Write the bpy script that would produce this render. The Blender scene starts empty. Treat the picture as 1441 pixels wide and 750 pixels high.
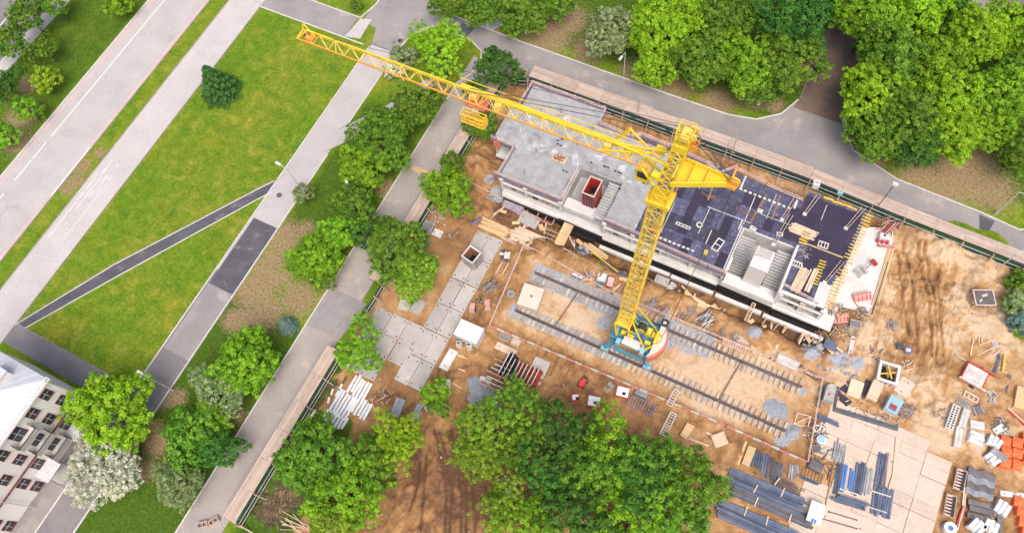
import bpy, math, random
import numpy as np
from mathutils import Matrix, Vector

# ---------------------------------------------------------------- camera, sky, sun, exposure
SC = bpy.context.scene
C = SC.collection
rad = math.radians
CAM_H = 95.0
cam_data = bpy.data.cameras.new('camera')
cam = bpy.data.objects.new('camera', cam_data)
C.objects.link(cam)
cam.matrix_world = (Matrix.Translation((0, 0, CAM_H)) @ Matrix.Rotation(rad(38.27), 4, 'Z')
                    @ Matrix.Rotation(rad(24.0), 4, 'X') @ Matrix.Rotation(rad(-12.5), 4, 'Z'))
cam_data.sensor_width = 36.0
cam_data.lens = 36.0 * 1050.0 / 1441.0
cam_data.clip_start = 1.0
cam_data.clip_end = 4000.0
SC.camera = cam

SUN_ELEV, SUN_AZ = rad(62), rad(-50)        # azimuth: direction towards the sun, anticlockwise from +X
world = bpy.data.worlds.new('World')
SC.world = world
world.use_nodes = True
wn = world.node_tree.nodes
wl = world.node_tree.links
wn.clear()
sky = wn.new('ShaderNodeTexSky')
sky.sky_type = 'NISHITA'
sky.sun_disc = False
sky.sun_elevation = SUN_ELEV
sky.sun_rotation = rad(90) - SUN_AZ
sky.air_density = 1.0
sky.dust_density = 6.0
sky.ozone_density = 0.6
bg = wn.new('ShaderNodeBackground')
bg.inputs['Strength'].default_value = 0.12
wo = wn.new('ShaderNodeOutputWorld')
wl.new(sky.outputs[0], bg.inputs['Color'])
wl.new(bg.outputs[0], wo.inputs['Surface'])
sun_data = bpy.data.lights.new('sun', 'SUN')
sun_data.energy = 1.5
sun_data.angle = rad(40)
sun_data.color = (1.0, 0.93, 0.84)
sun = bpy.data.objects.new('sun', sun_data)
C.objects.link(sun)
sd = Vector((math.cos(SUN_ELEV) * math.cos(SUN_AZ), math.cos(SUN_ELEV) * math.sin(SUN_AZ), math.sin(SUN_ELEV)))
sun.rotation_euler = sd.to_track_quat('Z', 'Y').to_euler()
sun.location = (0, 0, 150)
SC.view_settings.view_transform = 'Standard'
SC.view_settings.look = 'None'
SC.view_settings.exposure = 0.46
SC.view_settings.gamma = 1.0
SC.view_settings.use_curve_mapping = False

# ---------------------------------------------------------------- helpers
RND = random.Random(7)


class MB:
    """collects boxes, bars, tubes and prisms and links them as one mesh object"""
    def __init__(s):
        s.v, s.f, s.m = [], [], []

    def add(s, vs, fs, mi=0):
        o = len(s.v)
        s.v += [tuple(p) for p in vs]
        s.f += [tuple(i + o for i in f) for f in fs]
        s.m += [mi] * len(fs)
        return s

    BF = [(0, 3, 2, 1), (4, 5, 6, 7), (0, 1, 5, 4), (1, 2, 6, 5), (2, 3, 7, 6), (3, 0, 4, 7)]

    def box(s, c, size, rz=0.0, mi=0, taper=1.0):
        hx, hy, hz = size[0] / 2, size[1] / 2, size[2] / 2
        ca, sa = math.cos(rad(rz)), math.sin(rad(rz))
        vs = []
        for z, k in ((-hz, 1.0), (hz, taper)):
            for x, y in ((-hx * k, -hy * k), (hx * k, -hy * k), (hx * k, hy * k), (-hx * k, hy * k)):
                vs.append((c[0] + x * ca - y * sa, c[1] + x * sa + y * ca, c[2] + z))
        return s.add(vs, s.BF, mi)

    def bar(s, a, b, w, h=None, mi=0):
        h = w if h is None else h
        a, b = Vector(a), Vector(b)
        d = b - a
        if d.length < 1e-6:
            return s
        d.normalize()
        up = Vector((0, 0, 1)) if abs(d.z) < 0.98 else Vector((1, 0, 0))
        x = d.cross(up).normalized()
        y = x.cross(d).normalized()
        vs = []
        for p in (a, b):
            for i, j in ((-1, -1), (1, -1), (1, 1), (-1, 1)):
                vs.append(p + x * (i * w / 2) + y * (j * h / 2))
        return s.add(vs, s.BF, mi)

    def tube(s, a, b, r, n=8, r2=None, mi=0):
        r2 = r if r2 is None else r2
        a, b = Vector(a), Vector(b)
        d = (b - a)
        if d.length < 1e-6:
            return s
        d.normalize()
        up = Vector((0, 0, 1)) if abs(d.z) < 0.98 else Vector((1, 0, 0))
        x = d.cross(up).normalized()
        y = x.cross(d).normalized()
        vs = []
        for p, rr in ((a, r), (b, r2)):
            for k in range(n):
                t = 2 * math.pi * k / n
                vs.append(p + x * (rr * math.cos(t)) + y * (rr * math.sin(t)))
        fs = [(k, (k + 1) % n, n + (k + 1) % n, n + k) for k in range(n)]
        fs += [tuple(range(n))[::-1], tuple(range(n, 2 * n))]
        return s.add(vs, fs, mi)

    def hollow(s, a, b, r, ri, n=12, mi=0):
        """a pipe with an open bore"""
        a, b = Vector(a), Vector(b)
        d = (b - a).normalized()
        up = Vector((0, 0, 1)) if abs(d.z) < 0.98 else Vector((1, 0, 0))
        x = d.cross(up).normalized()
        y = x.cross(d).normalized()
        vs = []
        for p, rr in ((a, r), (b, r), (b, ri), (a, ri)):
            for k in range(n):
                t = 2 * math.pi * k / n
                vs.append(p + x * (rr * math.cos(t)) + y * (rr * math.sin(t)))
        fs = []
        for j in range(4):
            j2 = (j + 1) % 4
            fs += [(j * n + k, j * n + (k + 1) % n, j2 * n + (k + 1) % n, j2 * n + k) for k in range(n)]
        return s.add(vs, fs, mi)

    def prism(s, poly, z0, z1, mi=0):
        n = len(poly)
        ar = sum(poly[i][0] * poly[(i + 1) % n][1] - poly[(i + 1) % n][0] * poly[i][1] for i in range(n))
        if ar < 0:
            poly = poly[::-1]
        vs = [(p[0], p[1], z0) for p in poly] + [(p[0], p[1], z1) for p in poly]
        fs = [tuple(range(n))[::-1], tuple(range(n, 2 * n))]
        fs += [(i, (i + 1) % n, n + (i + 1) % n, n + i) for i in range(n)]
        return s.add(vs, fs, mi)

    def sheet(s, poly, z, mi=0):
        n = len(poly)
        ar = sum(poly[i][0] * poly[(i + 1) % n][1] - poly[(i + 1) % n][0] * poly[i][1] for i in range(n))
        if ar < 0:
            poly = poly[::-1]
        return s.add([(p[0], p[1], z) for p in poly], [tuple(range(n))], mi)

    def mesh(s, name, mats):
        me = bpy.data.meshes.new(name)
        me.from_pydata(s.v, [], s.f)
        for m in (mats if isinstance(mats, (list, tuple)) else [mats]):
            me.materials.append(m)
        if any(s.m):
            me.polygons.foreach_set('material_index', s.m)
        me.update()
        return me

    def build(s, name, mats, parent=None, smooth=False, loc=None):
        me = s.mesh(name, mats)
        if smooth:
            me.polygons.foreach_set('use_smooth', [True] * len(me.polygons))
        o = bpy.data.objects.new(name, me)
        C.objects.link(o)
        if parent is not None:
            o.parent = parent
        if loc is not None:
            o.location = loc
        return o


def tag(o, label=None, cat=None, group=None, kind=None):
    if label:
        o['label'] = label
    if cat:
        o['category'] = cat
    if group:
        o['group'] = group
    if kind:
        o['kind'] = kind
    return o


def thing(name, label, cat, loc=(0, 0, 0), rz=0.0, group=None):
    o = bpy.data.objects.new(name, None)
    C.objects.link(o)
    o.location = loc if len(loc) == 3 else (loc[0], loc[1], 0)
    o.rotation_euler = (0, 0, rad(rz))
    o.empty_display_size = 0.3
    return tag(o, label, cat, group)


def inst(name, me, parent=None, loc=(0, 0, 0), rot=(0, 0, 0), scale=(1, 1, 1)):
    o = bpy.data.objects.new(name, me)
    C.objects.link(o)
    o.parent = parent
    o.location = loc
    o.rotation_euler = rot
    o.scale = scale
    return o


def copy_tree(o, parent=None):
    c = o.copy()
    C.objects.link(c)
    c.parent = parent
    for ch in list(o.children):
        copy_tree(ch, c)
    return c


# ---------------------------------------------------------------- procedural materials
MATS = {}


def N(nt, t, **kw):
    n = nt.nodes.new(t)
    for k, v in kw.items():
        if hasattr(n, k):
            setattr(n, k, v)
        else:
            n.inputs[k.replace('_', ' ')].default_value = v
    return n


def noise(nt, vec, scale, detail=5.0, rough=0.6, dist=0.0):
    n = nt.nodes.new('ShaderNodeTexNoise')
    n.inputs['Scale'].default_value = scale
    n.inputs['Detail'].default_value = detail
    n.inputs['Roughness'].default_value = rough
    n.inputs['Distortion'].default_value = dist
    nt.links.new(vec, n.inputs['Vector'])
    return n.outputs['Fac']


def ramp(nt, fac, stops, interp='LINEAR'):
    r = nt.nodes.new('ShaderNodeValToRGB')
    r.color_ramp.interpolation = interp
    el = r.color_ramp.elements
    while len(el) < len(stops):
        el.new(0.5)
    for e, (p, c) in zip(el, stops):
        e.position = p
        e.color = (c, c, c, 1) if isinstance(c, (int, float)) else (c[0], c[1], c[2], 1)
    nt.links.new(fac, r.inputs['Fac'])
    return r.outputs['Color']


def mixc(nt, fac, a, b, mode='MIX'):
    m = nt.nodes.new('ShaderNodeMix')
    m.data_type = 'RGBA'
    m.blend_type = mode
    for sock, val in ((m.inputs['Factor'], fac), (m.inputs['A'] if False else m.inputs[6], a), (m.inputs[7], b)):
        if hasattr(val, 'is_linked'):
            nt.links.new(val, sock)
        elif isinstance(val, (int, float)):
            sock.default_value = val
        else:
            sock.default_value = (val[0], val[1], val[2], 1)
    return m.outputs[2]


def math2(nt, op, a, b=0.0, clamp=False):
    m = nt.nodes.new('ShaderNodeMath')
    m.operation = op
    m.use_clamp = clamp
    for i, val in enumerate((a, b)):
        if hasattr(val, 'is_linked'):
            nt.links.new(val, m.inputs[i])
        else:
            m.inputs[i].default_value = val
    return m.outputs[0]


def new_mat(name):
    m = bpy.data.materials.new(name)
    m.use_nodes = True
    nt = m.node_tree
    nt.nodes.clear()
    out = nt.nodes.new('ShaderNodeOutputMaterial')
    b = nt.nodes.new('ShaderNodeBsdfPrincipled')
    nt.links.new(b.outputs[0], out.inputs['Surface'])
    geo = nt.nodes.new('ShaderNodeNewGeometry')
    MATS[name] = m
    return m, nt, b, geo.outputs['Position'], out


def mat(name, col, col2=None, scale=0.8, rough=0.85, metal=0.0, bump=0.0, bscale=8.0, rnd=0.0, fine=0.25, spots=None,
        spot_lo=0.62, spot_scale=1.5, contrast=(0.35, 0.68)):
    """col/col2 blended by a broad noise, a fine grain on top, optional stains, and per-object variation"""
    if name in MATS:
        return MATS[name]
    m, nt, b, pos, out = new_mat(name)
    col2 = col2 or tuple(c * 0.72 for c in col)
    f = noise(nt, pos, scale, 6, 0.62, 0.3)
    c = mixc(nt, ramp(nt, f, [(contrast[0], 0.0), (contrast[1], 1.0)]), col, col2)
    g = noise(nt, pos, scale * 14, 4, 0.7)
    c = mixc(nt, fine, c, mixc(nt, 1.0, c, ramp(nt, g, [(0.25, 0.35), (0.75, 1.5)]), 'MULTIPLY'))
    if spots:
        s = noise(nt, pos, spot_scale, 5, 0.7, 0.6)
        c = mixc(nt, ramp(nt, s, [(spot_lo, 0.0), (spot_lo + 0.09, 1.0)]), c, spots)
    if rnd > 0:
        oi = nt.nodes.new('ShaderNodeObjectInfo')
        h = nt.nodes.new('ShaderNodeHueSaturation')
        v = math2(nt, 'MULTIPLY_ADD', oi.outputs['Random'], 2 * rnd)
        v.node.inputs[2].default_value = 1.0 - rnd
        nt.links.new(v, h.inputs['Value'])
        nt.links.new(c, h.inputs['Color'])
        c = h.outputs['Color']
    nt.links.new(c, b.inputs['Base Color'])
    b.inputs['Roughness'].default_value = rough
    b.inputs['Metallic'].default_value = metal
    if bump > 0:
        bn = nt.nodes.new('ShaderNodeBump')
        bn.inputs['Strength'].default_value = bump
        bn.inputs['Distance'].default_value = 0.05
        nt.links.new(noise(nt, pos, bscale, 6, 0.65), bn.inputs['Height'])
        nt.links.new(bn.outputs[0], b.inputs['Normal'])
    return m


mat('asphalt_pale', (0.50, 0.475, 0.475), (0.42, 0.40, 0.40), 0.22, 0.9, bump=0.15, bscale=20, fine=0.18, spots=(0.40, 0.37, 0.365), spot_lo=0.60, spot_scale=0.25)
mat('asphalt_grey', (0.335, 0.31, 0.31), (0.255, 0.24, 0.245), 0.2, 0.9, bump=0.15, bscale=20, fine=0.2, spots=(0.40, 0.36, 0.345), spot_lo=0.58, spot_scale=0.22)
mat('asphalt_warm', (0.40, 0.36, 0.335), (0.33, 0.30, 0.29), 0.2, 0.9, bump=0.15, bscale=20, fine=0.2, spots=(0.47, 0.40, 0.34), spot_lo=0.58, spot_scale=0.3)
mat('asphalt_mid', (0.255, 0.237, 0.248), (0.195, 0.183, 0.193), 0.25, 0.9, bump=0.15, bscale=20, fine=0.2)
mat('asphalt_new', (0.080, 0.078, 0.095), (0.125, 0.122, 0.142), 0.35, 0.85, bump=0.2, bscale=20, fine=0.3, spots=(0.20, 0.19, 0.23), spot_lo=0.58, spot_scale=0.7)
mat('asphalt_scuffed', (0.27, 0.25, 0.26), (0.36, 0.33, 0.32), 0.5, 0.88, bump=0.15, fine=0.25, spots=(0.12, 0.11, 0.135), spot_lo=0.62, spot_scale=0.5)
mat('paving', (0.55, 0.52, 0.515), (0.48, 0.45, 0.45), 0.2, 0.9, fine=0.22, bump=0.1, spots=(0.46, 0.42, 0.42), spot_lo=0.6, spot_scale=0.4)
mat('kerb', (0.72, 0.70, 0.69), (0.60, 0.57, 0.55), 0.6, 0.85)
mat('kerb_grey', (0.36, 0.33, 0.32), (0.27, 0.24, 0.23), 0.6, 0.85)
mat('pink_edge', (0.60, 0.46, 0.45), (0.50, 0.41, 0.40), 0.3, 0.9)
mat('road_paint', (0.86, 0.86, 0.86), (0.76, 0.75, 0.75), 1.5, 0.7)
mat('concrete', (0.50, 0.49, 0.48), (0.40, 0.395, 0.39), 0.35, 0.88, bump=0.15, fine=0.3, spots=(0.60, 0.60, 0.60), spot_lo=0.60, spot_scale=0.8)
mat('concrete_pour', (0.42, 0.425, 0.43), (0.31, 0.315, 0.325), 0.8, 0.85, bump=0.12, fine=0.6, spots=(0.52, 0.52, 0.53), spot_lo=0.60, spot_scale=2.2)
mat('concrete_deck', (0.45, 0.45, 0.455), (0.25, 0.255, 0.27), 0.6, 0.85, bump=0.12, fine=0.5, spots=(0.58, 0.58, 0.60), spot_lo=0.55, spot_scale=0.5)
mat('concrete_white', (0.70, 0.69, 0.68), (0.56, 0.55, 0.54), 0.6, 0.85, bump=0.15, fine=0.25, spots=(0.44, 0.42, 0.40), spot_lo=0.66, spot_scale=1.2)
mat('concrete_slab', (0.48, 0.45, 0.43), (0.39, 0.365, 0.35), 0.5, 0.88, bump=0.15, fine=0.3, rnd=0.10, spots=(0.36, 0.31, 0.26), spot_lo=0.64, spot_scale=0.5)
mat('concrete_yard', (0.66, 0.55, 0.46), (0.58, 0.47, 0.385), 0.4, 0.9, bump=0.15, fine=0.3, rnd=0.06, spots=(0.46, 0.35, 0.27), spot_lo=0.64, spot_scale=0.7)
mat('rubble_grey', (0.42, 0.41, 0.41), (0.26, 0.25, 0.25), 1.2, 0.9, bump=0.5, bscale=5, rnd=0.25)
mat('plank_weathered', (0.56, 0.44, 0.37), (0.47, 0.36, 0.30), 0.9, 0.88, rnd=0.14, fine=0.4)
mat('plank_fresh', (0.72, 0.50, 0.27), (0.62, 0.42, 0.22), 0.9, 0.8, rnd=0.14, fine=0.35)
mat('plank_pale', (0.76, 0.60, 0.44), (0.66, 0.50, 0.36), 0.8, 0.8, rnd=0.12, fine=0.35)
mat('timber_dark', (0.30, 0.19, 0.12), (0.22, 0.14, 0.09), 1.0, 0.85, rnd=0.2)
mat('sleeper', (0.58, 0.49, 0.40), (0.40, 0.32, 0.25), 1.5, 0.88, rnd=0.22, fine=0.5, bump=0.2)
mat('rail_rust', (0.24, 0.13, 0.085), (0.16, 0.095, 0.07), 2.0, 0.7, metal=0.3)
mat('rust', (0.42, 0.19, 0.09), (0.28, 0.13, 0.075), 1.5, 0.8, rnd=0.15)
mat('steel_dark', (0.085, 0.09, 0.115), (0.15, 0.15, 0.18), 1.0, 0.55, metal=0.4, rnd=0.35)
mat('steel_blue', (0.070, 0.10, 0.175), (0.14, 0.16, 0.215), 0.8, 0.5, metal=0.3, rnd=0.35)
mat('steel_grey', (0.38, 0.38, 0.40), (0.25, 0.25, 0.27), 1.2, 0.5, metal=0.5, rnd=0.3)
mat('rebar_pale', (0.52, 0.50, 0.49), (0.36, 0.33, 0.32), 1.5, 0.6, metal=0.3, rnd=0.3)
mat('crane_worn', (0.86, 0.66, 0.16), (0.74, 0.50, 0.10), 1.6, 0.55, fine=0.4, spots=(0.52, 0.24, 0.07), spot_lo=0.66, spot_scale=2.5)
mat('crane_yellow', (0.90, 0.67, 0.05), (0.80, 0.54, 0.04), 1.2, 0.5, fine=0.35, spots=(0.66, 0.36, 0.06), spot_lo=0.70, spot_scale=1.4)
mat('crane_orange', (0.80, 0.36, 0.06), (0.70, 0.30, 0.05), 0.9, 0.55, fine=0.2)
mat('crane_blue', (0.05, 0.30, 0.46), (0.035, 0.21, 0.35), 1.0, 0.5, fine=0.25, spots=(0.20, 0.16, 0.13), spot_lo=0.70, spot_scale=2.0)
mat('crane_sky', (0.34, 0.56, 0.66), (0.26, 0.46, 0.58), 1.0, 0.5, fine=0.25)
mat('ballast_red', (0.60, 0.19, 0.13), (0.50, 0.15, 0.11), 1.0, 0.7, fine=0.3)
mat('ballast_top', (0.72, 0.66, 0.58), (0.62, 0.55, 0.48), 1.0, 0.8, fine=0.3)
mat('rubber', (0.035, 0.035, 0.04), (0.06, 0.055, 0.05), 2.0, 0.8)
mat('cable', (0.06, 0.06, 0.07), (0.09, 0.085, 0.09), 2.0, 0.6)
mat('panel_purple', (0.040, 0.030, 0.066), (0.030, 0.024, 0.050), 0.5, 0.6, rnd=0.18, fine=0.15, contrast=(0.3, 0.7))
mat('panel_blue', (0.050, 0.047, 0.100), (0.105, 0.108, 0.175), 1.6, 0.6, rnd=0.4, fine=0.7, spots=(0.25, 0.26, 0.33), spot_lo=0.58, spot_scale=2.6)
mat('panel_edge', (0.20, 0.15, 0.24), (0.34, 0.30, 0.36), 1.5, 0.7, rnd=0.25, fine=0.4)
mat('barrier_red', (0.62, 0.20, 0.17), (0.68, 0.36, 0.31), 1.6, 0.7, rnd=0.1)
mat('barrier_pale', (0.80, 0.66, 0.62), (0.70, 0.47, 0.43), 1.6, 0.7, rnd=0.1)
mat('red_paint', (0.56, 0.045, 0.04), (0.44, 0.04, 0.035), 1.5, 0.5, rnd=0.15)
mat('white_paint', (0.74, 0.74, 0.74), (0.60, 0.59, 0.58), 1.2, 0.6, fine=0.25)
mat('white_block', (0.72, 0.70, 0.68), (0.52, 0.49, 0.46), 1.4, 0.85, fine=0.4, rnd=0.1)
mat('cabin_beige', (0.72, 0.62, 0.52), (0.64, 0.54, 0.45), 0.8, 0.7, fine=0.2)
mat('yellow_beam', (0.78, 0.56, 0.10), (0.68, 0.46, 0.08), 1.0, 0.6, rnd=0.12)
mat('net_green', (0.010, 0.105, 0.075), (0.006, 0.07, 0.055), 1.2, 0.7, fine=0.3)
mat('orange_bag', (0.86, 0.19, 0.06), (0.74, 0.15, 0.05), 1.2, 0.65, rnd=0.1, bump=0.4, bscale=3)
mat('white_bag', (0.76, 0.75, 0.77), (0.64, 0.63, 0.65), 1.2, 0.7, bump=0.5, bscale=3, rnd=0.08)
mat('felt_dark', (0.13, 0.12, 0.13), (0.20, 0.185, 0.19), 1.0, 0.9, rnd=0.2, bump=0.3)
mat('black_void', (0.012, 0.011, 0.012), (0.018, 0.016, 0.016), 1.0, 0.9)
mat('tarp_blue', (0.10, 0.12, 0.24), (0.15, 0.17, 0.30), 1.2, 0.5, bump=0.3)
mat('plastic_blue', (0.08, 0.22, 0.55), (0.06, 0.17, 0.44), 1.0, 0.5)
mat('pipe_white', (0.78, 0.80, 0.84), (0.68, 0.70, 0.74), 1.0, 0.6, rnd=0.08)
mat('facade', (0.89, 0.84, 0.83), (0.85, 0.79, 0.78), 0.4, 0.85, fine=0.12)
mat('facade_red', (0.20, 0.035, 0.045), (0.16, 0.03, 0.04), 1.0, 0.7)
mat('roof_metal', (0.64, 0.66, 0.70), (0.54, 0.56, 0.61), 0.6, 0.45, metal=0.1, fine=0.15)
mat('glass_dark', (0.03, 0.035, 0.05), (0.05, 0.06, 0.08), 0.7, 0.12)
mat('lamp_grey', (0.62, 0.63, 0.64), (0.50, 0.51, 0.52), 1.0, 0.5)
mat('bark', (0.13, 0.095, 0.07), (0.085, 0.062, 0.048), 3.0, 0.9, bump=0.4, bscale=14)
mat('whitewash', (0.80, 0.80, 0.78), (0.66, 0.65, 0.62), 2.0, 0.85)
mat('brush_brown', (0.20, 0.14, 0.10), (0.13, 0.09, 0.065), 1.0, 0.9, rnd=0.2)
mat('gravel_grey', (0.34, 0.37, 0.42), (0.24, 0.255, 0.29), 2.0, 0.9, bump=0.8, bscale=9, fine=0.8)
mat('soil_pile', (0.27, 0.145, 0.07), (0.18, 0.10, 0.05), 0.8, 0.95, bump=0.8, bscale=4, fine=0.5)


def leaf_mat(name, dark, mid, light):
    m, nt, b, pos, out = new_mat(name)
    at = nt.nodes.new('ShaderNodeAttribute')
    at.attribute_name = 'leaf_tone'
    oi = nt.nodes.new('ShaderNodeObjectInfo')
    c = ramp(nt, at.outputs['Fac'], [(0.0, dark), (0.5, mid), (1.0, light)])
    h = nt.nodes.new('ShaderNodeHueSaturation')
    hv = math2(nt, 'MULTIPLY_ADD', oi.outputs['Random'], 0.022)
    hv.node.inputs[2].default_value = 0.489
    vv = math2(nt, 'MULTIPLY_ADD', oi.outputs['Random'], 0.3)
    vv.node.inputs[2].default_value = 0.96
    nt.links.new(hv, h.inputs['Hue'])
    nt.links.new(vv, h.inputs['Value'])
    nt.links.new(c, h.inputs['Color'])
    nt.links.new(h.outputs['Color'], b.inputs['Base Color'])
    b.inputs['Roughness'].default_value = 0.6
    b.inputs['Specular IOR Level'].default_value = 0.25
    tr = nt.nodes.new('ShaderNodeBsdfTranslucent')
    nt.links.new(h.outputs['Color'], tr.inputs['Color'])
    mx = nt.nodes.new('ShaderNodeMixShader')
    mx.inputs[0].default_value = 0.27
    nt.links.new(b.outputs[0], mx.inputs[1])
    nt.links.new(tr.outputs[0], mx.inputs[2])
    nt.links.new(mx.outputs[0], out.inputs['Surface'])
    return m


mat('drive_soil', (0.22, 0.155, 0.125), (0.15, 0.11, 0.095), 0.5, 0.95, bump=0.4, fine=0.4)
mat('worn_paint', (0.66, 0.64, 0.63), (0.56, 0.53, 0.52), 1.5, 0.8)
leaf_mat('leaf_lime', (0.094, 0.194, 0.009), (0.27, 0.50, 0.018), (0.42, 0.62, 0.040))
leaf_mat('leaf_bright', (0.061, 0.144, 0.009), (0.19, 0.40, 0.018), (0.36, 0.57, 0.035))
leaf_mat('leaf_mid', (0.040, 0.104, 0.010), (0.125, 0.275, 0.022), (0.27, 0.44, 0.045))
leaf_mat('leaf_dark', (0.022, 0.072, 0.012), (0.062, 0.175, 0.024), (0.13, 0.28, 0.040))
leaf_mat('leaf_grey', (0.085, 0.135, 0.047), (0.25, 0.34, 0.13), (0.46, 0.53, 0.28))
leaf_mat('leaf_silver', (0.202, 0.238, 0.137), (0.62, 0.64, 0.50), (0.90, 0.90, 0.80))
leaf_mat('leaf_yellow', (0.108, 0.173, 0.009), (0.31, 0.46, 0.020), (0.45, 0.58, 0.045))
leaf_mat('leaf_blue', (0.054, 0.108, 0.090), (0.14, 0.25, 0.215), (0.26, 0.39, 0.34))
leaf_mat('leaf_conifer', (0.019, 0.061, 0.016), (0.055, 0.155, 0.034), (0.12, 0.26, 0.06))
leaf_mat('leaf_sunny', (0.068, 0.144, 0.012), (0.21, 0.36, 0.026), (0.37, 0.53, 0.06))


# ---------------------------------------------------------------- ground: one sheet with relief
def lattice_noise(x, y, cell, seed):
    r = np.random.RandomState(seed).rand(512, 512)
    u, v = x / cell + 1000.0, y / cell + 1000.0
    i, j = np.floor(u).astype(int), np.floor(v).astype(int)
    a, b = u - i, v - j
    a, b = a * a * (3 - 2 * a), b * b * (3 - 2 * b)
    g = lambda p, q: r[(i + p) % 512, (j + q) % 512]
    return (g(0, 0) * (1 - a) + g(1, 0) * a) * (1 - b) + (g(0, 1) * (1 - a) + g(1, 1) * a) * b


def fbm(x, y, cell, seed, octaves=4):
    s, k, t = 0.0, 1.0, 0.0
    for o in range(octaves):
        s = s + k * lattice_noise(x, y, cell / 2 ** o, seed + o)
        t += k
        k *= 0.55
    return s / t


def sstep(a, b, x):
    t = np.clip((x - a) / (b - a), 0, 1)
    return t * t * (3 - 2 * t)


def rect(x, y, x0, x1, y0, y1, s=0.5):
    return sstep(x0 - s, x0 + s, x) * (1 - sstep(x1 - s, x1 + s, x)) * sstep(y0 - s, y0 + s, y) * (1 - sstep(y1 - s, y1 + s, y))


def blob(x, y, c, r):
    return np.exp(-(((x - c[0]) ** 2 + (y - c[1]) ** 2) / (r * r)))


def near_line(x, y, pts, w):
    d = np.full(x.shape, 1e9)
    for (ax, ay), (bx, by) in zip(pts[:-1], pts[1:]):
        dx, dy = bx - ax, by - ay
        t = np.clip(((x - ax) * dx + (y - ay) * dy) / (dx * dx + dy * dy), 0, 1)
        d = np.minimum(d, np.hypot(x - ax - t * dx, y - ay - t * dy))
    return np.exp(-(d / w) ** 2)


def fence_y(x):
    return np.interp(x, [-38, -18, 6, 19, 38], [61.65, 61.6, 61.3, 60.6, 59.9])


DIRT_TRACKS = [
    [(-17.25, -1.50), (-19.41, 3.01), (-22.07, 6.53), (-24.50, 8.84)], [(-15.45, -0.60), (-17.74, 3.83), (-20.60, 7.25), (-23.09, 9.52)], [(-22.97, -1.57), (-23.43, 1.03), (-24.75, 4.24)], [(22.35, 58.89), (25.20, 53.98), (26.93, 49.37), (28.53, 43.87)],
    [(-17.79, -1.77), (-19.97, 2.73), (-22.56, 6.29), (-24.91, 8.64)], [(-16.00, -0.87), (-18.21, 3.60), (-21.01, 7.05), (-23.42, 9.36)],
    [(-20.54, -3.14), (-22.54, 1.46), (-24.36, 5.41)], [(-14.44, -0.10), (-16.38, 3.56), (-18.84, 6.65)],
    [(20.13, 58.46), (22.86, 52.90), (24.72, 48.33), (26.21, 43.80)], [(21.68, 58.58), (24.47, 53.65), (26.30, 49.07), (27.68, 44.49)],
    [(20.04, 56.11), (22.07, 51.44), (24.44, 46.08)], [(25.33, 56.27), (27.00, 50.47), (29.07, 45.15)],
]
GRAVEL_SPOTS = [((-18.55, 33.56), 1.5), ((-16.09, 33.55), 1.6), ((-13.57, 33.35), 1.6), ((-11.26, 33.30), 1.4), ((-20.95, 33.62), 1.5), ((-11.26, 30.97), 1.1),
                ((-2.26, 33.55), 2.0), ((-0.17, 33.24), 1.8), ((-20.61, 27.38), 1.1), ((-18.08, 27.66), 1.1), ((-14.99, 27.79), 1.0), ((-3.14, 32.06), 1.4),
                ((12.64, 29.66), 1.5), ((14.95, 27.64), 1.3), ((14.52, 26.28), 0.9), ((14.69, 33.24), 0.7), ((-21.73, 16.02), 1.6), ((-20.16, 15.01), 1.5), ((-22.05, 14.62), 1.3),
                ((6.81, 37.81), 1.0), ((14.10, 38.38), 1.2), ((17.50, 39.16), 1.4), ((19.66, 39.46), 1.0), ((-18.41, 39.75), 1.2), ((-33.23, 42.39), 1.2), ((-35.11, 43.76), 0.9)]
DARK_SPOTS = [((-20.61, 2.41), 6.0), ((-24.75, 4.24), 4.0), ((-15.83, 4.77), 4.0), ((-22.81, 10.16), 3.5), ((-32.34, 11.80), 4.0), ((-31.80, 18.57), 2.0), ((-35.58, 32.54), 4.0),
              ((-24.69, 17.58), 4.0), ((-37.37, 45.80), 4.0), ((-32.42, 40.83), 3.5), ((24.23, 53.54), 2.0), ((21.51, 60.25), 2.5), ((-7.09, 23.85), 3.0), ((-0.68, 24.86), 3.0),
              ((-12.44, 22.34), 3.0), ((12.04, 23.16), 2.5), ((16.10, 24.20), 2.5), ((11.99, 39.18), 2.0), ((6.15, 39.66), 2.0), ((7.95, 30.21), 1.0), ((32.38, 32.16), 2.0),
              ((37.30, 31.83), 2.5), ((28.63, 36.96), 1.8), ((-24.42, 29.58), 0.8), ((36.77, 44.78), 3.0), ((-31.23, 25.62), 2.5), ((1.89, 35.49), 1.6), ((-9.20, 38.11), 2.0)]
PALE_SPOTS = [((27.42, 38.33), 2.5), ((30.05, 34.77), 2.5), ((31.75, 34.64), 2.0), ((4.26, 29.27), 3.5), ((7.93, 32.04), 3.0), ((-14.45, 31.14), 3.0), ((20.49, 44.23), 2.5),
              ((18.19, 36.93), 2.0), ((29.14, 48.29), 2.5), ((11.00, 36.60), 2.0), ((25.21, 58.47), 2.0), ((28.73, 53.43), 2.0), ((33.57, 51.41), 2.5), ((-21.58, 11.77), 1.5),
              ((-19.11, 15.00), 2.0), ((4.92, 27.55), 2.0), ((-32.30, 38.36), 1.5), ((14.69, 39.40), 1.2), ((-34.91, 29.21), 1.2)]
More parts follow.
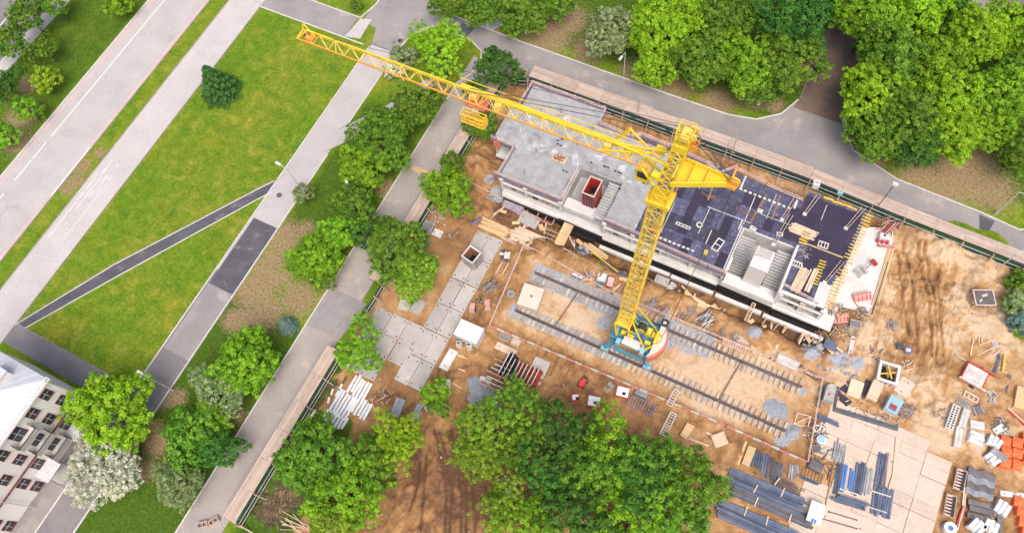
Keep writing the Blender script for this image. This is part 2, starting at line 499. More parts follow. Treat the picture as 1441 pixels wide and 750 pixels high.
DRY_SPOTS = [((-58.62, 23.32), 3.2), ((-57.19, 18.39), 4.2), ((-57.68, 14.54), 3.6), ((-51.41, 16.26), 3.2), ((-56.61, 10.33), 2.4), ((-54.41, 12.52), 3.0), ((-56.34, 25.62), 1.8),
             ((-39.25, 71.57), 4.5), ((-37.33, 75.48), 3.5), ((-31.81, 71.60), 3.0), ((-22.79, 70.20), 3.2), ((-16.85, 69.84), 3.0), ((-10.12, 69.90), 3.0), ((-20.58, 73.32), 3.0),
             ((-5.79, 73.14), 2.5), ((20.06, 69.23), 4.0), ((24.34, 71.13), 4.5), ((28.13, 70.97), 4.0), ((23.48, 67.07), 3.0), ((25.93, 74.32), 3.0), ((1.30, 81.08), 3.5), ((2.55, 87.40), 3.0),
             ((-111.74, 23.33), 3.0), ((-108.90, 19.34), 2.5), ((-95.67, 20.10), 1.6), ((-95.02, 17.59), 1.6), ((-95.24, 16.11), 1.4), ((-94.68, 23.38), 1.2), ((-49.84, 55.07), 2.0), ((-51.68, 56.06), 1.4),
             ((-58.01, 9.67), 2.0), ((-52.43, -3.12), 2.0), ((-57.48, -9.20), 2.0), ((-56.77, -12.41), 1.6), ((-60.01, -3.58), 1.6), ((-50.06, -1.45), 1.6), ((-59.40, -7.53), 1.2),
             ((-38.61, -8.85), 1.8), ((-38.10, -7.16), 1.6), ((9.84, 70.46), 2.0), ((13.18, 69.34), 2.0), ((-2.41, 72.78), 1.6), ((-48.83, 36.75), 1.6), ((-48.51, 31.06), 1.6), ((-58.65, -2.92), 1.4), ((-48.09, 68.69), 2.2), ((-58.58, 68.36), 2.0), ((-115.11, 28.83), 2.0)]
MOUNDS = [((-37.98, 45.13), 2.6, 1.9), ((-34.89, 43.33), 1.4, 0.7), ((-24.04, 36.58), 2.4, 0.8), ((-19.06, 36.48), 2.2, 0.6), ((-16.70, 38.39), 1.6, 0.4), ((10.41, 41.10), 2.2, 0.7), ((8.44, 38.57), 2.0, 0.6),
          ((22.76, 59.07), 2.2, 0.9), ((25.36, 59.68), 2.0, 0.8), ((21.10, 60.06), 1.6, 0.7), ((30.17, 58.49), 1.8, 0.6), ((14.10, 41.23), 1.4, 0.5), ((26.61, 61.98), 1.5, 0.5),
          ((18.49, 44.88), 1.5, 0.5), ((14.04, 38.56), 1.3, 0.5), ((-9.00, 37.63), 1.4, 0.4), ((-3.27, 38.58), 1.3, 0.5), ((-41.88, 45.16), 1.2, 0.6), ((30.25, 61.91), 1.6, 0.6)]
GREEN_IN_SITE = [((-40.34, -8.75), 3.0), ((-40.52, -11.69), 3.0), ((-41.07, 2.36), 2.6), ((-41.50, 7.43), 2.2), ((-41.50, 10.13), 1.8), ((-41.08, -2.74), 3.0), ((-37.20, -1.84), 4.0), ((-36.27, 3.65), 2.0), ((-41.48, 46.68), 1.6),
                 ((34.21, 58.14), 1.6), ((35.25, 55.38), 2.2), ((36.38, 52.21), 1.6), ((-41.68, 49.34), 1.5), ((-41.76, 5.17), 2.0), ((-37.57, 37.25), 0.8), ((-15.20, 38.60), 0.6)]


def build_ground():
    def axis(segs):
        out = []
        for a, b, st in segs:
            out += list(np.arange(a, b, st))
        return np.array(out + [segs[-1][1]])
    xs = axis([(-700, -170, 53), (-170, -43, 0.5), (-43, -33, 0.24), (-33, -14, 0.11), (-14, 19, 0.24), (19, 31, 0.13), (31, 44, 0.24), (44, 60, 0.8), (60, 700, 40)])
    ys = axis([(-700, -60, 40), (-60, -18, 0.6), (-18, 63, 0.24), (63, 125, 0.5), (125, 725, 40)])
    X, Y = np.meshgrid(xs, ys, indexing='xy')
    fy = fence_y(X)
    site = sstep(-42.1, -41.2, X) * (1 - sstep(0.3, 1.2, Y - fy)) * sstep(-13.3, -12.3, Y)
    # relief
    n1 = fbm(X, Y, 5.0, 11, 4) - 0.5
    n2 = fbm(X, Y, 1.1, 31, 4) - 0.5
    ridg = np.abs(fbm(X * 1.0, Y * 1.0, 2.4, 55, 4) - 0.5)
    calm = 1 - 0.75 * rect(X, Y, -24.5, 16.5, 25.4, 35.6, 0.8)
    calm = calm * (1 - 0.9 * rect(X, Y, -41.2, -28.8, 10.9, 36.2, 0.4)) * (1 - 0.95 * rect(X, Y, 18.6, 33.5, 12.0, 34.5, 0.6))
    z = site * calm * (0.70 * n1 + 0.55 * n2 - 1.3 * (ridg - 0.12))
    for c, r, h in MOUNDS:
        k = blob(X, Y, c, r)
        z += h * k * (1 + 0.8 * n2 + 0.5 * n1)
    # trenches beside the new building
    bx = sstep(-33.5, -32, X) * (1 - sstep(15.0, 16.5, X))
    edge = 1.2 * (fbm(X, Y, 2.2, 77, 3) - 0.5)
    z -= (0.35 + 0.95 * sstep(-23.5, -21.5, X)) * bx * sstep(38.6, 40.0, Y + edge) * (1 - sstep(44.0, 45.0, Y))
    z -= 1.0 * sstep(-36, -34.5, X) * (1 - sstep(16.5, 18, X)) * sstep(54, 55, Y) * (1 - sstep(59.6, 60.6, Y + 0.4 * edge))
    z -= 1.0 * rect(X, Y, -32, 18.5, 43, 58, 0.8)
    trk = np.zeros_like(X)
    for t in DIRT_TRACKS:
        trk = np.maximum(trk, near_line(X, Y, t, 0.17))
    z = z * (1 - 0.6 * trk) - 0.30 * trk * site + 0.10 * site * np.clip(np.sqrt(np.clip(trk, 1e-9, 1)) - trk, 0, 1)
    # ruts and drag marks run along the haul ways
    runs = rect(X, Y, 18.5, 30, 41, 57, 2.5) + 0.30 * rect(X, Y, -31, -12, -13, 11, 2.5)
    bend = 1.6 * np.sin(Y * 0.12 + 0.6)
    streak = fbm((X + bend) * 4.0, Y * 0.30, 2.6, 211, 4) - 0.5
    runs = np.clip(runs, 0, 1) * site
    z += 0.35 * runs * streak
    folds = rect(X, Y, 17, 36, 50.5, 59.6, 1.5) + 0.8 * rect(X, Y, -24, 16, 36.3, 39.5, 1.0) + 0.6 * rect(X, Y, 13, 20, 36, 45, 1.2) + 0.7 * rect(X, Y, -40.5, -33, 36, 54, 1.5)
    fr = np.abs(fbm(X * 0.7 + 0.5 * n1, Y * 1.3, 2.8, 301, 5) - 0.5)
    z += site * folds * (0.55 - 2.6 * fr)
    # keep the sheet below the paved things
    z = np.where(rect(X, Y, -41.4, -28.8, 10.8, 36.2, 0.1) > 0.5, np.minimum(z, 0.0), z)
    yd = rect(X, Y, 18.0, 35.2, 11.0, 34.6, 1.0)
    lumps = fbm(X, Y, 2.6, 131, 4) - 0.5
    z = np.where(rect(X, Y, 18.2, 34.8, 9.0, 35.4, 0.1) > 0.5, np.clip(z, -0.2, 0.0) + 0.30 * (1 - yd) + 0.55 * np.clip(lumps - 0.10, 0, 1), z)
    # lawns: gentle unevenness
    lawn = (1 - site)
    z += lawn * 0.03 * (fbm(X, Y, 3.0, 91, 3) - 0.5)
    z = np.where(site > 0.02, z - 0.03, z - 0.015)
    # cover: how much of the ground is grass, dry, gravel; tone of the soil
    grass = 1 - site
    for c, r in GREEN_IN_SITE:
        grass = np.maximum(grass, 0.95 * blob(X, Y, c, r))
    grass = np.maximum(grass, 0.9 * rect(X, Y, -42, -34.5, -13, 4.5, 1.5))
    dry = np.zeros_like(X)
    for c, r in DRY_SPOTS:
        dry = np.maximum(dry, blob(X, Y, c, r))
    rough = rect(X, Y, -60.3, -48.4, -60, 13, 2.0) + rect(X, Y, -41.3, -33, -60, 14, 1.5) + 0.6 * rect(X, Y, -60.3, -48.4, 24, 50, 2.0) + 0.75 * sstep(69, 72, Y) * sstep(-57, -54, X) + 0.5 * rect(X, Y, -120.6, -107, -20, 120, 1.0)
    rough = np.clip(rough, 0, 1)
    dry = np.maximum(dry, 0.42 * near_line(X, Y, [(-87.22, -4.81), (-79.79, 8.89), (-67.19, 28.18), (-65.45, 30.70)], 0.7))
    dry = np.maximum(dry, 0.38 * near_line(X, Y, [(-87.2, -4), (-87.2, 58)], 0.5) + 0.34 * near_line(X, Y, [(-65.2, -4), (-65.2, 58)], 0.4))
    gravel = np.zeros_like(X)
    for c, r in GRAVEL_SPOTS:
        gravel = np.maximum(gravel, blob(X, Y, c, r))
    gravel = np.maximum(gravel, 1.15 * rect(X, Y, -23.2, -8, 32.3, 35.0, 0.5))
    gravel = np.maximum(gravel, 0.95 * rect(X, Y, -23.6, -6, 26.5, 28.6, 0.5))
    gravel = np.maximum(gravel, 1.1 * rect(X, Y, -5, 3, 32.2, 35.2, 0.6))
    gravel = np.maximum(gravel, 0.52 * rect(X, Y, -6, 14.8, 26.9, 28.2, 0.4))
    gravel = np.maximum(gravel, 0.50 * rect(X, Y, 3, 14.5, 33.0, 34.2, 0.4))
    tone = 0.64 + 0.0 * X
    tone += 0.22 * rect(X, Y, -24.5, 16.5, 25.0, 35.8, 1.0) + 0.15 * sstep(14, 20, X) * sstep(30, 38, Y)
    for c, r in DARK_SPOTS:
        tone -= 0.20 * blob(X, Y, c, r)
    for c, r in PALE_SPOTS:
        tone += 0.32 * blob(X, Y, c, r)
    tone -= 0.38 * trk
    tone += 0.25 * runs * streak + 0.10 * folds
    tone -= 0.03 * (1 - sstep(-2, 16, Y + 0.25 * X))
    tone += 0.6 * n1 - 0.9 * np.clip(0.08 - ridg, 0, 1) * calm * 4 + 0.3 * n2
    tone -= 0.30 * bx * sstep(37.6, 38.8, Y + edge) * (1 - sstep(44.0, 45.0, Y))
    tone = np.clip(tone, 0, 1)
    ny, nx = X.shape
    me = bpy.data.meshes.new('ground')
    nv = nx * ny
    co = np.stack([X, Y, z], -1).reshape(-1, 3).astype(np.float32)
    idx = np.arange(nv).reshape(ny, nx)
    q = np.stack([idx[:-1, :-1], idx[:-1, 1:], idx[1:, 1:], idx[1:, :-1]], -1).reshape(-1, 4)
    me.vertices.add(nv)
    me.vertices.foreach_set('co', co.ravel())
    me.loops.add(q.size)
    me.loops.foreach_set('vertex_index', q.ravel().astype(np.int32))
    me.polygons.add(len(q))
    me.polygons.foreach_set('loop_start', np.arange(0, q.size, 4, dtype=np.int32))
    me.polygons.foreach_set('use_smooth', np.ones(len(q), dtype=bool))
    for nm, arr in (('cover_grass', grass), ('cover_dry', dry), ('cover_gravel', gravel), ('soil_tone', tone), ('cover_rough', rough), ('haul_way', runs)):
        a = me.attributes.new(nm, 'FLOAT', 'POINT')
        a.data.foreach_set('value', arr.ravel().astype(np.float32))
    me.update(calc_edges=True)
    o = bpy.data.objects.new('ground', me)
    C.objects.link(o)
    tag(o, 'ground sheet of green lawn, dry turf and churned orange soil', None, None, 'structure')
    # material
    m, nt, b, pos, out = new_mat('ground')
    me.materials.append(m)

    def attr(nm):
        a = nt.nodes.new('ShaderNodeAttribute')
        a.attribute_name = nm
        return a.outputs['Fac']
    na, nb, nc, nd = noise(nt, pos, 0.10, 4, 0.6), noise(nt, pos, 0.55, 6, 0.68, 0.5), noise(nt, pos, 2.6, 6, 0.75), noise(nt, pos, 11.0, 4, 0.7)
    # grass
    g = ramp(nt, nb, [(0.30, (0.060, 0.125, 0.012)), (0.42, (0.125, 0.205, 0.016)), (0.55, (0.215, 0.260, 0.024)), (0.68, (0.40, 0.34, 0.065))])
    g2 = ramp(nt, nc, [(0.30, (0.035, 0.085, 0.008)), (0.50, (0.135, 0.210, 0.016)), (0.70, (0.40, 0.38, 0.07))])
    g = mixc(nt, 0.45, g, g2)
    g = mixc(nt, ramp(nt, na, [(0.38, 0.0), (0.62, 0.75)]), g, mixc(nt, 1.0, g, (0.62, 0.92, 0.62), 'MULTIPLY'))
    ne = noise(nt, pos, 0.22, 5, 0.65, 1.0)
    g = mixc(nt, ramp(nt, ne, [(0.50, 0.0), (0.72, 0.65)]), g, mixc(nt, 1.0, g, (1.55, 1.12, 1.2), 'MULTIPLY'))
    g = mixc(nt, 0.7, g, mixc(nt, 1.0, g, ramp(nt, nd, [(0.25, 0.45), (0.5, 1.0), (0.75, 1.6)]), 'MULTIPLY'))
    # rough unmown grass of the verges: longer, darker blades with dead stalks
    rg = ramp(nt, nc, [(0.30, (0.022, 0.055, 0.008)), (0.50, (0.055, 0.115, 0.012)), (0.64, (0.10, 0.16, 0.022)), (0.78, (0.24, 0.19, 0.08))])
    rg = mixc(nt, 0.8, rg, mixc(nt, 1.0, rg, ramp(nt, nd, [(0.25, 0.4), (0.5, 1.0), (0.75, 1.8)]), 'MULTIPLY'))
    rm = math2(nt, 'ADD', attr('cover_rough'), math2(nt, 'MULTIPLY', math2(nt, 'SUBTRACT', nb, 0.5), 1.2))
    g = mixc(nt, ramp(nt, rm, [(0.22, 0.0), (0.55, 0.9)]), g, rg)
    # dry turf
    d = ramp(nt, nc, [(0.28, (0.12, 0.085, 0.04)), (0.48, (0.30, 0.205, 0.12)), (0.70, (0.42, 0.31, 0.20))])
    d = mixc(nt, 0.7, d, mixc(nt, 1.0, d, ramp(nt, nd, [(0.25, 0.5), (0.5, 1.0), (0.75, 1.5)]), 'MULTIPLY'))
    dm = math2(nt, 'ADD', attr('cover_dry'), math2(nt, 'MULTIPLY', math2(nt, 'SUBTRACT', nc, 0.5), 1.4))
    g = mixc(nt, ramp(nt, dm, [(0.22, 0.0), (0.75, 0.88)]), g, d)
    # soil
    tv = math2(nt, 'ADD', attr('soil_tone'), math2(nt, 'MULTIPLY', math2(nt, 'SUBTRACT', nb, 0.5), 0.75))
    tv = math2(nt, 'ADD', tv, math2(nt, 'MULTIPLY', math2(nt, 'SUBTRACT', nc, 0.5), 0.6))
    mp = nt.nodes.new('ShaderNodeMapping')
    mp.inputs['Scale'].default_value = (2.4, 0.16, 1.0)
    mp.inputs['Rotation'].default_value = (0, 0, 0.12)
    nt.links.new(pos, mp.inputs['Vector'])
    rut = noise(nt, mp.outputs[0], 1.0, 5, 0.6, 0.5)
    haul = math2(nt, 'MULTIPLY', math2(nt, 'SUBTRACT', rut, 0.5), attr('haul_way'))
    tv = math2(nt, 'ADD', tv, math2(nt, 'MULTIPLY', haul, 1.1))
    s = ramp(nt, tv, [(0.05, (0.13, 0.072, 0.042)), (0.28, (0.235, 0.128, 0.066)), (0.55, (0.37, 0.205, 0.088)), (0.80, (0.49, 0.305, 0.16)), (1.0, (0.60, 0.45, 0.31))])
    s = mixc(nt, 0.6, s, mixc(nt, 1.0, s, ramp(nt, nd, [(0.25, 0.5), (0.5, 1.0), (0.75, 1.5)]), 'MULTIPLY'))
    # gravel
    vor = nt.nodes.new('ShaderNodeTexVoronoi')
    vor.inputs['Scale'].default_value = 7.0
    nt.links.new(pos, vor.inputs['Vector'])
    gr = ramp(nt, vor.outputs['Distance'], [(0.0, (0.46, 0.50, 0.56)), (0.5, (0.36, 0.395, 0.455)), (0.9, (0.20, 0.21, 0.24))])
    gm = math2(nt, 'ADD', attr('cover_gravel'), math2(nt, 'MULTIPLY', math2(nt, 'SUBTRACT', nc, 0.5), 1.3))
    s = mixc(nt, ramp(nt, gm, [(0.36, 0.0), (0.60, 0.95)]), s, gr)
    cm = math2(nt, 'ADD', attr('cover_grass'), math2(nt, 'MULTIPLY', math2(nt, 'SUBTRACT', nc, 0.5), 0.9))
    c = mixc(nt, ramp(nt, cm, [(0.42, 0.0), (0.60, 1.0)]), s, g)
    nt.links.new(c, b.inputs['Base Color'])
    b.inputs['Roughness'].default_value = 0.95
    b.inputs['Specular IOR Level'].default_value = 0.1
    bn = nt.nodes.new('ShaderNodeBump')
    bn.inputs['Strength'].default_value = 0.6
    bn.inputs['Distance'].default_value = 0.12
    nt.links.new(math2(nt, 'ADD', math2(nt, 'ADD', math2(nt, 'MULTIPLY', nc, 0.5), math2(nt, 'MULTIPLY', nd, 0.5)), math2(nt, 'MULTIPLY', haul, 4.0)), bn.inputs['Height'])
    nt.links.new(bn.outputs[0], b.inputs['Normal'])
    return o


build_ground()


# ---------------------------------------------------------------- roads, paths, kerbs, markings
def sheet(name, poly, z, mname):
    o = MB().sheet(poly, z).build(name, MATS[mname])
    tag(o, kind='structure')
    return o


def box4(x0, x1, y0, y1):
    return [(x0, y0), (x1, y0), (x1, y1), (x0, y1)]


def kerb(name, pts, w=0.16, h=0.13, mname='kerb', z=0.0):
    mb = MB()
    for a, b in zip(pts[:-1], pts[1:]):
        mb.bar((a[0], a[1], z + h / 2 - 0.05), (b[0], b[1], z + h / 2 - 0.05), w, h + 0.1)
    o = mb.build(name, MATS[mname])
    tag(o, kind='structure')
    return o


sheet('road', box4(-106.9, -96.6, -80, 140), 0.02, 'asphalt_pale')
sheet('road_edge_strip', box4(-97.2, -96.62, -80, 140), 0.026, 'pink_edge')
sheet('road_edge_strip', box4(-106.5, -105.9, -80, 140), 0.026, 'pink_edge')
kerb('kerb', [(-106.95, -80), (-106.95, 140)], 0.18)
kerb('kerb', [(-96.5, -80), (-96.5, 140)], 0.12, 0.08, 'kerb_grey')
sheet('road_marking', box4(-104.36, -104.2, 22.4, 140), 0.027, 'road_paint')
for y0, y1 in ((18.0, 21.3), (13.6, 17.6), (6.0, 11.0), (-2, 3)):
    sheet('road_marking', box4(-104.38, -104.2, y0, y1), 0.027, 'road_paint')
sheet('road_marking', box4(-96.9, -96.72, 14.0, 23.6), 0.031, 'road_paint')
# second road beyond the avenue of trees
sheet('road', box4(-150, -123.2, -80, 140), 0.02, 'asphalt_mid')
sheet('pavement', box4(-123.0, -120.7, -80, 140), 0.03, 'paving')
kerb('kerb', [(-123.1, -80), (-123.1, 140)], 0.2)
sheet('road_marking', box4(-129.2, -129.0, -20, 140), 0.027, 'road_paint')
# promenade
sheet('promenade', box4(-93.2, -87.3, -80, 140), 0.03, 'paving')
kerb('kerb', [(-93.25, -80), (-93.25, 140)], 0.14, 0.10, 'kerb_grey')
kerb('kerb', [(-87.28, -4.6), (-87.28, 58.2)], 0.08, 0.05, 'kerb_grey')
for i, (x0, x1, y0, y1) in enumerate([(-92.4, -92.15, 8, 19.5), (-89.9, -89.7, 9, 18.5), (-91.6, -91.35, 14, 19.8), (-90.9, -90.5, 19.2, 20.6), (-91.9, -91.5, 20.4, 21.8),
                                      (-90.2, -89.9, 20.0, 21.0), (-91.1, -90.8, 16.4, 17.4), (-92.0, -91.7, 22.2, 23.2), (-90.5, -90.2, 22.4, 23.0)]):
    sheet('paving_marking', box4(x0, x1, y0, y1), 0.036, 'worn_paint')
# path along the lawn's upper end and its pale crossing
sheet('path', box4(-93.2, -70.0, 58.4, 62.8), 0.024, 'asphalt_grey')
kerb('kerb', [(-87.2, 58.3), (-70.6, 58.3), (-66.2, 58.3)])
kerb('kerb', [(-93.2, 62.9), (-69.6, 62.9), (-68.6, 66.5), (-68.9, 75)])
sheet('crossing_slab', [(-69.56, 62.72), (-67.68, 63.33), (-67.36, 59.14), (-70.05, 58.50)], 0.036, 'paving')
# walkway
sheet('walkway', box4(-65.0, -60.4, 15.0, 59.0), 0.02, 'asphalt_pale')
sheet('walkway', box4(-65.0, -60.2, -80, 15.0), 0.02, 'asphalt_mid')
sheet('walkway', box4(-64.9, -60.35, -80, -7.6), 0.024, 'asphalt_mid')
sheet('asphalt_patch', box4(-64.75, -60.5, 12.7, 24.2), 0.026, 'asphalt_new')
sheet('walkway_lower', box4(-64.8, -60.35, 2.0, 12.6), 0.026, 'asphalt_grey')
kerb('kerb', [(-65.1, -4.5), (-65.1, 58.3)])
kerb('kerb', [(-65.0, -80), (-65.0, -7.6)])
kerb('kerb', [(-60.35, -80), (-60.35, 38.0)])
kerb('kerb', [(-60.35, 44.3), (-60.35, 55.0)])
# lower path in front of the white building, diagonal path
sheet('path', box4(-87.2, -65.1, -7.6, -4.6), 0.022, 'asphalt_mid')
kerb('kerb', [(-87.2, -4.55), (-65.1, -4.55)], 0.1, 0.08, 'kerb_grey')
DU, DL = [(-87.22, -4.81), (-79.79, 8.89), (-67.19, 28.18), (-65.45, 30.70)], [(-85.55, -4.62), (-77.98, 7.85), (-66.20, 26.76), (-64.60, 29.07)]
sheet('diagonal_path', DU + DL[::-1], 0.018, 'asphalt_new')
kerb('kerb', DU, 0.12, 0.09, 'kerb')
kerb('kerb', DL, 0.12, 0.09, 'kerb')
# forecourt of the white building
sheet('forecourt', box4(-67.4, -65.1, -60, -7.65), 0.016, 'asphalt_scuffed')
sheet('forecourt', box4(-90, -67.4, -60, -23.1), 0.012, 'asphalt_scuffed')
# branch path
sheet('branch_path', [(-61.10, 42.72), (-56.71, 48.93), (-53.14, 56.33), (-51.21, 55.67), (-54.76, 50.05), (-58.50, 41.73), (-61.04, 38.26)], 0.023, 'asphalt_pale')
kerb('kerb', [(-61.10, 42.72), (-56.71, 48.93), (-53.14, 56.33)], 0.1, 0.07, 'kerb_grey')
kerb('kerb', [(-61.04, 38.26), (-58.50, 41.73), (-54.76, 50.05), (-51.21, 55.67)], 0.1, 0.07, 'kerb_grey')
# junction, street along the site and road down its side
sheet('street', [(-68.9, 140), (-68.9, 62.5), (-66.0, 62.0), (-65.0, 58.9), (-60.4, 58.9), (-59.8, 63.0), (-57.5, 66.0), (-50.5, 66.0), (-47.3, 64.5), (-45.6, 62.0), (-38.0, 62.3),
                 (6, 61.0), (19, 60.3), (40, 59.5), (140, 56.0), (140, 65.6), (40, 65.6), (35.0, 66.0), (33.2, 66.2), (28, 66.8), (17, 67.4), (15.2, 67.9), (10.0, 69.6), (8.0, 72.2), (6.8, 75.0), (6.6, 110), (0.5, 110), (0.5, 75.0),
                 (-1.0, 71.6), (-4, 69.2), (-8, 68.4), (-15, 68.35), (-44.2, 68.7), (-58.0, 69.3), (-58.6, 140)], 0.02, 'asphalt_grey')
sheet('side_road', [(-48.3, 63.4), (-48.3, -80), (-42.9, -80), (-42.9, 62.4), (-45.6, 62.5)], 0.022, 'asphalt_warm')
sheet('drive', [(6.5, 110), (0.6, 110), (0.6, 75.4), (0.2, 73.4), (7.3, 73.4), (6.6, 75.4)], 0.027, 'drive_soil')
kerb('drain_channel', [(0.3, 73.3), (7.3, 73.3)], 0.3, -0.07, 'steel_dark')
sheet('road_patch', [(-53.31, 68.59), (-50.80, 68.36), (-51.17, 65.85), (-53.02, 66.34)], 0.026, 'asphalt_new')
sheet('road_patch', [(28.08, 66.50), (30.12, 66.36), (29.63, 63.81), (28.58, 64.38)], 0.026, 'asphalt_new')
sheet('road_patch', [(-47.14, 41.76), (-44.06, 41.78), (-44.39, 40.84), (-47.33, 41.00)], 0.028, 'plank_fresh')
sheet('driveway_apron', [(-47.96, 19.75), (-42.06, 19.66), (-42.77, 13.62), (-48.37, 13.49)], 0.030, 'asphalt_scuffed')
kerb('kerb', [(-58.0, 69.4), (-44.2, 68.8), (-15, 68.45), (-8, 68.5), (-4, 69.3), (-1.0, 71.7), (0.4, 75.0)])
kerb('kerb', [(6.9, 75.0), (8.1, 72.3), (10.1, 69.7), (15.3, 68.0), (17, 67.5), (28, 66.9), (33.2, 66.3), (36.0, 67.5), (37.5, 70)])
kerb('kerb', [(-60.4, 58.9), (-59.8, 63.0), (-57.5, 66.0), (-50.5, 66.0), (-47.6, 64.6), (-46.6, 62.6), (-47.0, 60.2), (-48.25, 57.5), (-48.35, -80)])
sheet('footpath_far', [(-50.44, 66.94), (-50.05, 69.94), (-46.75, 73.20), (-45.78, 72.32), (-48.09, 68.69), (-46.55, 68.24)], 0.016, 'paving')
# manhole covers
for p in ((-60.95, 61.32), (-57.12, 57.51), (-63.34, 28.96), (-68.69, -26.65)):
    mb = MB()
    mb.tube((0, 0, 0.0), (0, 0, 0.045), 0.42, 16)
    o = mb.build('manhole_cover', MATS['rail_rust'])
    o.location = (p[0], p[1], 0.02)
    MB().tube((0, 0, 0.04), (0, 0, 0.055), 0.30, 16).build('lid', MATS['steel_dark'], o)
    o['kind'] = 'structure'
# slabs of the site road
SLAB = MB()
SLAB.box((0, 0, 0), (2.0, 3.9, 0.16))
for sx in (-0.7, 0.7):
    for sy in (-1.5, 1.5):
        SLAB.box((sx, sy, 0.083), (0.16, 0.22, 0.006), mi=1)
slab_me = SLAB.mesh('road_slab', [MATS['concrete_slab'], MATS['rubber']])
root = thing('slab_road', 'temporary road of grey precast concrete slabs laid on bare soil', 'slab road', (0, 0, 0))
k = 0
for iy in range(6):
    for ix in range(2):
        y = 34.2 - iy * 4.02
        o = inst('concrete_slab', slab_me, root, (-32.15 + ix * 2.08 + RND.uniform(-.04, .04), y + RND.uniform(-.05, .05), 0.06 + RND.uniform(-.015, .015)), (RND.uniform(-.006, .006), RND.uniform(-.006, .006), RND.uniform(-.01, .01)))
for iy in range(3):
    for ix in range(3):
        if iy == 2 and ix == 2:
            continue
        o = inst('concrete_slab', slab_me, root, (-39.2 + ix * 2.55 + RND.uniform(-.05, .05), 18.4 - iy * 3.15 + RND.uniform(-.06, .06) + ix * 0.12, 0.055 + RND.uniform(-.012, .012)), (0, 0, RND.uniform(-.02, .02)), (1.22, 0.79, 1))
o = inst('concrete_slab', slab_me, root, (-35.3, 22.4, 0.07), (0.01, 0.02, 0.03), (0.8, 0.55, 1))
o = inst('concrete_slab', slab_me, root, (-37.1, 21.8, 0.10), (0.05, -0.03, 0.25), (0.8, 0.40, 1))
# slabs of the storage yard
YS = MB()
YS.box((0, 0, 0), (2.9, 1.46, 0.15))
yard_me = YS.mesh('yard_slab', [MATS['concrete_yard']])
root = thing('yard_paving', 'pinkish concrete paving of the storage yard strewn with soil', 'paving', (0, 0, 0))
for ix in range(5):
    for iy in range(15):
        x, y = 19.9 + ix * 2.93, 33.2 - iy * 1.49
        if ix > 3 and y > 32.5:
            continue
        if ix < 1 and y < 26.5 and y > 23.0:
            continue
        inst('paving_slab', yard_me, root, (x + RND.uniform(-.03, .03), y + RND.uniform(-.03, .03), 0.045 + RND.uniform(-.02, .015)), (RND.uniform(-.006, .006), RND.uniform(-.006, .006), RND.uniform(-.006, .006)))


# ---------------------------------------------------------------- building under construction
ZD = 5.0          # top of the deck
ZL = 1.5          # top of the lower slab
bl = thing('building_under_construction', 'unfinished concrete building with grey deck, dark formwork sheets and open stair wells', 'building', (0, 0, 0))


def part(name, mb, mats, parent, smooth=False, label=None):
    o = mb.build(name, mats, parent, smooth)
    if label:
        o['label'] = label
    return o


CONC, WHITEC = MATS['concrete_deck'], MATS['concrete_white']
# decks (poured, grey)
part('poured_deck', MB().prism([(-35.0, 58.6), (-23.6, 58.6), (-23.6, 56.0), (-12.3, 56.0), (-12.3, 42.75), (-16.6, 42.75), (-16.6, 49.0), (-23.0, 49.0), (-23.0, 43.1),
                                (-32.6, 43.1), (-32.6, 48.05), (-36.3, 48.05), (-36.3, 54.6), (-35.0, 54.6)], ZD - 0.32, ZD), CONC, bl, label='grey poured concrete deck with pale stains')
for xa, ya, lx, ly in ((-14.5, 45.9, 3.9, 5.9), (-28.0, 45.9, 8.6, 5.0), (-29.4, 57.2, 10.8, 2.4)):
    part('fresh_pour', MB().box((xa, ya, ZD + 0.004), (lx, ly, 0.02)), MATS['concrete_pour'], bl)
part('corner_pour', MB().box((12.3, 44.2, ZD + 0.012), (1.5, 3.3, 0.05)).box((9.9, 42.62, ZD + 0.005), (4.4, 0.5, 0.04)), MATS['concrete_white'], bl)
# sub-deck under the formwork sheets
part('formwork_deck', MB().prism([(-12.25, 56.2), (-5.6, 55.7), (-5.6, 56.6), (1.0, 56.3), (6.2, 55.9), (6.3, 57.6), (14.0, 57.6), (13.8, 50.3), (13.1, 46.5), (13.1, 42.5), (7.7, 42.5), (7.7, 49.2), (0.35, 49.2),
                                  (0.35, 42.0), (-12.25, 42.4)], ZD - 0.30, ZD - 0.02), MATS['panel_blue'], bl)
# lower slab, seen as ledge and at the east end
part('lower_slab', MB().prism([(-36.0, 58.2), (6.0, 55.5), (14.5, 57.4), (15.3, 57.8), (18.2, 59.0), (18.9, 56.0), (19.0, 47.2), (18.6, 46.0), (15.2, 45.4), (15.2, 41.6), (7.5, 41.75), (0.2, 41.95), (-16.6, 42.0), (-32.3, 42.3), (-32.3, 47.5), (-36.0, 47.5)],
                              ZL - 0.3, ZL), WHITEC, bl, label='pale lower floor slab')
for xa, xb in ((-32.2, -23.2), (-16.4, -10.4), (-10.3, 0.2), (7.6, 15.1)):
    part('slab_edge_beam', MB().box(((xa + xb) / 2, 41.82 if xa > -20 else 42.15, ZL - 0.27), (xb - xa - 0.08, 0.22, 0.42)), WHITEC, bl)
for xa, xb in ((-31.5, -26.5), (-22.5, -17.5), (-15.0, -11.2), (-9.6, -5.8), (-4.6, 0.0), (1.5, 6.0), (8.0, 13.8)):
    part('gap_shade', MB().box(((xa + xb) / 2, 41.85, -0.75), (xb - xa, 0.9, 0.5)), MATS['black_void'], bl)  # black strips added to stand in for the shade in the gap below the ledge
part('foundation_wall', MB().box((-8.8, 42.2, -0.2), (46, 0.5, 2.2)).box((14.4, 46.5, -0.2), (0.5, 8.6, 2.2)), MATS['black_void'], bl)  # wall coloured black to carry the shade of the gap
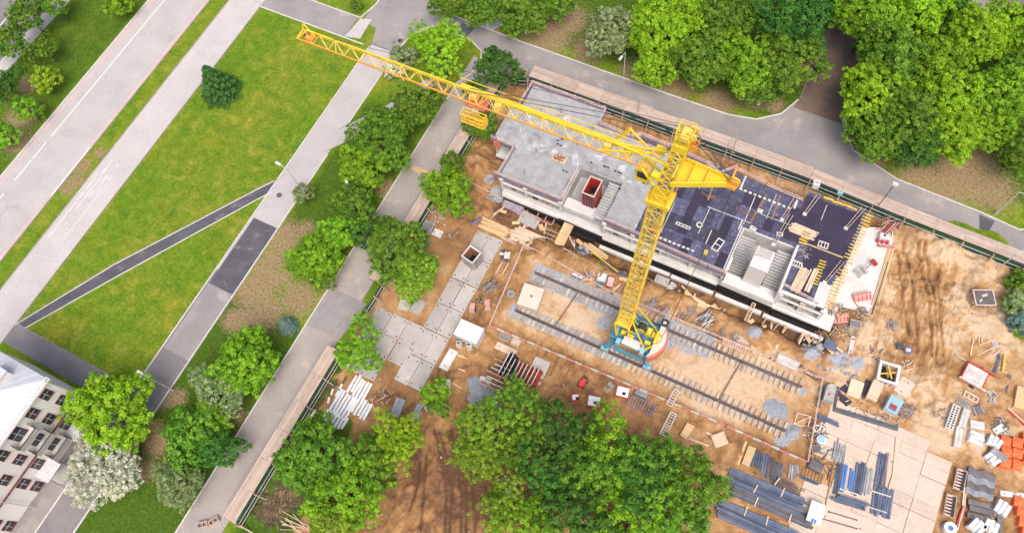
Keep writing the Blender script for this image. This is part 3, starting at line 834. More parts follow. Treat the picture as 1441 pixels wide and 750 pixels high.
for xa, xb, yy in ((-16.5, -6.0, 41.05), (-5.9, 0.2, 41.0), (0.4, 6.8, 40.95), (7.0, 15.0, 40.85)):
    part('footing_beam', MB().box(((xa + xb) / 2, yy, -0.2), (xb - xa - 0.1, 0.5, 0.6)), WHITEC, bl)
part('foundation_wall', MB().box((-14.5, 55.3, 0.0), (41, 0.4, 2.4)), CONC, bl)
# cross walls, columns, back walls of the open storey
wall_me = MB().box((0, 0, 0), (0.24, 1.9, 3.2)).mesh('cross_wall', WHITEC)
col_me = MB().box((0, 0, 0), (0.36, 0.36, 3.2)).box((0, 0, 1.45), (0.6, 0.5, 0.28)).mesh('column', WHITEC)
zc = (ZL + ZD - 0.32) / 2
for x in (-32.3, -28.9, -26.0, -23.4, -16.3, -13.4, -10.3, -7.2, -4.1, -1.2, 0.6, 8.2, 10.8, 13.0):
    inst('cross_wall', wall_me, bl, (x, 43.75 if x > -17 else 44.3, zc))
for x in (-32.35, -28.6, -23.2, -16.45, -12.3, -8.2, -4.0, 0.3, 7.8, 10.6, 13.2):
    inst('column', col_me, bl, (x, 42.45 if x > -17 else 42.95, zc))
for y in (48.4, 51.0, 54.2):
    o = inst('cross_wall', wall_me, bl, (-35.9, y, zc), (0, 0, 0), (1, 0.5, 1))
for xa, xb in ((-32.3, -23.2), (-16.4, 0.25), (7.7, 13.2)):
    inst('back_wall', MB().box((0, 0, 0), (xb - xa, 0.25, 3.15)).mesh('back_wall', WHITEC), bl, ((xa + xb) / 2, 45.2, zc))
inst('back_wall', MB().box((0, 0, 0), (0.25, 9, 3.15)).mesh('back_wall', WHITEC), bl, (-34.0, 53.0, zc))
inst('back_wall', MB().box((0, 0, 0), (0.25, 12, 3.15)).mesh('back_wall', WHITEC), bl, (12.7, 50.6, zc))
# balustrade beams and ledges that show as white bands across the open bays
for x0, x1, z, y in ((-32.2, -23.3, 3.7, 42.85), (-16.4, 0.2, 3.7, 42.3), (7.9, 13.2, 3.7, 42.3), (-32.2, -23.3, 1.75, 42.85), (-16.4, 0.2, 1.75, 42.3), (7.9, 13.2, 1.75, 42.3)):
    inst('ledge', MB().box((0, 0, 0), (x1 - x0, 0.3, 0.22)).mesh('ledge', WHITEC), bl, ((x0 + x1) / 2, y, z))
# infill panels standing in the bays
pan_me = MB().box((0, 0, 0), (1.3, 0.1, 2.9)).mesh('infill_panel', MATS['concrete'])
for x in [-31.4, -30.0, -27.9, -26.6, -25.2, -24.0, -15.5, -14.2, -11.6, -9.4, -8.1, -6.4, -5.0, -3.3, -2.0, -0.4, 8.9, 10.1, 11.6]:
    inst('infill_panel', pan_me, bl, (x, 43.35 if x < -20 else 42.85, 3.05))
# dark formwork sheets, each its own piece
pan = MB().box((0, 0, 0), (1.19, 2.4, 0.021))
pm_new = pan.mesh('formwork_sheet', [MATS['panel_purple']])
pm_old = pan.mesh('formwork_sheet', [MATS['panel_blue']])
r2 = random.Random(5)


def on_deck(x, y):
    if not (-12.0 < x < 13.3 and 42.9 < y < 57.0):
        return False
    if -0.2 < x < 8.3 and y < 49.9:
        return False
    if x > 11.6 and (y < 45.2):
        return False
    if -5.6 < x < 6.3 and y > 55.2:
        return False
    if y > 54.9 and x < -5.7:
        return False
    return True


sheet_n = 0
for row in range(7):
    for ix in range(21):
        x = -11.55 + ix * 1.225
        y = 43.75 + row * 2.43
        if row == 0:
            y -= 0.25
        if row == 5:
            y -= 0.05
        if row > 5 or not on_deck(x, y):
            continue
        new = (x > 4.5 and y > 46) or (x > 8.2) or (r2.random() < 0.18)
        if x > 12.6 and y < 48:
            continue
        o = inst('formwork_sheet', pm_new if new else pm_old, bl, (x + r2.uniform(-.012, .012), y + r2.uniform(-.03, .03), ZD + r2.uniform(0, 0.012)), (0, 0, r2.uniform(-.006, .006)))
        sheet_n += 1
# pale joints and strips of unlaid sheets
for x0, x1, y0, y1 in ((8.25, 8.75, 44.2, 46.2),):
    pass
# a few pale strips left in the joints
for x0, y0, lx, ly in ((-4.6, 48.0, .09, 4.2), (-9.1, 46.4, .08, 5.0), (0.2, 51.8, .1, 4.5), (2.6, 53.5, .08, 4.0), (-2.0, 50.1, 6.0, .08), (4.0, 51.9, 4.5, .08), (-6.9, 53.6, .08, 3.0), (-0.1, 49.4, .16, 1.6), (0.15, 45.9, .16, 6.8), (9.0, 55.4, .07, 2.4), (-3.2, 46.0, .12, 2.2)):
    part('joint_strip', MB().box((x0, y0, ZD + 0.035), (lx, ly, 0.03)), MATS['white_block'], bl)
for x0, y0, lx, ly, rz in ((-9.6, 50.2, .28, 7.5, -3), (-5.4, 53.3, .22, 4.6, 4), (1.2, 52.6, .3, 4.8, -6), (3.2, 53.6, .22, 4.0, 3)):
    part('walkway_plank', MB().box((x0, y0, ZD + 0.05), (lx, ly, 0.05), rz), MATS['timber_dark'], bl)
# yellow timber beams laid bare along the deck's east edge
tb = MB().box((0, 0, 0), (1.15, 0.11, 0.2)).mesh('formwork_beam', MATS['yellow_beam'])
for i in range(30):
    y = 57.4 - i * 0.50
    x = 14.15 - 0.03 * i + (0.12 if i % 3 == 0 else 0)
    if 49.0 < y < 49.6:
        continue
    inst('formwork_beam', tb, bl, (x, y, ZD - 0.05 + r2.uniform(-.05, .03)), (0, 0, r2.uniform(-.08, .08)))
for i in range(9):
    inst('formwork_beam', tb, bl, (11.0 + r2.uniform(-.1, .1), 48.6 - i * 0.42, ZD + 0.12), (0, 0, r2.uniform(-.1, .1)), (0.75, 1, 1))
for i in range(5):
    inst('formwork_beam', tb, bl, (7.9 + r2.uniform(-.1, .1), 51.6 - i * 0.4, ZD + 0.12), (0, 0, r2.uniform(-.1, .1)), (0.9, 1.6, 1))
for i in range(7):
    inst('formwork_beam', tb, bl, (8.6 + i * 0.62, 57.45 + r2.uniform(-.08, .08), ZD + 0.12), (0, 0, r2.uniform(-.1, .1)), (0.62, 1.8, 1))
part('deck_edge_board', MB().box((10.6, 50.15, ZD + 0.06), (5.0, 0.16, 0.12)).box((13.75, 47.2, ZD + 0.06), (0.16, 5.4, 0.12)), MATS['plank_fresh'], bl)
# white dashes: row of cut edge blocks on the dark deck
dash = MB().box((0, 0, 0), (0.42, 0.26, 0.14)).mesh('spacer_block', MATS['white_block'])
for i in range(11):
    inst('spacer_block', dash, bl, (-1.9 + i * 0.66, 54.35 - i * 0.02, ZD + 0.08), (0, 0, r2.uniform(-.05, .05)))
for i in range(4):
    inst('spacer_block', dash, bl, (-1.95, 54.8 + i * 0.5, ZD + 0.08), (0, 0, 1.57))
for i in range(3):
    inst('spacer_block', dash, bl, (5.35, 54.6 + i * 0.42, ZD + 0.08), (0, 0, 1.57))
for i in range(9):
    inst('spacer_block', dash, bl, (-9.4 + i * 0.63, 43.25, ZD + 0.08), (0, 0, r2.uniform(-.05, .05)))
# stair recess of the east part: sunken flights, white parapet walls
rs = part('stair_well_floor', MB().prism([(0.4, 42.2), (7.6, 42.2), (7.6, 49.1), (0.4, 49.1)], ZL + 0.02, ZL + 0.1), MATS['concrete'], bl)
stp = MB().box((0, 0, 0), (1.9, 0.3, 0.17)).mesh('stair_step', MATS['concrete'])
for i in range(14):
    inst('stair_step', stp, bl, (1.55, 48.0 - i * 0.33, ZD - 0.35 - i * 0.20))
    inst('stair_step', stp, bl, (6.35, 48.0 - i * 0.36, ZD - 0.55 - i * 0.17))
part('parapet_wall', MB().box((7.45, 45.6, 3.6), (0.32, 7.2, 4.2)).box((0.42, 45.6, 3.3), (0.22, 7.2, 3.3)).box((4.0, 49.1, 3.3), (7.0, 0.22, 3.3)), WHITEC, bl)
part('landing', MB().box((4.0, 42.35, 3.2), (6.6, 1.5, 0.22)).box((4.0, 41.65, 2.7), (7.0, 0.2, 1.0)), WHITEC, bl)
sh = part('lift_shaft', MB().box((3.95, 44.15, 5.6), (2.3, 3.0, 5.4)), WHITEC, bl, label='white concrete lift shaft block')
MB().box((3.95, 45.0, 8.33), (1.7, 1.1, 0.1)).build('shaft_cover', MATS['concrete_slab'], sh)
MB().box((3.95, 44.3, 8.36), (1.9, 0.12, 0.14)).box((3.05, 45.0, 8.36), (0.12, 1.5, 0.14)).build('shaft_rim', MATS['concrete_white'], sh)
# stair recess of the west part: pit, platform, red formwork shaft
part('pit_floor', MB().prism([(-22.9, 43.1), (-16.7, 43.1), (-16.7, 48.9), (-22.9, 48.9)], 2.2, 2.4), MATS['concrete'], bl)
part('platform', MB().box((-20.6, 43.85, 3.0), (4.6, 1.6, 0.9)).box((-17.6, 46.0, 3.5), (1.7, 5.6, 0.5)), WHITEC, bl)
for i in range(12):
    inst('stair_step', stp, bl, (-17.55, 48.2 - i * 0.42, 4.75 - i * 0.085), (0, 0, 0), (0.8, 1.25, 1))
part('pit_wall', MB().box((-22.95, 46.0, 3.5), (0.22, 5.9, 2.6)).box((-19.8, 48.95, 3.5), (6.2, 0.22, 2.6)), MATS['concrete'], bl)
fs = thing('shaft_formwork', 'red steel formwork box of the lift shaft rising from the grey deck', 'formwork', (-19.75, 45.75, 2.4))
fm = MB()
for sx, sy, lx, ly in ((0, 1, 1.7, 0.12), (0, -1, 1.7, 0.12), (1, 0, 0.12, 2.6), (-1, 0, 0.12, 2.6)):
    MB().box((sx * 0.8, sy * 1.3, 2.2), (lx, ly, 4.4)).build('formwork_panel', MATS['steel_dark'] if sy else MATS['rust'], fs)
for k in range(5):
    x = -0.78 + k * 0.39
    MB().box((x, -1.40, 2.2), (0.09, 0.08, 4.4)).build('rib', MATS['red_paint'], fs)
for k in range(4):
    y = -1.1 + k * 0.7
    MB().box((0.9, y, 2.2), (0.08, 0.09, 4.4)).build('rib', MATS['red_paint'], fs)
MB().box((0, 1.22, 3.2), (1.45, 0.05, 2.3)).box((-0.72, 0, 3.2), (0.05, 2.4, 2.3)).build('lining', MATS['red_paint'], fs)
MB().box((0, -1.36, 4.42), (1.85, 0.16, 0.1)).box((0, 1.36, 4.42), (1.85, 0.16, 0.1)).box((0.86, 0, 4.43), (0.14, 2.6, 0.1)).box((-0.86, 0, 4.43), (0.14, 2.6, 0.1)).build('rim', MATS['barrier_pale'], fs)
# guard rails along the deck edges


def guard_rail(label, pts, z, inner=0.0, loc_h=0.95, apron=True):
    t = thing('guard_rail', label, 'guard rail', (pts[0][0], pts[0][1], z), 0, 'guard rails along the deck edges')
    ox, oy = pts[0]
    for a, b in zip(pts[:-1], pts[1:]):
        a2, b2 = (a[0] - ox, a[1] - oy), (b[0] - ox, b[1] - oy)
        L = math.hypot(b2[0] - a2[0], b2[1] - a2[1])
        for h in (0.5, loc_h):
            MB().bar((a2[0], a2[1], h), (b2[0], b2[1], h), 0.07, 0.10).build('rail', MATS['barrier_pale'], t)
        n = max(1, int(L / 1.9))
        for i in range(n + 1):
            u = i / n
            MB().box((a2[0] + (b2[0] - a2[0]) * u, a2[1] + (b2[1] - a2[1]) * u, loc_h / 2 - 0.15), (0.07, 0.07, loc_h + 0.3)).build('post', MATS['barrier_red'], t)
        if apron:
            MB().bar((a2[0], a2[1], -0.30), (b2[0], b2[1], -0.32), 0.12, 0.52).build('edge_board', MATS['panel_edge'], t)
            MB().bar((a2[0], a2[1], 0.10), (b2[0], b2[1], 0.10), 0.06, 0.16).build('toe_board', MATS['panel_edge'], t)
    return t


guard_rail('pale guard rail on the north edge of the grey deck above the canopy', [(-35.2, 58.75), (-23.5, 58.75), (-23.4, 56.4)], ZD)
guard_rail('guard rail on the deck edge beneath the crane head beside the dirt trench', [(-23.4, 56.2), (-18.5, 55.95), (-17.1, 56.8), (-12.8, 56.6), (-5.6, 55.9)], ZD)
guard_rail('bent guard rail at the corner of the dark formwork deck', [(-7.4, 55.9), (-5.3, 55.2), (-3.5, 57.2)], ZD, apron=False)
guard_rail('pale guard rail north of the row of white blocks on the dark deck', [(-3.7, 56.75), (0.9, 56.35)], ZD, apron=False)
guard_rail('double pale guard rail beside the brown bank and the green fence', [(1.0, 56.05), (5.9, 55.75)], ZD, apron=False)
guard_rail('guard rail down the west edge of the grey deck', [(-35.2, 58.7), (-35.3, 54.7)], ZD)
guard_rail('short guard rail with purple edge board at the west projection', [(-36.5, 48.0), (-32.7, 47.9), (-32.8, 43.0)], ZD)
guard_rail('guard rail along the south edge of the west deck over the open bays', [(-33.4, 42.95), (-23.1, 42.95)], ZD)
guard_rail('red guard rail at the stair pit of the west deck', [(-23.05, 43.0), (-23.05, 48.6)], ZD, apron=False)
guard_rail('guard rail on the south deck edge left of the crane tower', [(-16.7, 42.6), (-11.0, 42.4)], ZD)
guard_rail('guard rail on the south deck edge right of the crane tower', [(-9.0, 42.2), (-1.8, 41.9), (0.5, 41.95)], ZD)
guard_rail('low double guard rail below the stacked beams on the dark deck', [(7.6, 43.3), (12.1, 42.7)], ZD, apron=False)
# timber raking struts that stand on the south footing
RND_K = [0]
strut_me = MB().bar((0, 0, 0), (0, -0.75, -0.55), 0.12, 0.16).mesh('strut', MATS['plank_fresh'])
for x in (7.6, 8.4, 9.3, 10.1, 10.4, 12.4, 13.9, 14.6):
    o = inst('prop_timber', strut_me, None, (x, 40.62, 0.2), (0, 0, RND.uniform(-.3, .3)), (1, RND.uniform(1.0, 1.7), 1))
    tag(o, 'short fresh timber prop wedged against the south footing beam', 'prop', 'timber props along the south footing')
    o['label'] = 'fresh timber prop against the south footing beam, number %d counted from the ladder' % (RND_K[0] + 1)
    RND_K[0] += 1
# starter bars and masonry on the deck
for i, (x, y) in enumerate([(-29.55, 48.50), (-29.15, 55.83), (-23.70, 54.90), (-24.83, 51.84), (-20.89, 52.29), (-29.57, 44.71)]):
    t = thing('starter_bars', 'bundle of upright starter bars on the grey deck ' + ['left of the brick pallet', 'under the crane ropes', 'below the jib at the deck step', 'below the jib in mid deck', 'right of the dark floor openings', 'at the south-west corner'][i], 'starter bars', (x, y, ZD), 0, 'starter bar bundles on the grey deck')
    for k in range(4):
        a = RND.uniform(0, 6.28)
        MB().tube((0.13 * math.cos(a), 0.13 * math.sin(a), 0), (0.16 * math.cos(a), 0.16 * math.sin(a), 1.6), 0.018, 5).build('bar', MATS['rust'] if k % 2 else MATS['rebar_pale'], t)
t = thing('brick_pallet', 'pallet of broken bricks and offcuts on the grey deck', 'pallet', (*(-26.17, 48.84), ZD), -1.0)
MB().box((0, 0, 0.1), (2.1, 1.1, 0.14)).build('base', MATS['plank_pale'], t)
bk = MB().box((0, 0, 0), (0.27, 0.14, 0.12)).mesh('brick', MATS['rust'])
for k in range(26):
    inst('brick', bk, t, (RND.uniform(-.75, .75), RND.uniform(-.35, .4), 0.24 + RND.uniform(0, .12)), (0, 0, RND.uniform(0, 3)))
mk = MB().box((0, 0, 0), (0.36, 0.2, 0.05)).mesh('deck_opening', MATS['black_void'])
for p in ((-27.65, 51.50), (-27.20, 51.96), (-26.93, 50.92), (-27.40, 50.97), (-24.84, 47.42), (-24.38, 47.37), (-21.86, 50.11), (-20.01, 50.30), (-19.78, 50.27), (-18.26, 50.20), (-17.73, 50.19), (-17.42, 50.20), (-19.38, 50.32), (-13.98, 50.01), (-13.50, 50.10), (-16.61, 47.88)):
    inst('deck_opening', mk, bl, (p[0], p[1], ZD), (0, 0, RND.uniform(-.3, .3)))

# loose things on the dark deck
def stack_beams(label, group, c, rz, n, L, w, h, mname, z0=0.0, layers=1, jx=0.25, name='timber_beam', cat='beam', gap=0.03, ja=1.2):
    me = MB().box((0, 0, 0), (L, w, h)).mesh(name, MATS[mname])
    per = max(1, n // layers)
    ca, sa = math.cos(rad(rz)), math.sin(rad(rz))
    out = []
    for k in range(n):
        ly, i = divmod(k, per)
        v = (i - (per - 1) / 2) * (w + gap)
        u = RND.uniform(-jx, jx)
        o = inst(name, me, None, (c[0] + u * ca - v * sa, c[1] + u * sa + v * ca, z0 + h / 2 + ly * (h + 0.01)), (0, 0, rad(rz + RND.uniform(-ja, ja))))
        tag(o, label, cat, group)
        out.append(o)
    return out


stack_beams('pale timber beam in the flat bundle on the dark purple deck', 'timber beams in the flat bundle on the dark deck', (7.37, 51.63), -2.4, 7, 3.3, 0.17, 0.2, 'plank_pale', ZD + 0.02, 1, 0.3)
stack_beams('pale timber beam in the upright bundle beside the white stair wall', 'timber beams beside the stair wall', (9.27, 45.04), 84.5, 6, 3.6, 0.19, 0.2, 'plank_pale', ZD + 0.02, 1, 0.25)
stack_beams('pale timber beam in the narrow bundle right of the wider beam bundle', 'timber beams in the narrow bundle', (10.53, 45.62), 88.3, 3, 3.4, 0.19, 0.2, 'plank_pale', ZD + 0.02, 1, 0.15)
# trestle frames and props lying on the dark deck
def frame_thing(name, label, cat, c, z, rz, lx, ly, th, mname, rungs=0, group=None, h=0.12):
    t = thing(name, label, cat, (c[0], c[1], z), rz, group)
    for s in (-1, 1):
        MB().box((0, s * (ly / 2 - th / 2), h / 2), (lx, th, h)).build('side_rail', MATS[mname], t)
        MB().box((s * (lx / 2 - th / 2), 0, h / 2 + 0.003), (th, ly - 2 * th - 0.004, h)).build('end_rail', MATS[mname], t)
    for k in range(rungs):
        x = -lx / 2 + (k + 1) * lx / (rungs + 1)
        MB().box((x, 0, h / 2), (th * 0.8, ly - 2 * th - 0.004, h * 0.7)).build('rung', MATS[mname], t)
    return t


frame_thing('window_former', 'white two-pane opening frame lying on the blue sheets', 'frame', (-1.72, 45.37), ZD + 0.03, 78.7, 1.9, 1.0, 0.14, 'white_paint', 1)
frame_thing('window_former', 'small white frame on the dark deck by the trestle', 'frame', (4.89, 50.06), ZD + 0.03, 15, 0.8, 0.55, 0.12, 'white_paint', 0)
frame_thing('window_former', 'long white frame lying beside the tyre on the dark deck', 'frame', (-6.81, 46.13), ZD + 0.03, -1.3, 2.0, 0.45, 0.1, 'white_paint', 3)
frame_thing('window_former', 'white slotted frame at the foot of the upright beam bundle', 'frame', (8.19, 46.92), ZD + 0.03, 0, 1.3, 0.8, 0.13, 'white_block', 3)
frame_thing('window_former', 'white slotted frame beside the yellow beams at the deck notch', 'frame', (10.31, 50.85), ZD + 0.03, 2, 1.3, 0.9, 0.13, 'white_block', 2)
t = thing('tyre', 'white ring tyre lying on the dark blue deck', 'tyre', (*(-4.92, 47.10), ZD + 0.02))
MB().hollow((0, 0, 0), (0, 0, 0.2), 0.45, 0.24, 16).build('ring', MATS['white_block'], t, True)
MB().hollow((0, 0, 0.0), (0, 0, 0.12), 0.235, 0.2, 16).build('hub', MATS['steel_grey'], t, True)
for i, (p0, p1, lab) in enumerate([((6.83, 54.12), (7.53, 57.21), 'nearest the row of white blocks'), ((12.18, 54.26), (13.31, 57.83), 'at the fence corner'),
                                   ((4.47, 52.14), (5.01, 55.61), 'beside the double guard rail'), ((12.06, 45.90), (13.13, 49.40), 'by the deck notch'),
                                   ((4.66, 48.28), (5.29, 53.08), 'at its middle')]):
    t = thing('prop_pair', 'pair of shoring poles leaning on the dark deck ' + lab, 'props', (p0[0], p0[1], ZD + 0.05), 0, 'pairs of shoring poles on the dark deck')
    d = (p1[0] - p0[0], p1[1] - p0[1])
    for s in (-0.14, 0.14):
        MB().tube((s, 0, 0.0), (d[0] + s * 1.6, d[1], 0.5), 0.05, 6).build('pole', MATS['plank_weathered'], t)
    MB().box((0, 0, 0.05), (0.5, 0.4, 0.2)).build('foot', MATS['white_block'], t)
for p, lab in (((-5.15, 51.55), 'beside the crane tail'), ((-0.19, 51.19), 'coiled near the middle of the blue sheets')):
    t = thing('rope_bundle', 'twisted brown cord bundle ' + lab, 'cord', (p[0], p[1], ZD + 0.03))
    for j in range(3):
        pts = [(-1.3 + 0.33 * k, 0.22 * math.sin(k * 1.3 + j) + 0.12 * j, 0.05) for k in range(9)]
        mb = MB()
        for a, b in zip(pts[:-1], pts[1:]):
            mb.tube(a, b, 0.05, 6)
        mb.build('strand', MATS['timber_dark'], t)
for k, (p, s, mname, lab) in enumerate([((1.53, 49.33), (0.9, 0.55, 0.4), 'white_block', 'pale block with loose offcuts on the blue sheets'), ((1.49, 52.18), (0.7, 0.5, 0.3), 'white_block', 'small pale block near the coiled cord'),
                                        ((6.75, 58.74), (0.9, 0.9, 0.9), 'concrete_white', 'pale concrete cube at the deck edge by the green fence'), ((9.93, 58.86), (0.7, 0.5, 0.6), 'crane_sky', 'light blue box at the deck edge by the fence'),
                                        ((-2.73, 43.69), (0.5, 0.6, 0.35), 'yellow_beam', 'small orange block by the double guard rail')]):
    t = thing('block', lab, 'block', (p[0], p[1], ZD + 0.02), RND.uniform(-15, 15))
    MB().box((0, 0, s[2] / 2), s, taper=0.94).build('body', MATS[mname], t)
    MB().box((0, 0, s[2] + 0.02), (s[0] * 0.5, s[1] * 0.12, 0.05)).build('lifting_loop', MATS['steel_dark'], t)
def scrap(name, label, cat, c, z, n, L, r, mname, group=None, spread=0.8, hgt=0.5, rz=None, seed=0, jitter=25):
    """a heap of loose bars, each bar a part"""
    t = thing(name, label, cat, (c[0], c[1], z), 0, group)
    rr = random.Random(seed + int(c[0] * 7 + c[1] * 13))
    names = mname if isinstance(mname, (list, tuple)) else [mname]
    for k in range(n):
        a = rad(rr.uniform(0, 180) if rz is None else rz + rr.uniform(-jitter, jitter))
        l = L * rr.uniform(0.45, 1.0) / 2
        x, y = rr.uniform(-spread, spread), rr.uniform(-spread, spread)
        z0 = 0.06 + hgt * rr.random() * max(0.15, 1 - (abs(x) + abs(y)) / (2 * spread + .01))
        dz = rr.uniform(-.12, .12)
        MB().tube((x - l * math.cos(a), y - l * math.sin(a), max(0.04, z0 - dz)), (x + l * math.cos(a), y + l * math.sin(a), max(0.04, z0 + dz)), r * rr.uniform(.7, 1.2), 5).build('bar', MATS[rr.choice(names)], t)
    return t
scrap('clamp_heap', 'heap of dull steel clamps near the upright beam bundle', 'steel heap', (8.42, 48.99), ZD, 22, 0.8, 0.05, ['steel_grey', 'rebar_pale'], spread=0.8, hgt=0.3)
# red shuttering on the pale lower slab
def shutter(label, c, z, rz, lx, hgt, lean=0.5):
    t = thing('red_shutter', label, 'formwork panel', (c[0], c[1], z), rz, 'red steel shutters at the east end')
    mb = MB()
    mb.add([(-lx / 2, 0, 0), (lx / 2, 0, 0), (lx / 2, lean, hgt), (-lx / 2, lean, hgt), (-lx / 2, 0.08, 0), (lx / 2, 0.08, 0), (lx / 2, lean + 0.08, hgt), (-lx / 2, lean + 0.08, hgt)],
           [(0, 1, 2, 3), (7, 6, 5, 4), (0, 4, 5, 1), (1, 5, 6, 2), (2, 6, 7, 3), (3, 7, 4, 0)])
    mb.build('face', MATS['barrier_red'], t)
    for k in range(5):
        u = -lx / 2 + 0.1 + k * (lx - 0.2) / 4
        MB().bar((u, -0.06, 0.03), (u, lean - 0.06, hgt), 0.09, 0.1).build('rib', MATS['red_paint'], t)
    for h in (0.15, 0.85):
        MB().box((0, lean * h - 0.12, hgt * h), (lx, 0.08, 0.09)).build('waler', MATS['barrier_pale'], t)
    return t
shutter('tilted red shutter with white ribs nearest the green fence', (17.03, 58.54), ZL, 250, 2.2, 1.2, 1.0)
shutter('bright red shutter heap at the slab edge above the tyre tracks', (17.92, 56.07), ZL, 200, 2.0, 0.8, 0.6)
shutter('red shutter lying across the lower corner of the pale slab', (17.66, 47.23), ZL, 35, 2.3, 0.6, 0.9)
shutter('red shutter hanging at the south-east corner of the building', (16.22, 43.76), 0.4, 30, 1.9, 0.8, 0.9)
t = thing('red_frame_cart', 'white and red frame cart standing on the pale slab', 'cart', (*(16.20, 50.92), ZL), 56.4)
for s in (-1, 1):
    MB().box((0, s * 0.5, 0.55), (1.4, 0.09, 0.09)).build('side_rail', MATS['white_paint'], t)
    for q in (-1, 1):
        MB().box((q * 0.62, s * 0.5, 0.28), (0.09, 0.09, 0.52)).build('leg', MATS['steel_grey'], t)
for k in range(4):
    MB().box((-0.6 + k * 0.4, 0, 0.62), (0.16, 1.1, 0.05)).build('slat', MATS['plank_weathered'] if k % 2 else MATS['steel_grey'], t)
MB().bar((0.7, 0, 0.5), (2.0, 0.2, 0.9), 0.12).build('arm', MATS['red_paint'], t)
MB().box((2.1, 0.1, 0.7), (0.35, 0.9, 0.5)).build('red_box', MATS['red_paint'], t)
t = thing('shutter_machine', 'white boxed vibrator on red feet at the slab edge', 'machine', (*(17.30, 56.93), ZL), 15)
MB().box((0, 0, 0.45), (1.1, 0.9, 0.7), taper=0.9).build('body', MATS['white_paint'], t)
MB().box((0.1, 0.05, 0.83), (0.3, 0.3, 0.08)).build('cap', MATS['steel_dark'], t)
for q in (-0.6, 0.0, 0.6):
    MB().box((q, -0.55, 0.2), (0.35, 0.5, 0.35)).build('foot', MATS['red_paint'], t)
stack_beams('orange timber beam lying along the east edge of the pale slab', 'timber beams along the east slab edge', (18.96, 51.76), 91.5, 4, 8.6, 0.16, 0.16, 'plank_fresh', ZL + 0.01, 1, 0.3)
stack_beams('rusty steel beam along the outer rim of the pale slab', 'steel beams along the east slab edge', (19.04, 49.92), 92.0, 1, 8.0, 0.14, 0.18, 'steel_dark', ZL + 0.01, 1, 0.1)
for p, q, lab in (((17.70, 59.11), 2.5, 'by the fence end of the slab'), ((15.07, 44.51), 2.2, 'below the south-east corner'), ((16.45, 42.54), 2.6, 'at the foot of the south-east corner'), ((17.80, 45.64), 1.8, 'under the hanging red shutter')):
    scrap('scrap_heap', 'heap of mixed steel and timber scrap ' + lab, 'scrap', p, ZL * (p[1] > 43), 26, q * 0.7, 0.05, ['rebar_pale', 'rust', 'plank_fresh', 'steel_dark'], spread=q * 0.4, hgt=0.5)

for p, q, lab in (((-23.44, 59.60), 2.2, 'left of the crane head'), ((-17.80, 59.73), 2.4, 'right under the crane head'), ((-6.04, 60.51), 2.4, 'by the slim mast right of the crane'), ((4.66, 59.66), 2.0, 'near the pale cube on the deck edge')):
    scrap('scrap_heap', 'timber and steel offcuts in the north trench ' + lab, 'scrap', (p[0], min(p[1], 59.6)), -0.4, 24, q, 0.05, ['plank_weathered', 'timber_dark', 'rebar_pale', 'rust'], None, q * 0.5, 0.5)
# dark openings and stored goods seen in the open bays
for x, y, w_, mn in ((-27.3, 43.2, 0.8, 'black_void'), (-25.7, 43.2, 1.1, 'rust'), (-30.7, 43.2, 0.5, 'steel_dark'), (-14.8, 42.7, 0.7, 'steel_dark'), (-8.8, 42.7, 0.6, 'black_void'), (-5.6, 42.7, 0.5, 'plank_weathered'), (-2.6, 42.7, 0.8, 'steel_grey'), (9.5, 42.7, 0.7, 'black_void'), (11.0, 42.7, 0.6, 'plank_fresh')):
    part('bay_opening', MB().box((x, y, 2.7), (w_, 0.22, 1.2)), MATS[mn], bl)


# ---------------------------------------------------------------- rails, tower crane
for yi, (yr, lab) in enumerate(((33.6, 'crane rail track nearer the building, on grey gravel'), (27.55, 'crane rail track nearer the trees, on grey gravel'))):
    tr = thing('rail_track', lab, 'rail track', (0, yr, 0), 0, 'crane rail tracks')
    x0, x1 = (-22.6, 14.3)
    sl = MB().box((0, 0, 0), (0.30, 0.92, 0.2)).mesh('sleeper', MATS['sleeper'])
    n = 52
    for k in range(n):
        x = x0 + (x1 - x0) * k / (n - 1)
        for s in (-1, 1):
            inst('sleeper', sl, tr, (x + RND.uniform(-.05, .05), s * 0.66 + RND.uniform(-.06, .06), 0.10 + RND.uniform(-.03, .03)), (0, 0, RND.uniform(-.08, .08)))
    MB().box(((x0 + x1) / 2, 0, 0.14), (x1 - x0 + 0.4, 0.26, 0.14)).build('rail_bed', MATS['steel_dark'], tr)
    MB().box(((x0 + x1) / 2, 0.12, 0.30), (x1 - x0 + 0.6, 0.10, 0.18)).build('rail', MATS['rail_rust'], tr)
    gb = MB()
    gs = []
    for k in range(40):
        u = k / 39
        gs.append((x0 - 1.2 + (x1 - x0 + 2.4) * u, 1.25 + RND.uniform(-.35, .25)))
    for k in range(39, -1, -1):
        u = k / 39
        gs.append((x0 - 1.2 + (x1 - x0 + 2.4) * u, -1.15 + RND.uniform(-.3, .4)))
for x, lab in ((-16.6, 'nearer the beige cabin'), (6.3, 'nearer the far end of the track')):
    t = thing('track_tie', 'rusty steel tie bar across the two crane rails ' + lab, 'tie bar', (x, 30.6, 0.22))
    MB().bar((0.4, 3.0, 0), (-0.4, -3.0, 0), 0.12, 0.1).build('bar', MATS['rail_rust'], t)
    for s in (-1, 1):
        MB().box((s * 0.4, s * 3.0, 0.0), (0.4, 0.25, 0.14)).build('clamp', MATS['steel_dark'], t)

cr = thing('tower_crane', 'yellow tower crane with long lattice jib on a blue rail carriage', 'crane', (-6.75, 30.58, 0.35))
OX, OY, OZ = -6.75, 30.58, 0.35
YEL, ORG, BLU, SKYB = MATS['crane_yellow'], MATS['crane_orange'], MATS['crane_blue'], MATS['crane_sky']


def L(x, y, z):
    return (x - OX, y - OY, z - OZ)


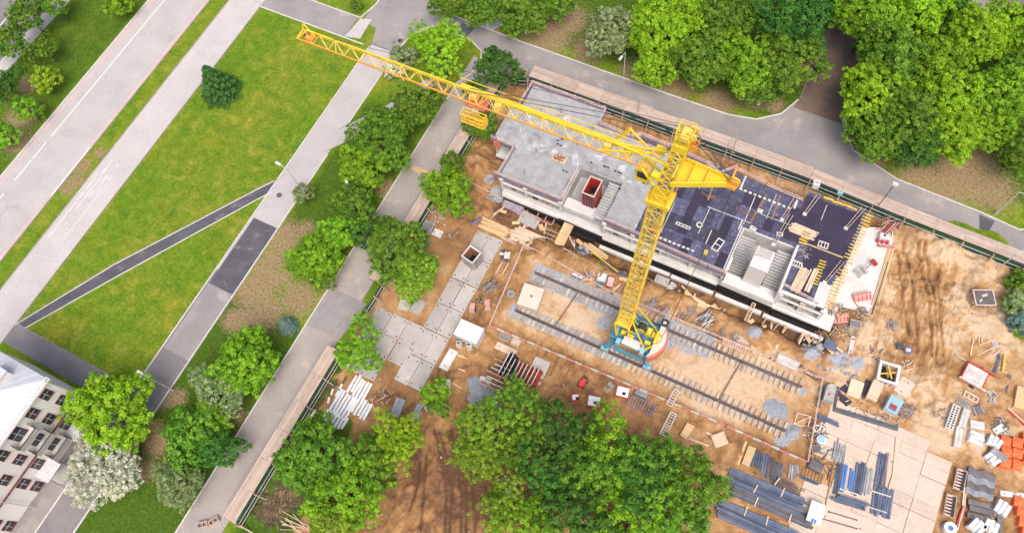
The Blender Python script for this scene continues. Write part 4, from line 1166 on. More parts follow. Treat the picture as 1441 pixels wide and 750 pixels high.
# carriage: four bent legs with wheel bogies
for sx in (-1, 1):
    for sy in (-1, 1):
        mb = MB()
        mb.bar((sx * 1.3, sy * 1.2, 1.75), (sx * 2.3, sy * 2.2, 1.6), 0.55, 0.5)
        mb.bar((sx * 2.25, sy * 2.15, 1.65), (sx * 2.95, sy * 2.95, 0.85), 0.45, 0.5)
        lg = mb.build('leg', BLU, cr)
        bo = MB().box((sx * 2.95, sy * 3.02, 0.5), (1.25, 0.42, 0.7), taper=0.75).build('bogie', SKYB if sy < 0 else BLU, cr)
        for q in (-0.35, 0.35):
            MB().tube((sx * 2.95 + q, sy * 3.02 - 0.12, 0.26), (sx * 2.95 + q, sy * 3.02 + 0.12, 0.26), 0.27, 12).build('wheel', MATS['steel_dark'], bo)
for s in (-1, 1):
    MB().box((0, s * 2.55, 1.0), (3.9, 0.3, 0.35)).build('carriage_beam', BLU, cr)
ring = MB()
ring.hollow((0, 0, 1.5), (0, 0, 2.0), 1.7, 1.0, 24)
ring.build('slewing_ring', MATS['steel_dark'], cr, True)
# rotating platform
MB().box((0.2, 0, 2.2), (6.0, 3.2, 0.35)).build('platform', BLU, cr)
for s in (-1, 1):
    MB().box((0.3, s * 1.75, 2.45), (6.2, 0.28, 0.5)).build('platform_beam', BLU, cr)
MB().box((0.3, -1.95, 2.9), (2.9, 0.5, 0.9)).build('electrical_cabinet', SKYB, cr)
MB().box((0.1, -1.75, 3.42), (2.2, 1.1, 0.12)).build('cabinet_roof', MATS['barrier_pale'], cr)
for q in (-1.5, 1.75):
    MB().box((q, -2.2, 2.9), (0.55, 0.7, 1.1)).build('side_box', SKYB, cr)
for (x, y, r, w, mn) in ((-0.6, 0.3, 0.42, 1.3, 'rubber'), (0.5, 0.9, 0.46, 1.1, 'rubber'), (1.5, 0.6, 0.36, 0.9, 'crane_yellow'), (-1.0, 1.3, 0.34, 0.8, 'crane_yellow')):
    d = MB().tube((x, y - w / 2, 3.0), (x, y + w / 2, 3.0), r, 14).build('winch_drum', MATS[mn], cr, False)
    for s in (-1, 1):
        MB().tube((x, y + s * w / 2 - 0.03, 3.0), (x, y + s * w / 2 + 0.03, 3.0), r + 0.12, 14).build('flange', YEL, d)
for (x, y, sz, mn) in ((-1.4, -0.7, (0.7, 0.6, 0.6), 'crane_yellow'), (-0.3, -0.8, (0.8, 0.5, 0.5), 'crane_yellow'), (1.9, -0.7, (0.9, 0.5, 0.6), 'crane_yellow'), (-1.9, 0.4, (0.5, 0.8, 0.9), 'rubber'), (0.9, -0.4, (0.4, 0.9, 0.4), 'steel_dark'), (2.2, 0.6, (0.5, 0.9, 0.5), 'crane_yellow')):
    MB().box((x, y, 2.4 + sz[2] / 2), sz, taper=0.85).build('motor_housing', MATS[mn], cr)
# ballast: curved blocks behind the platform
nb_ = 10
for band, (z0, z1, mn) in enumerate(((1.7, 3.05, 'ballast_red'), (3.05, 3.6, 'ballast_top'))):
    mb = MB()
    outer, inner = [], []
    for k in range(nb_ + 1):
        a = rad(-52 + 104 * k / nb_)
        ro = 4.15 - (0.0 if band == 0 else 0.28)
        outer.append((ro * math.cos(a), ro * 0.86 * math.sin(a)))
        inner.append((2.55 + 0.1 * math.cos(a), 2.9 * math.sin(a) * 0.95))
    mb.prism(outer + inner[::-1], z0, z1)
    mb.build('ballast_block', MATS[mn], cr)
MB().box((2.75, 0.2, 3.2), (0.5, 1.6, 1.0)).build('ballast_frame', YEL, cr)
ty = MB().hollow((2.9, 2.35, 3.62), (2.9, 2.35, 3.9), 0.52, 0.26, 16).build('fender_tyre', MATS['rubber'], cr, True)
MB().tube((2.9, 2.35, 3.62), (2.9, 2.35, 3.7), 0.25, 12).build('tyre_core', MATS['white_block'], ty)

# tower: square lattice
TB, TT = Vector(L(-8.35, 30.5, 6.2)), Vector(L(-7.0, 30.85, 38.3))


def lattice(parent, A, B, wa, wb, n, chord, lace, name, mat_, lace_name='lacing', rungs=True, lace_mat=None, xb=False):
    A, B = Vector(A), Vector(B)
    def corner(u, i):
        w = (wa + (wb - wa) * u) / 2
        p = A.lerp(B, u)
        sx, sy = ((-1, -1), (1, -1), (1, 1), (-1, 1))[i]
        return p + Vector((sx * w, sy * w, 0))
    for i in range(4):
        MB().bar(corner(0, i), corner(1, i), chord).build('chord', mat_, parent)
    for k in range(n):
        mb = MB()
        u0, u1 = k / n, (k + 1) / n
        for i in range(4):
            j = (i + 1) % 4
            if k % 2:
                mb.bar(corner(u0, i), corner(u1, j), lace)
                if xb:
                    mb.bar(corner(u0, j), corner(u1, i), lace)
            else:
                mb.bar(corner(u0, j), corner(u1, i), lace)
                if xb:
                    mb.bar(corner(u0, i), corner(u1, j), lace)
            if rungs:
                mb.bar(corner(u1, i), corner(u1, j), lace)
        mb.build(lace_name, lace_mat or mat_, parent)


tw = bpy.data.objects.new('tower', None)
C.objects.link(tw)
tw.parent = cr
lattice(tw, TB, TT, 1.65, 1.4, 20, 0.13, 0.06, 'tower', YEL, 'tower_section', lace_mat=MATS['crane_worn'])
tw2 = bpy.data.objects.new('inner_mast', None)
C.objects.link(tw2)
tw2.parent = cr
lattice(tw2, TB + Vector((0, 0, 0.5)), TT, 0.8, 0.75, 9, 0.06, 0.045, 'mast', YEL, 'mast_section', lace_mat=MATS['crane_worn'])
MB().box((TB.x, TB.y, TB.z), (2.0, 2.0, 0.45)).build('tower_collar', YEL, cr)
for k in range(4):
    p = TB.lerp(TT, 0.14 + 0.22 * k)
    MB().box((p.x + 0.25, p.y + 0.2, p.z), (0.7, 0.6, 0.06)).build('rest_platform', MATS['crane_orange'], cr)
# portal legs and raking struts to the platform
for sx, sy in ((-1, -1), (-1, 1), (1, -1), (1, 1)):
    MB().bar((TB.x + sx * 0.95, TB.y + sy * 0.95, TB.z), (TB.x + 0.3 + sx * 0.75, TB.y + sy * 1.3, 2.3), 0.2).build('portal_leg', YEL, cr)
MB().bar((TB.x - 0.95, TB.y - 0.95, TB.z), (TB.x - 0.4, TB.y + 1.25, 2.6), 0.09).bar((TB.x - 0.95, TB.y + 0.95, TB.z), (TB.x - 0.4, TB.y - 1.25, 2.6), 0.09).build('portal_brace', YEL, cr)
for s in (-1, 1):
    top = TB.lerp(TT, 0.10)
    MB().tube((top.x + 1.0, top.y + s * 0.95, top.z), (1.9, s * 1.65, 2.6), 0.11, 8).build('raking_strut', YEL, cr)
    MB().tube((1.9, s * 1.65, 2.6), (3.2, s * 0.4, 3.9), 0.13, 8).build('ballast_strut', YEL, cr)
# collar and head
MB().box((TT.x, TT.y, TT.z - 0.2), (2.2, 1.7, 0.55)).build('head_collar', YEL, cr)
HB, HT = TT + Vector((0, 0, 0.1)), Vector(L(-6.2, 31.4, 47.3))
hd = bpy.data.objects.new('tower_head', None)
C.objects.link(hd)
hd.parent = cr
lattice(hd, HB, HT, 1.45, 1.0, 8, 0.13, 0.07, 'head', YEL, 'head_section', xb=True)
MB().box((HT.x - 0.1, HT.y, HT.z - 1.1), (1.2, 1.3, 0.9)).build('winch_box', YEL, cr)
MB().box((HT.x, HT.y, HT.z + 0.15), (1.2, 1.3, 0.1)).build('top_platform', YEL, cr)
for s in (-1, 1):
    MB().tube((HT.x + 0.5, HT.y + s * 0.35 - 0.06, HT.z + 0.6), (HT.x + 0.5, HT.y + s * 0.35 + 0.06, HT.z + 0.6), 0.45, 14).build('sheave', MATS['crane_worn'], cr)
    MB().tube((HT.x + 0.8, HT.y + s * 0.3 - 0.05, HT.z - 0.8), (HT.x + 0.8, HT.y + s * 0.3 + 0.05, HT.z - 0.8), 0.4, 14).build('sheave', ORG, cr)
mb = MB()
for x, y in ((-0.6, -0.65), (0.6, -0.65), (0.6, 0.65), (-0.6, 0.65)):
    mb.bar((HT.x + x, HT.y + y, HT.z + 0.2), (HT.x + x, HT.y + y, HT.z + 0.95), 0.05)
for z in (0.55, 0.95):
    mb.bar((HT.x - 0.6, HT.y - 0.65, HT.z + z), (HT.x - 0.6, HT.y + 0.65, HT.z + z), 0.05).bar((HT.x + 0.6, HT.y - 0.65, HT.z + z), (HT.x + 0.6, HT.y + 0.65, HT.z + z), 0.05)
    mb.bar((HT.x - 0.6, HT.y + 0.65, HT.z + z), (HT.x + 0.6, HT.y + 0.65, HT.z + z), 0.05).bar((HT.x - 0.6, HT.y - 0.65, HT.z + z), (HT.x + 0.6, HT.y - 0.65, HT.z + z), 0.05)
mb.build('top_railing', YEL, cr)
MB().box((HT.x + 0.1, HT.y - 0.2, HT.z + 0.5), (0.7, 1.1, 0.5)).build('limit_switch_box', MATS['crane_worn'], cr)
# jib: three chords with zigzag lacing
JX0, JX1, JY0, JY1, JZ = -8.4, -42.9, 31.15, 31.05, 42.3
jb = bpy.data.objects.new('jib', None)
C.objects.link(jb)
jb.parent = cr
NJ = 20


def jp(u, k):
    x = JX0 + (JX1 - JX0) * u
    y = JY0 + (JY1 - JY0) * u
    w = 0.52
    hgt = 1.1
    if k == 0:
        return Vector(L(x, y - w, JZ))
    if k == 1:
        return Vector(L(x, y + w, JZ))
    return Vector(L(x, y, JZ + hgt))


MB().bar(jp(0, 0), jp(1, 0), 0.12, 0.14).build('lower_chord', ORG, jb)
MB().bar(jp(0, 1), jp(1, 1), 0.12, 0.14).build('lower_chord', YEL, jb)
MB().bar(jp(0.02, 2), jp(0.965, 2), 0.12, 0.14).build('upper_chord', YEL, jb)
for k in range(NJ):
    u0, um, u1 = k / NJ, (k + 0.5) / NJ, (k + 1) / NJ
    mb = MB()
    for s in (0, 1):
        if k > 0:
            mb.bar(jp(u0, s), jp(um, 2), 0.06)
        mb.bar(jp(um, 2), jp(u1, s), 0.06)
    mb.bar(jp(u1, 0), jp(u1, 1), 0.07)
    mb.bar(jp(u0, 0), jp(u1, 1), 0.05)
    if k % 4 == 1:
        mb.bar(jp(um, 0), jp(um, 2), 0.10).bar(jp(um, 1), jp(um, 2), 0.10)
    mb.build('jib_section', MATS['crane_worn'], jb)
# jib tip frame with pulley
mb = MB()
for s in (0, 1):
    mb.bar(jp(0.965, 2), jp(1.0, s), 0.12)
mb.bar(jp(1, 0), jp(1, 1), 0.16, 0.2).bar(jp(1.0, 1), jp(1.0, 1) + Vector((0, 0.25, 0.6)), 0.1)
mb.bar(jp(0.93, 2) + Vector((0, -0.4, 0)), jp(0.99, 2) + Vector((0, 0.6, -0.2)), 0.1)
mb.build('jib_tip_frame', YEL, jb)
pt = jp(0.975, 2)
MB().tube((pt.x, pt.y - 0.1, pt.z - 0.8), (pt.x, pt.y + 0.1, pt.z - 0.8), 0.42, 14).build('tip_pulley', MATS['rust'], jb)
MB().box((pt.x + 0.5, pt.y, pt.z - 0.9), (0.8, 0.9, 0.5)).build('tip_winch', ORG, jb)
# walkway and hoist near the root
MB().bar(jp(0.03, 1) + Vector((0, 0.28, 0.15)), jp(0.52, 1) + Vector((0, 0.28, 0.15)), 0.32, 0.05).build('walkway', YEL, jb)
MB().bar(jp(0.03, 1) + Vector((0, 0.42, 0.9)), jp(0.52, 1) + Vector((0, 0.42, 0.9)), 0.06).build('walkway_handrail', YEL, jb)
for u in (0.06, 0.11, 0.40, 0.47):
    p = jp(u, 2)
    MB().box((p.x, p.y + 0.1, p.z - 0.8), (0.8, 0.7, 0.5), taper=0.85).build('hoist_box', MATS['crane_worn'], jb)
# root A-frame and cab
rt = jp(0.0, 2)
for s in (0, 1):
    MB().bar(jp(0.02, s), HB + Vector((-0.6, (-1, 1)[s] * 0.7, 2.6)), 0.16).build('root_bar', YEL, jb)
    MB().bar(jp(0.09, 2), HB.lerp(HT, 0.62) + Vector((-0.5, (-1, 1)[s] * 0.6, 0)), 0.13).build('stay_bar', YEL, jb)
    MB().bar(jp(0.13, s), jp(0.02, 2) + Vector((0.6, 0, 0.4)), 0.12).build('stay_bar', YEL, jb)
MB().bar(jp(0.10, 1) + Vector((0, 0.5, 0)), jp(0.07, 1) + Vector((0, 0.9, 1.6)), 0.28, 0.2).build('bracket', YEL, jb)
MB().bar(jp(0.07, 1) + Vector((0, 0.9, 1.5)), HB.lerp(HT, 0.45), 0.14).build('stay_bar', YEL, jb)
cb = MB().box(L(-8.9, 31.6, 40.1), (1.25, 1.15, 1.7), taper=0.95).build('cab', YEL, cr)
MB().box(L(-9.54, 31.6, 40.3), (0.06, 0.9, 0.9)).build('window', MATS['glass_dark'], cb)
MB().box(L(-8.9, 31.01, 40.3), (0.9, 0.06, 0.8)).build('window', MATS['glass_dark'], cb)
MB().box(L(-8.9, 31.6, 40.98), (1.3, 1.2, 0.08)).build('roof', MATS['crane_worn'], cb)
MB().box(L(-8.0, 32.1, 43.2), (0.8, 0.6, 0.5)).build('winch_house', YEL, cr)
MB().box(L(-7.6, 30.2, 42.4), (0.6, 0.5, 0.6)).build('winch_house', YEL, cr)
# tail strut: tapered trough
ts = MB()
a0, a1, b0 = L(-6.1, 29.75, 42.2), L(-6.1, 32.35, 42.4), L(-2.6, 31.35, 42.8)
ts.add([L(-6.2, 29.9, 42.1), L(-6.2, 32.5, 42.1), L(-2.3, 31.9, 42.75), L(-2.3, 31.3, 42.75), L(-6.2, 29.9, 42.3), L(-6.2, 32.5, 42.3), L(-2.3, 31.9, 42.95), L(-2.3, 31.3, 42.95)],
       [(3, 2, 1, 0), (4, 5, 6, 7), (0, 1, 5, 4), (1, 2, 6, 5), (2, 3, 7, 6), (3, 0, 4, 7)])
ts.build('tail_plate', YEL, cr)
MB().bar(L(-6.2, 29.9, 42.5), L(-2.2, 31.3, 43.1), 0.14, 0.6).build('tail_beam', YEL, cr)
MB().bar(L(-6.2, 32.5, 42.5), L(-2.2, 31.9, 43.1), 0.14, 0.6).build('tail_beam', YEL, cr)
for u in (0.3, 0.6):
    MB().bar(L(-6.2 + 4 * u, 29.9 + 1.4 * u, 42.7 + .55 * u), L(-6.2 + 4 * u, 32.5 - 0.6 * u, 42.7 + .55 * u), 0.1, 0.3).build('tail_rib', YEL, cr)
MB().tube(L(-1.8, 31.45, 43.1), L(-1.8, 31.6, 43.1), 0.5, 14).build('tail_sheave', ORG, cr)
MB().tube(L(-1.8, 31.75, 43.1), L(-1.8, 31.9, 43.1), 0.5, 14).build('tail_sheave', YEL, cr)
MB().box(L(-1.9, 31.6, 42.8), (0.9, 0.7, 0.35)).box(L(-2.0, 32.3, 43.2), (0.16, 0.9, 0.16)).build('tail_bracket', ORG, cr)
MB().bar(L(-6.2, 30.0, 43.5), HT + Vector((0.3, 0, -2)), 0.12).bar(L(-6.0, 32.4, 43.2), HT + Vector((0.3, 0.4, -2)), 0.12).build('tail_stay', YEL, cr)
# trolley, basket and hook
trl = MB()
tx, tyy = -24.2, 31.05
trl.box(L(tx, tyy, JZ - 0.35), (1.9, 1.2, 0.14)).box(L(tx - 0.9, tyy, JZ - 0.15), (0.16, 1.25, 0.3)).box(L(tx + 0.9, tyy, JZ - 0.15), (0.16, 1.25, 0.3))
trl.build('trolley', MATS['ballast_red'], cr)
mb = MB()
bx0, bx1, by0, by1, bz0, bz1 = -25.2, -23.0, 29.45, 30.2, JZ - 1.5, JZ - 0.4
for z in (bz0, (bz0 + bz1) / 2, bz1):
    mb.bar(L(bx0, by0, z), L(bx1, by0, z), 0.07).bar(L(bx0, by1, z), L(bx1, by1, z), 0.07).bar(L(bx0, by0, z), L(bx0, by1, z), 0.07).bar(L(bx1, by0, z), L(bx1, by1, z), 0.07)
for i in range(4):
    x = bx0 + (bx1 - bx0) * i / 3
    mb.bar(L(x, by0, bz0), L(x, by0, bz1), 0.07).bar(L(x, by1, bz0), L(x, by1, bz1), 0.07)
bk_ = mb.build('basket', YEL, cr)
mb = MB()
for i in range(4):
    y = by0 + 0.12 + i * 0.24
    mb.box(L((bx0 + bx1) / 2, y, bz0 + 0.05), (bx1 - bx0, 0.14, 0.04))
mb.build('basket_floor', MATS['crane_orange'], bk_)
hp = (-23.0, 30.9, 36.5)
MB().box(L(hp[0], hp[1], hp[2]), (0.7, 0.4, 0.8), taper=0.7).tube(L(hp[0], hp[1], hp[2] - 0.9), L(hp[0], hp[1], hp[2] - 0.3), 0.1, 8).build('hook_block', MATS['ballast_red'], cr)
# ropes
rp = [(L(tx - 0.2, tyy - 0.2, JZ - 0.4), L(hp[0] - 0.1, hp[1], hp[2] + 0.4)), (L(tx + 0.8, tyy - 0.2, JZ - 0.4), L(hp[0] + 0.1, hp[1], hp[2] + 0.4))]
for a, b in rp:
    MB().tube(a, b, 0.03, 5).build('hoist_rope', MATS['cable'], cr)
HTt = (HT.x + 0.4, HT.y, HT.z + 0.8)
for s in (-0.3, 0.3):
    j1 = jp(0.48, 2)
    MB().tube((HTt[0], HTt[1] + s, HTt[2]), (j1.x, j1.y + s * 0.5, j1.z), 0.03, 5).build('jib_pendant', MATS['cable'], cr)
    p2 = L(-2.0, 31.6 + s * 0.5, 43.4)
    MB().tube((HTt[0], HTt[1] + s, HTt[2]), p2, 0.035, 5).build('tail_rope', MATS['cable'], cr)
    MB().tube(L(-1.6, 31.6 + s * 0.5, 43.0), (3.3, s, 3.9), 0.03, 5).build('ballast_rope', MATS['cable'], cr)
MB().tube((HTt[0], HTt[1] + 0.4, HTt[2]), tuple(jp(0.9, 2)), 0.022, 5).build('jib_pendant', MATS['cable'], cr)


# ---------------------------------------------------------------- trees
def crown_mesh(name, seed, R, Rz, nclump, per, leaf, cr=(0.55, 0.85), lobes=0.22, shell=0.5, low=-0.35):
    rs = np.random.RandomState(seed)
    # clump centres spread through the crown, denser near its skin
    d = rs.normal(size=(nclump * 3, 3))
    d /= np.linalg.norm(d, axis=1)[:, None]
    d = d[d[:, 2] > low][:nclump]
    n = len(d)
    ph = rs.rand(6) * 6.28
    az = np.arctan2(d[:, 1], d[:, 0])
    lob = 1 + lobes * (np.sin(2 * az + ph[0]) * 0.5 + np.sin(3 * az + ph[1]) * 0.6 + np.sin(5 * az + ph[2] + 2 * d[:, 2]) * 0.5) + rs.normal(size=n) * 0.07
    rr = (1 - shell) + shell * rs.rand(n) ** 0.45
    c = d * (rr * lob)[:, None] * np.array([R, R, Rz])
    crad = rs.uniform(cr[0], cr[1], n)
    tone_c = rs.rand(n)
    e = rs.normal(size=(n, per, 3))
    e /= np.linalg.norm(e, axis=2)[:, :, None]
    e[:, :, 2] = np.where(e[:, :, 2] < -0.3, -e[:, :, 2], e[:, :, 2])
    p = c[:, None, :] + e * (crad[:, None] * (0.55 + 0.55 * rs.rand(n, per)))[:, :, None] * np.array([1, 1, 0.75])
    nrm = 0.55 * e + 0.30 * d[:, None, :] + np.array([0, 0, 0.35]) + 0.45 * rs.normal(size=e.shape)
    nrm /= np.linalg.norm(nrm, axis=2)[:, :, None]
    t = np.cross(nrm, rs.normal(size=nrm.shape))
    t /= np.linalg.norm(t, axis=2)[:, :, None] + 1e-9
    b = np.cross(nrm, t)
    sz = leaf * (0.6 + 0.8 * rs.rand(n, per))[:, :, None]
    P0, P1, P2, P3 = p - t * sz, p - b * sz * 0.62 + nrm * sz * 0.12, p + t * sz, p + b * sz * 0.62 + nrm * sz * 0.12
    V = np.stack([P0, P1, P2, P3], 2).reshape(-1, 3)
    nq = n * per
    tone = np.clip(0.62 * tone_c[:, None] + 0.38 * rs.rand(n, per), 0, 1).ravel()
    me = bpy.data.meshes.new(name)
    me.vertices.add(nq * 4)
    me.vertices.foreach_set('co', V.astype(np.float32).ravel())
    me.loops.add(nq * 4)
    me.loops.foreach_set('vertex_index', np.arange(nq * 4, dtype=np.int32))
    me.polygons.add(nq)
    me.polygons.foreach_set('loop_start', np.arange(0, nq * 4, 4, dtype=np.int32))
    a = me.attributes.new('leaf_tone', 'FLOAT', 'FACE')
    a.data.foreach_set('value', tone.astype(np.float32))
    me.materials.append(MATS['leaf_mid'])
    me.update(calc_edges=True)
    return me


def trunk_mesh(name, seed, H, Rz, R, r0):
    rr = random.Random(seed)
    mb = MB()
    pts = [Vector((0, 0, -0.3))]
    for k in range(1, 5):
        pts.append(Vector((rr.uniform(-.18, .18) * k * 0.5, rr.uniform(-.18, .18) * k * 0.5, H * k / 4)))
    for k in range(4):
        mb.tube(pts[k], pts[k + 1], r0 * (1 - 0.2 * k), 7, r0 * (1 - 0.2 * (k + 1)))
    for k in range(8):
        a = k * 0.8 + rr.uniform(-.3, .3)
        s = pts[2].lerp(pts[4], rr.uniform(0, 0.9))
        m = s + Vector((math.cos(a) * R * 0.45, math.sin(a) * R * 0.45, Rz * rr.uniform(.15, .4)))
        e = m + Vector((math.cos(a + rr.uniform(-.5, .5)) * R * 0.4, math.sin(a + rr.uniform(-.5, .5)) * R * 0.4, Rz * rr.uniform(.1, .4)))
        mb.tube(s, m, r0 * 0.38, 5, r0 * 0.2)
        mb.tube(m, e, r0 * 0.2, 5, r0 * 0.08)
    return mb.mesh(name, MATS['bark'])


# prototypes: kind -> list of (crown mesh, trunk mesh, nominal radius, nominal crown centre height)
def proto(kind, seeds, R, Rz, H, nclump, per, leaf, **kw):
    out = []
    for s in seeds:
        out.append((crown_mesh('crown', s, R, Rz, nclump, per, leaf, **kw), trunk_mesh('trunk', s, H, Rz, R, 0.06 * R), R, H))
    return out


PROTO = {
    'large': proto('large', (1, 2, 3), 4.6, 4.0, 7.0, 620, 32, 0.165, cr=(0.30, 0.55), lobes=0.28, shell=0.45),
    'dense': proto('dense', (11, 12, 13), 4.0, 3.8, 6.0, 560, 32, 0.14, cr=(0.26, 0.48), lobes=0.2, shell=0.45),
    'medium': proto('medium', (21, 22, 23), 3.0, 3.0, 5.0, 330, 32, 0.135, cr=(0.24, 0.44), lobes=0.28, shell=0.45),
    'open': proto('open', (31, 32, 33), 4.4, 3.2, 6.5, 330, 30, 0.15, cr=(0.25, 0.48), lobes=0.4, shell=0.75, low=-0.15),
    'airy': proto('airy', (71, 72, 73), 4.4, 3.6, 6.5, 360, 30, 0.15, cr=(0.26, 0.55), lobes=0.42, shell=0.65),
    'small': proto('small', (41, 42), 1.8, 1.9, 3.2, 130, 30, 0.115, cr=(0.18, 0.35), lobes=0.35),
    'fine': proto('fine', (51, 52), 4.2, 3.4, 5.5, 640, 32, 0.115, cr=(0.22, 0.42), lobes=0.22, shell=0.45),
    'shrub': proto('shrub', (61, 62), 1.6, 1.2, 1.0, 100, 32, 0.115, cr=(0.18, 0.36), lobes=0.3),
}
wash_me = MB().tube((0, 0, -0.1), (0, 0, 1.5), 0.30, 8, 0.24).mesh('whitewashed_base', MATS['whitewash'])
tree_k = 0


def tree(kind, loc, R, leafm, label, group=None, H=None, wash=False, name='broadleaf_tree', cat='tree', squash=1.0):
    global tree_k
    tree_k += 1
    cm, tm, r0, h0 = PROTO[kind][tree_k % len(PROTO[kind])]
    H = h0 * R / r0 if H is None else H
    s = R / r0
    t = thing(name, label, cat, (loc[0], loc[1], 0), RND.uniform(0, 360), group)
    c = inst('crown', cm, t, (0, 0, H), (0, 0, 0), (s * RND.uniform(.95, 1.05), s * RND.uniform(.95, 1.05), s * squash))
    c.material_slots[0].link = 'OBJECT'
    c.material_slots[0].material = MATS[leafm]
    k = inst('trunk', tm, t, (0, 0, 0), (0, 0, 0), (s, s, H / h0))
    if wash:
        inst('whitewashed_base', wash_me, t, (0, 0, 0), (0, 0, 0), (s * 0.95, s * 0.95, 1))
    return t


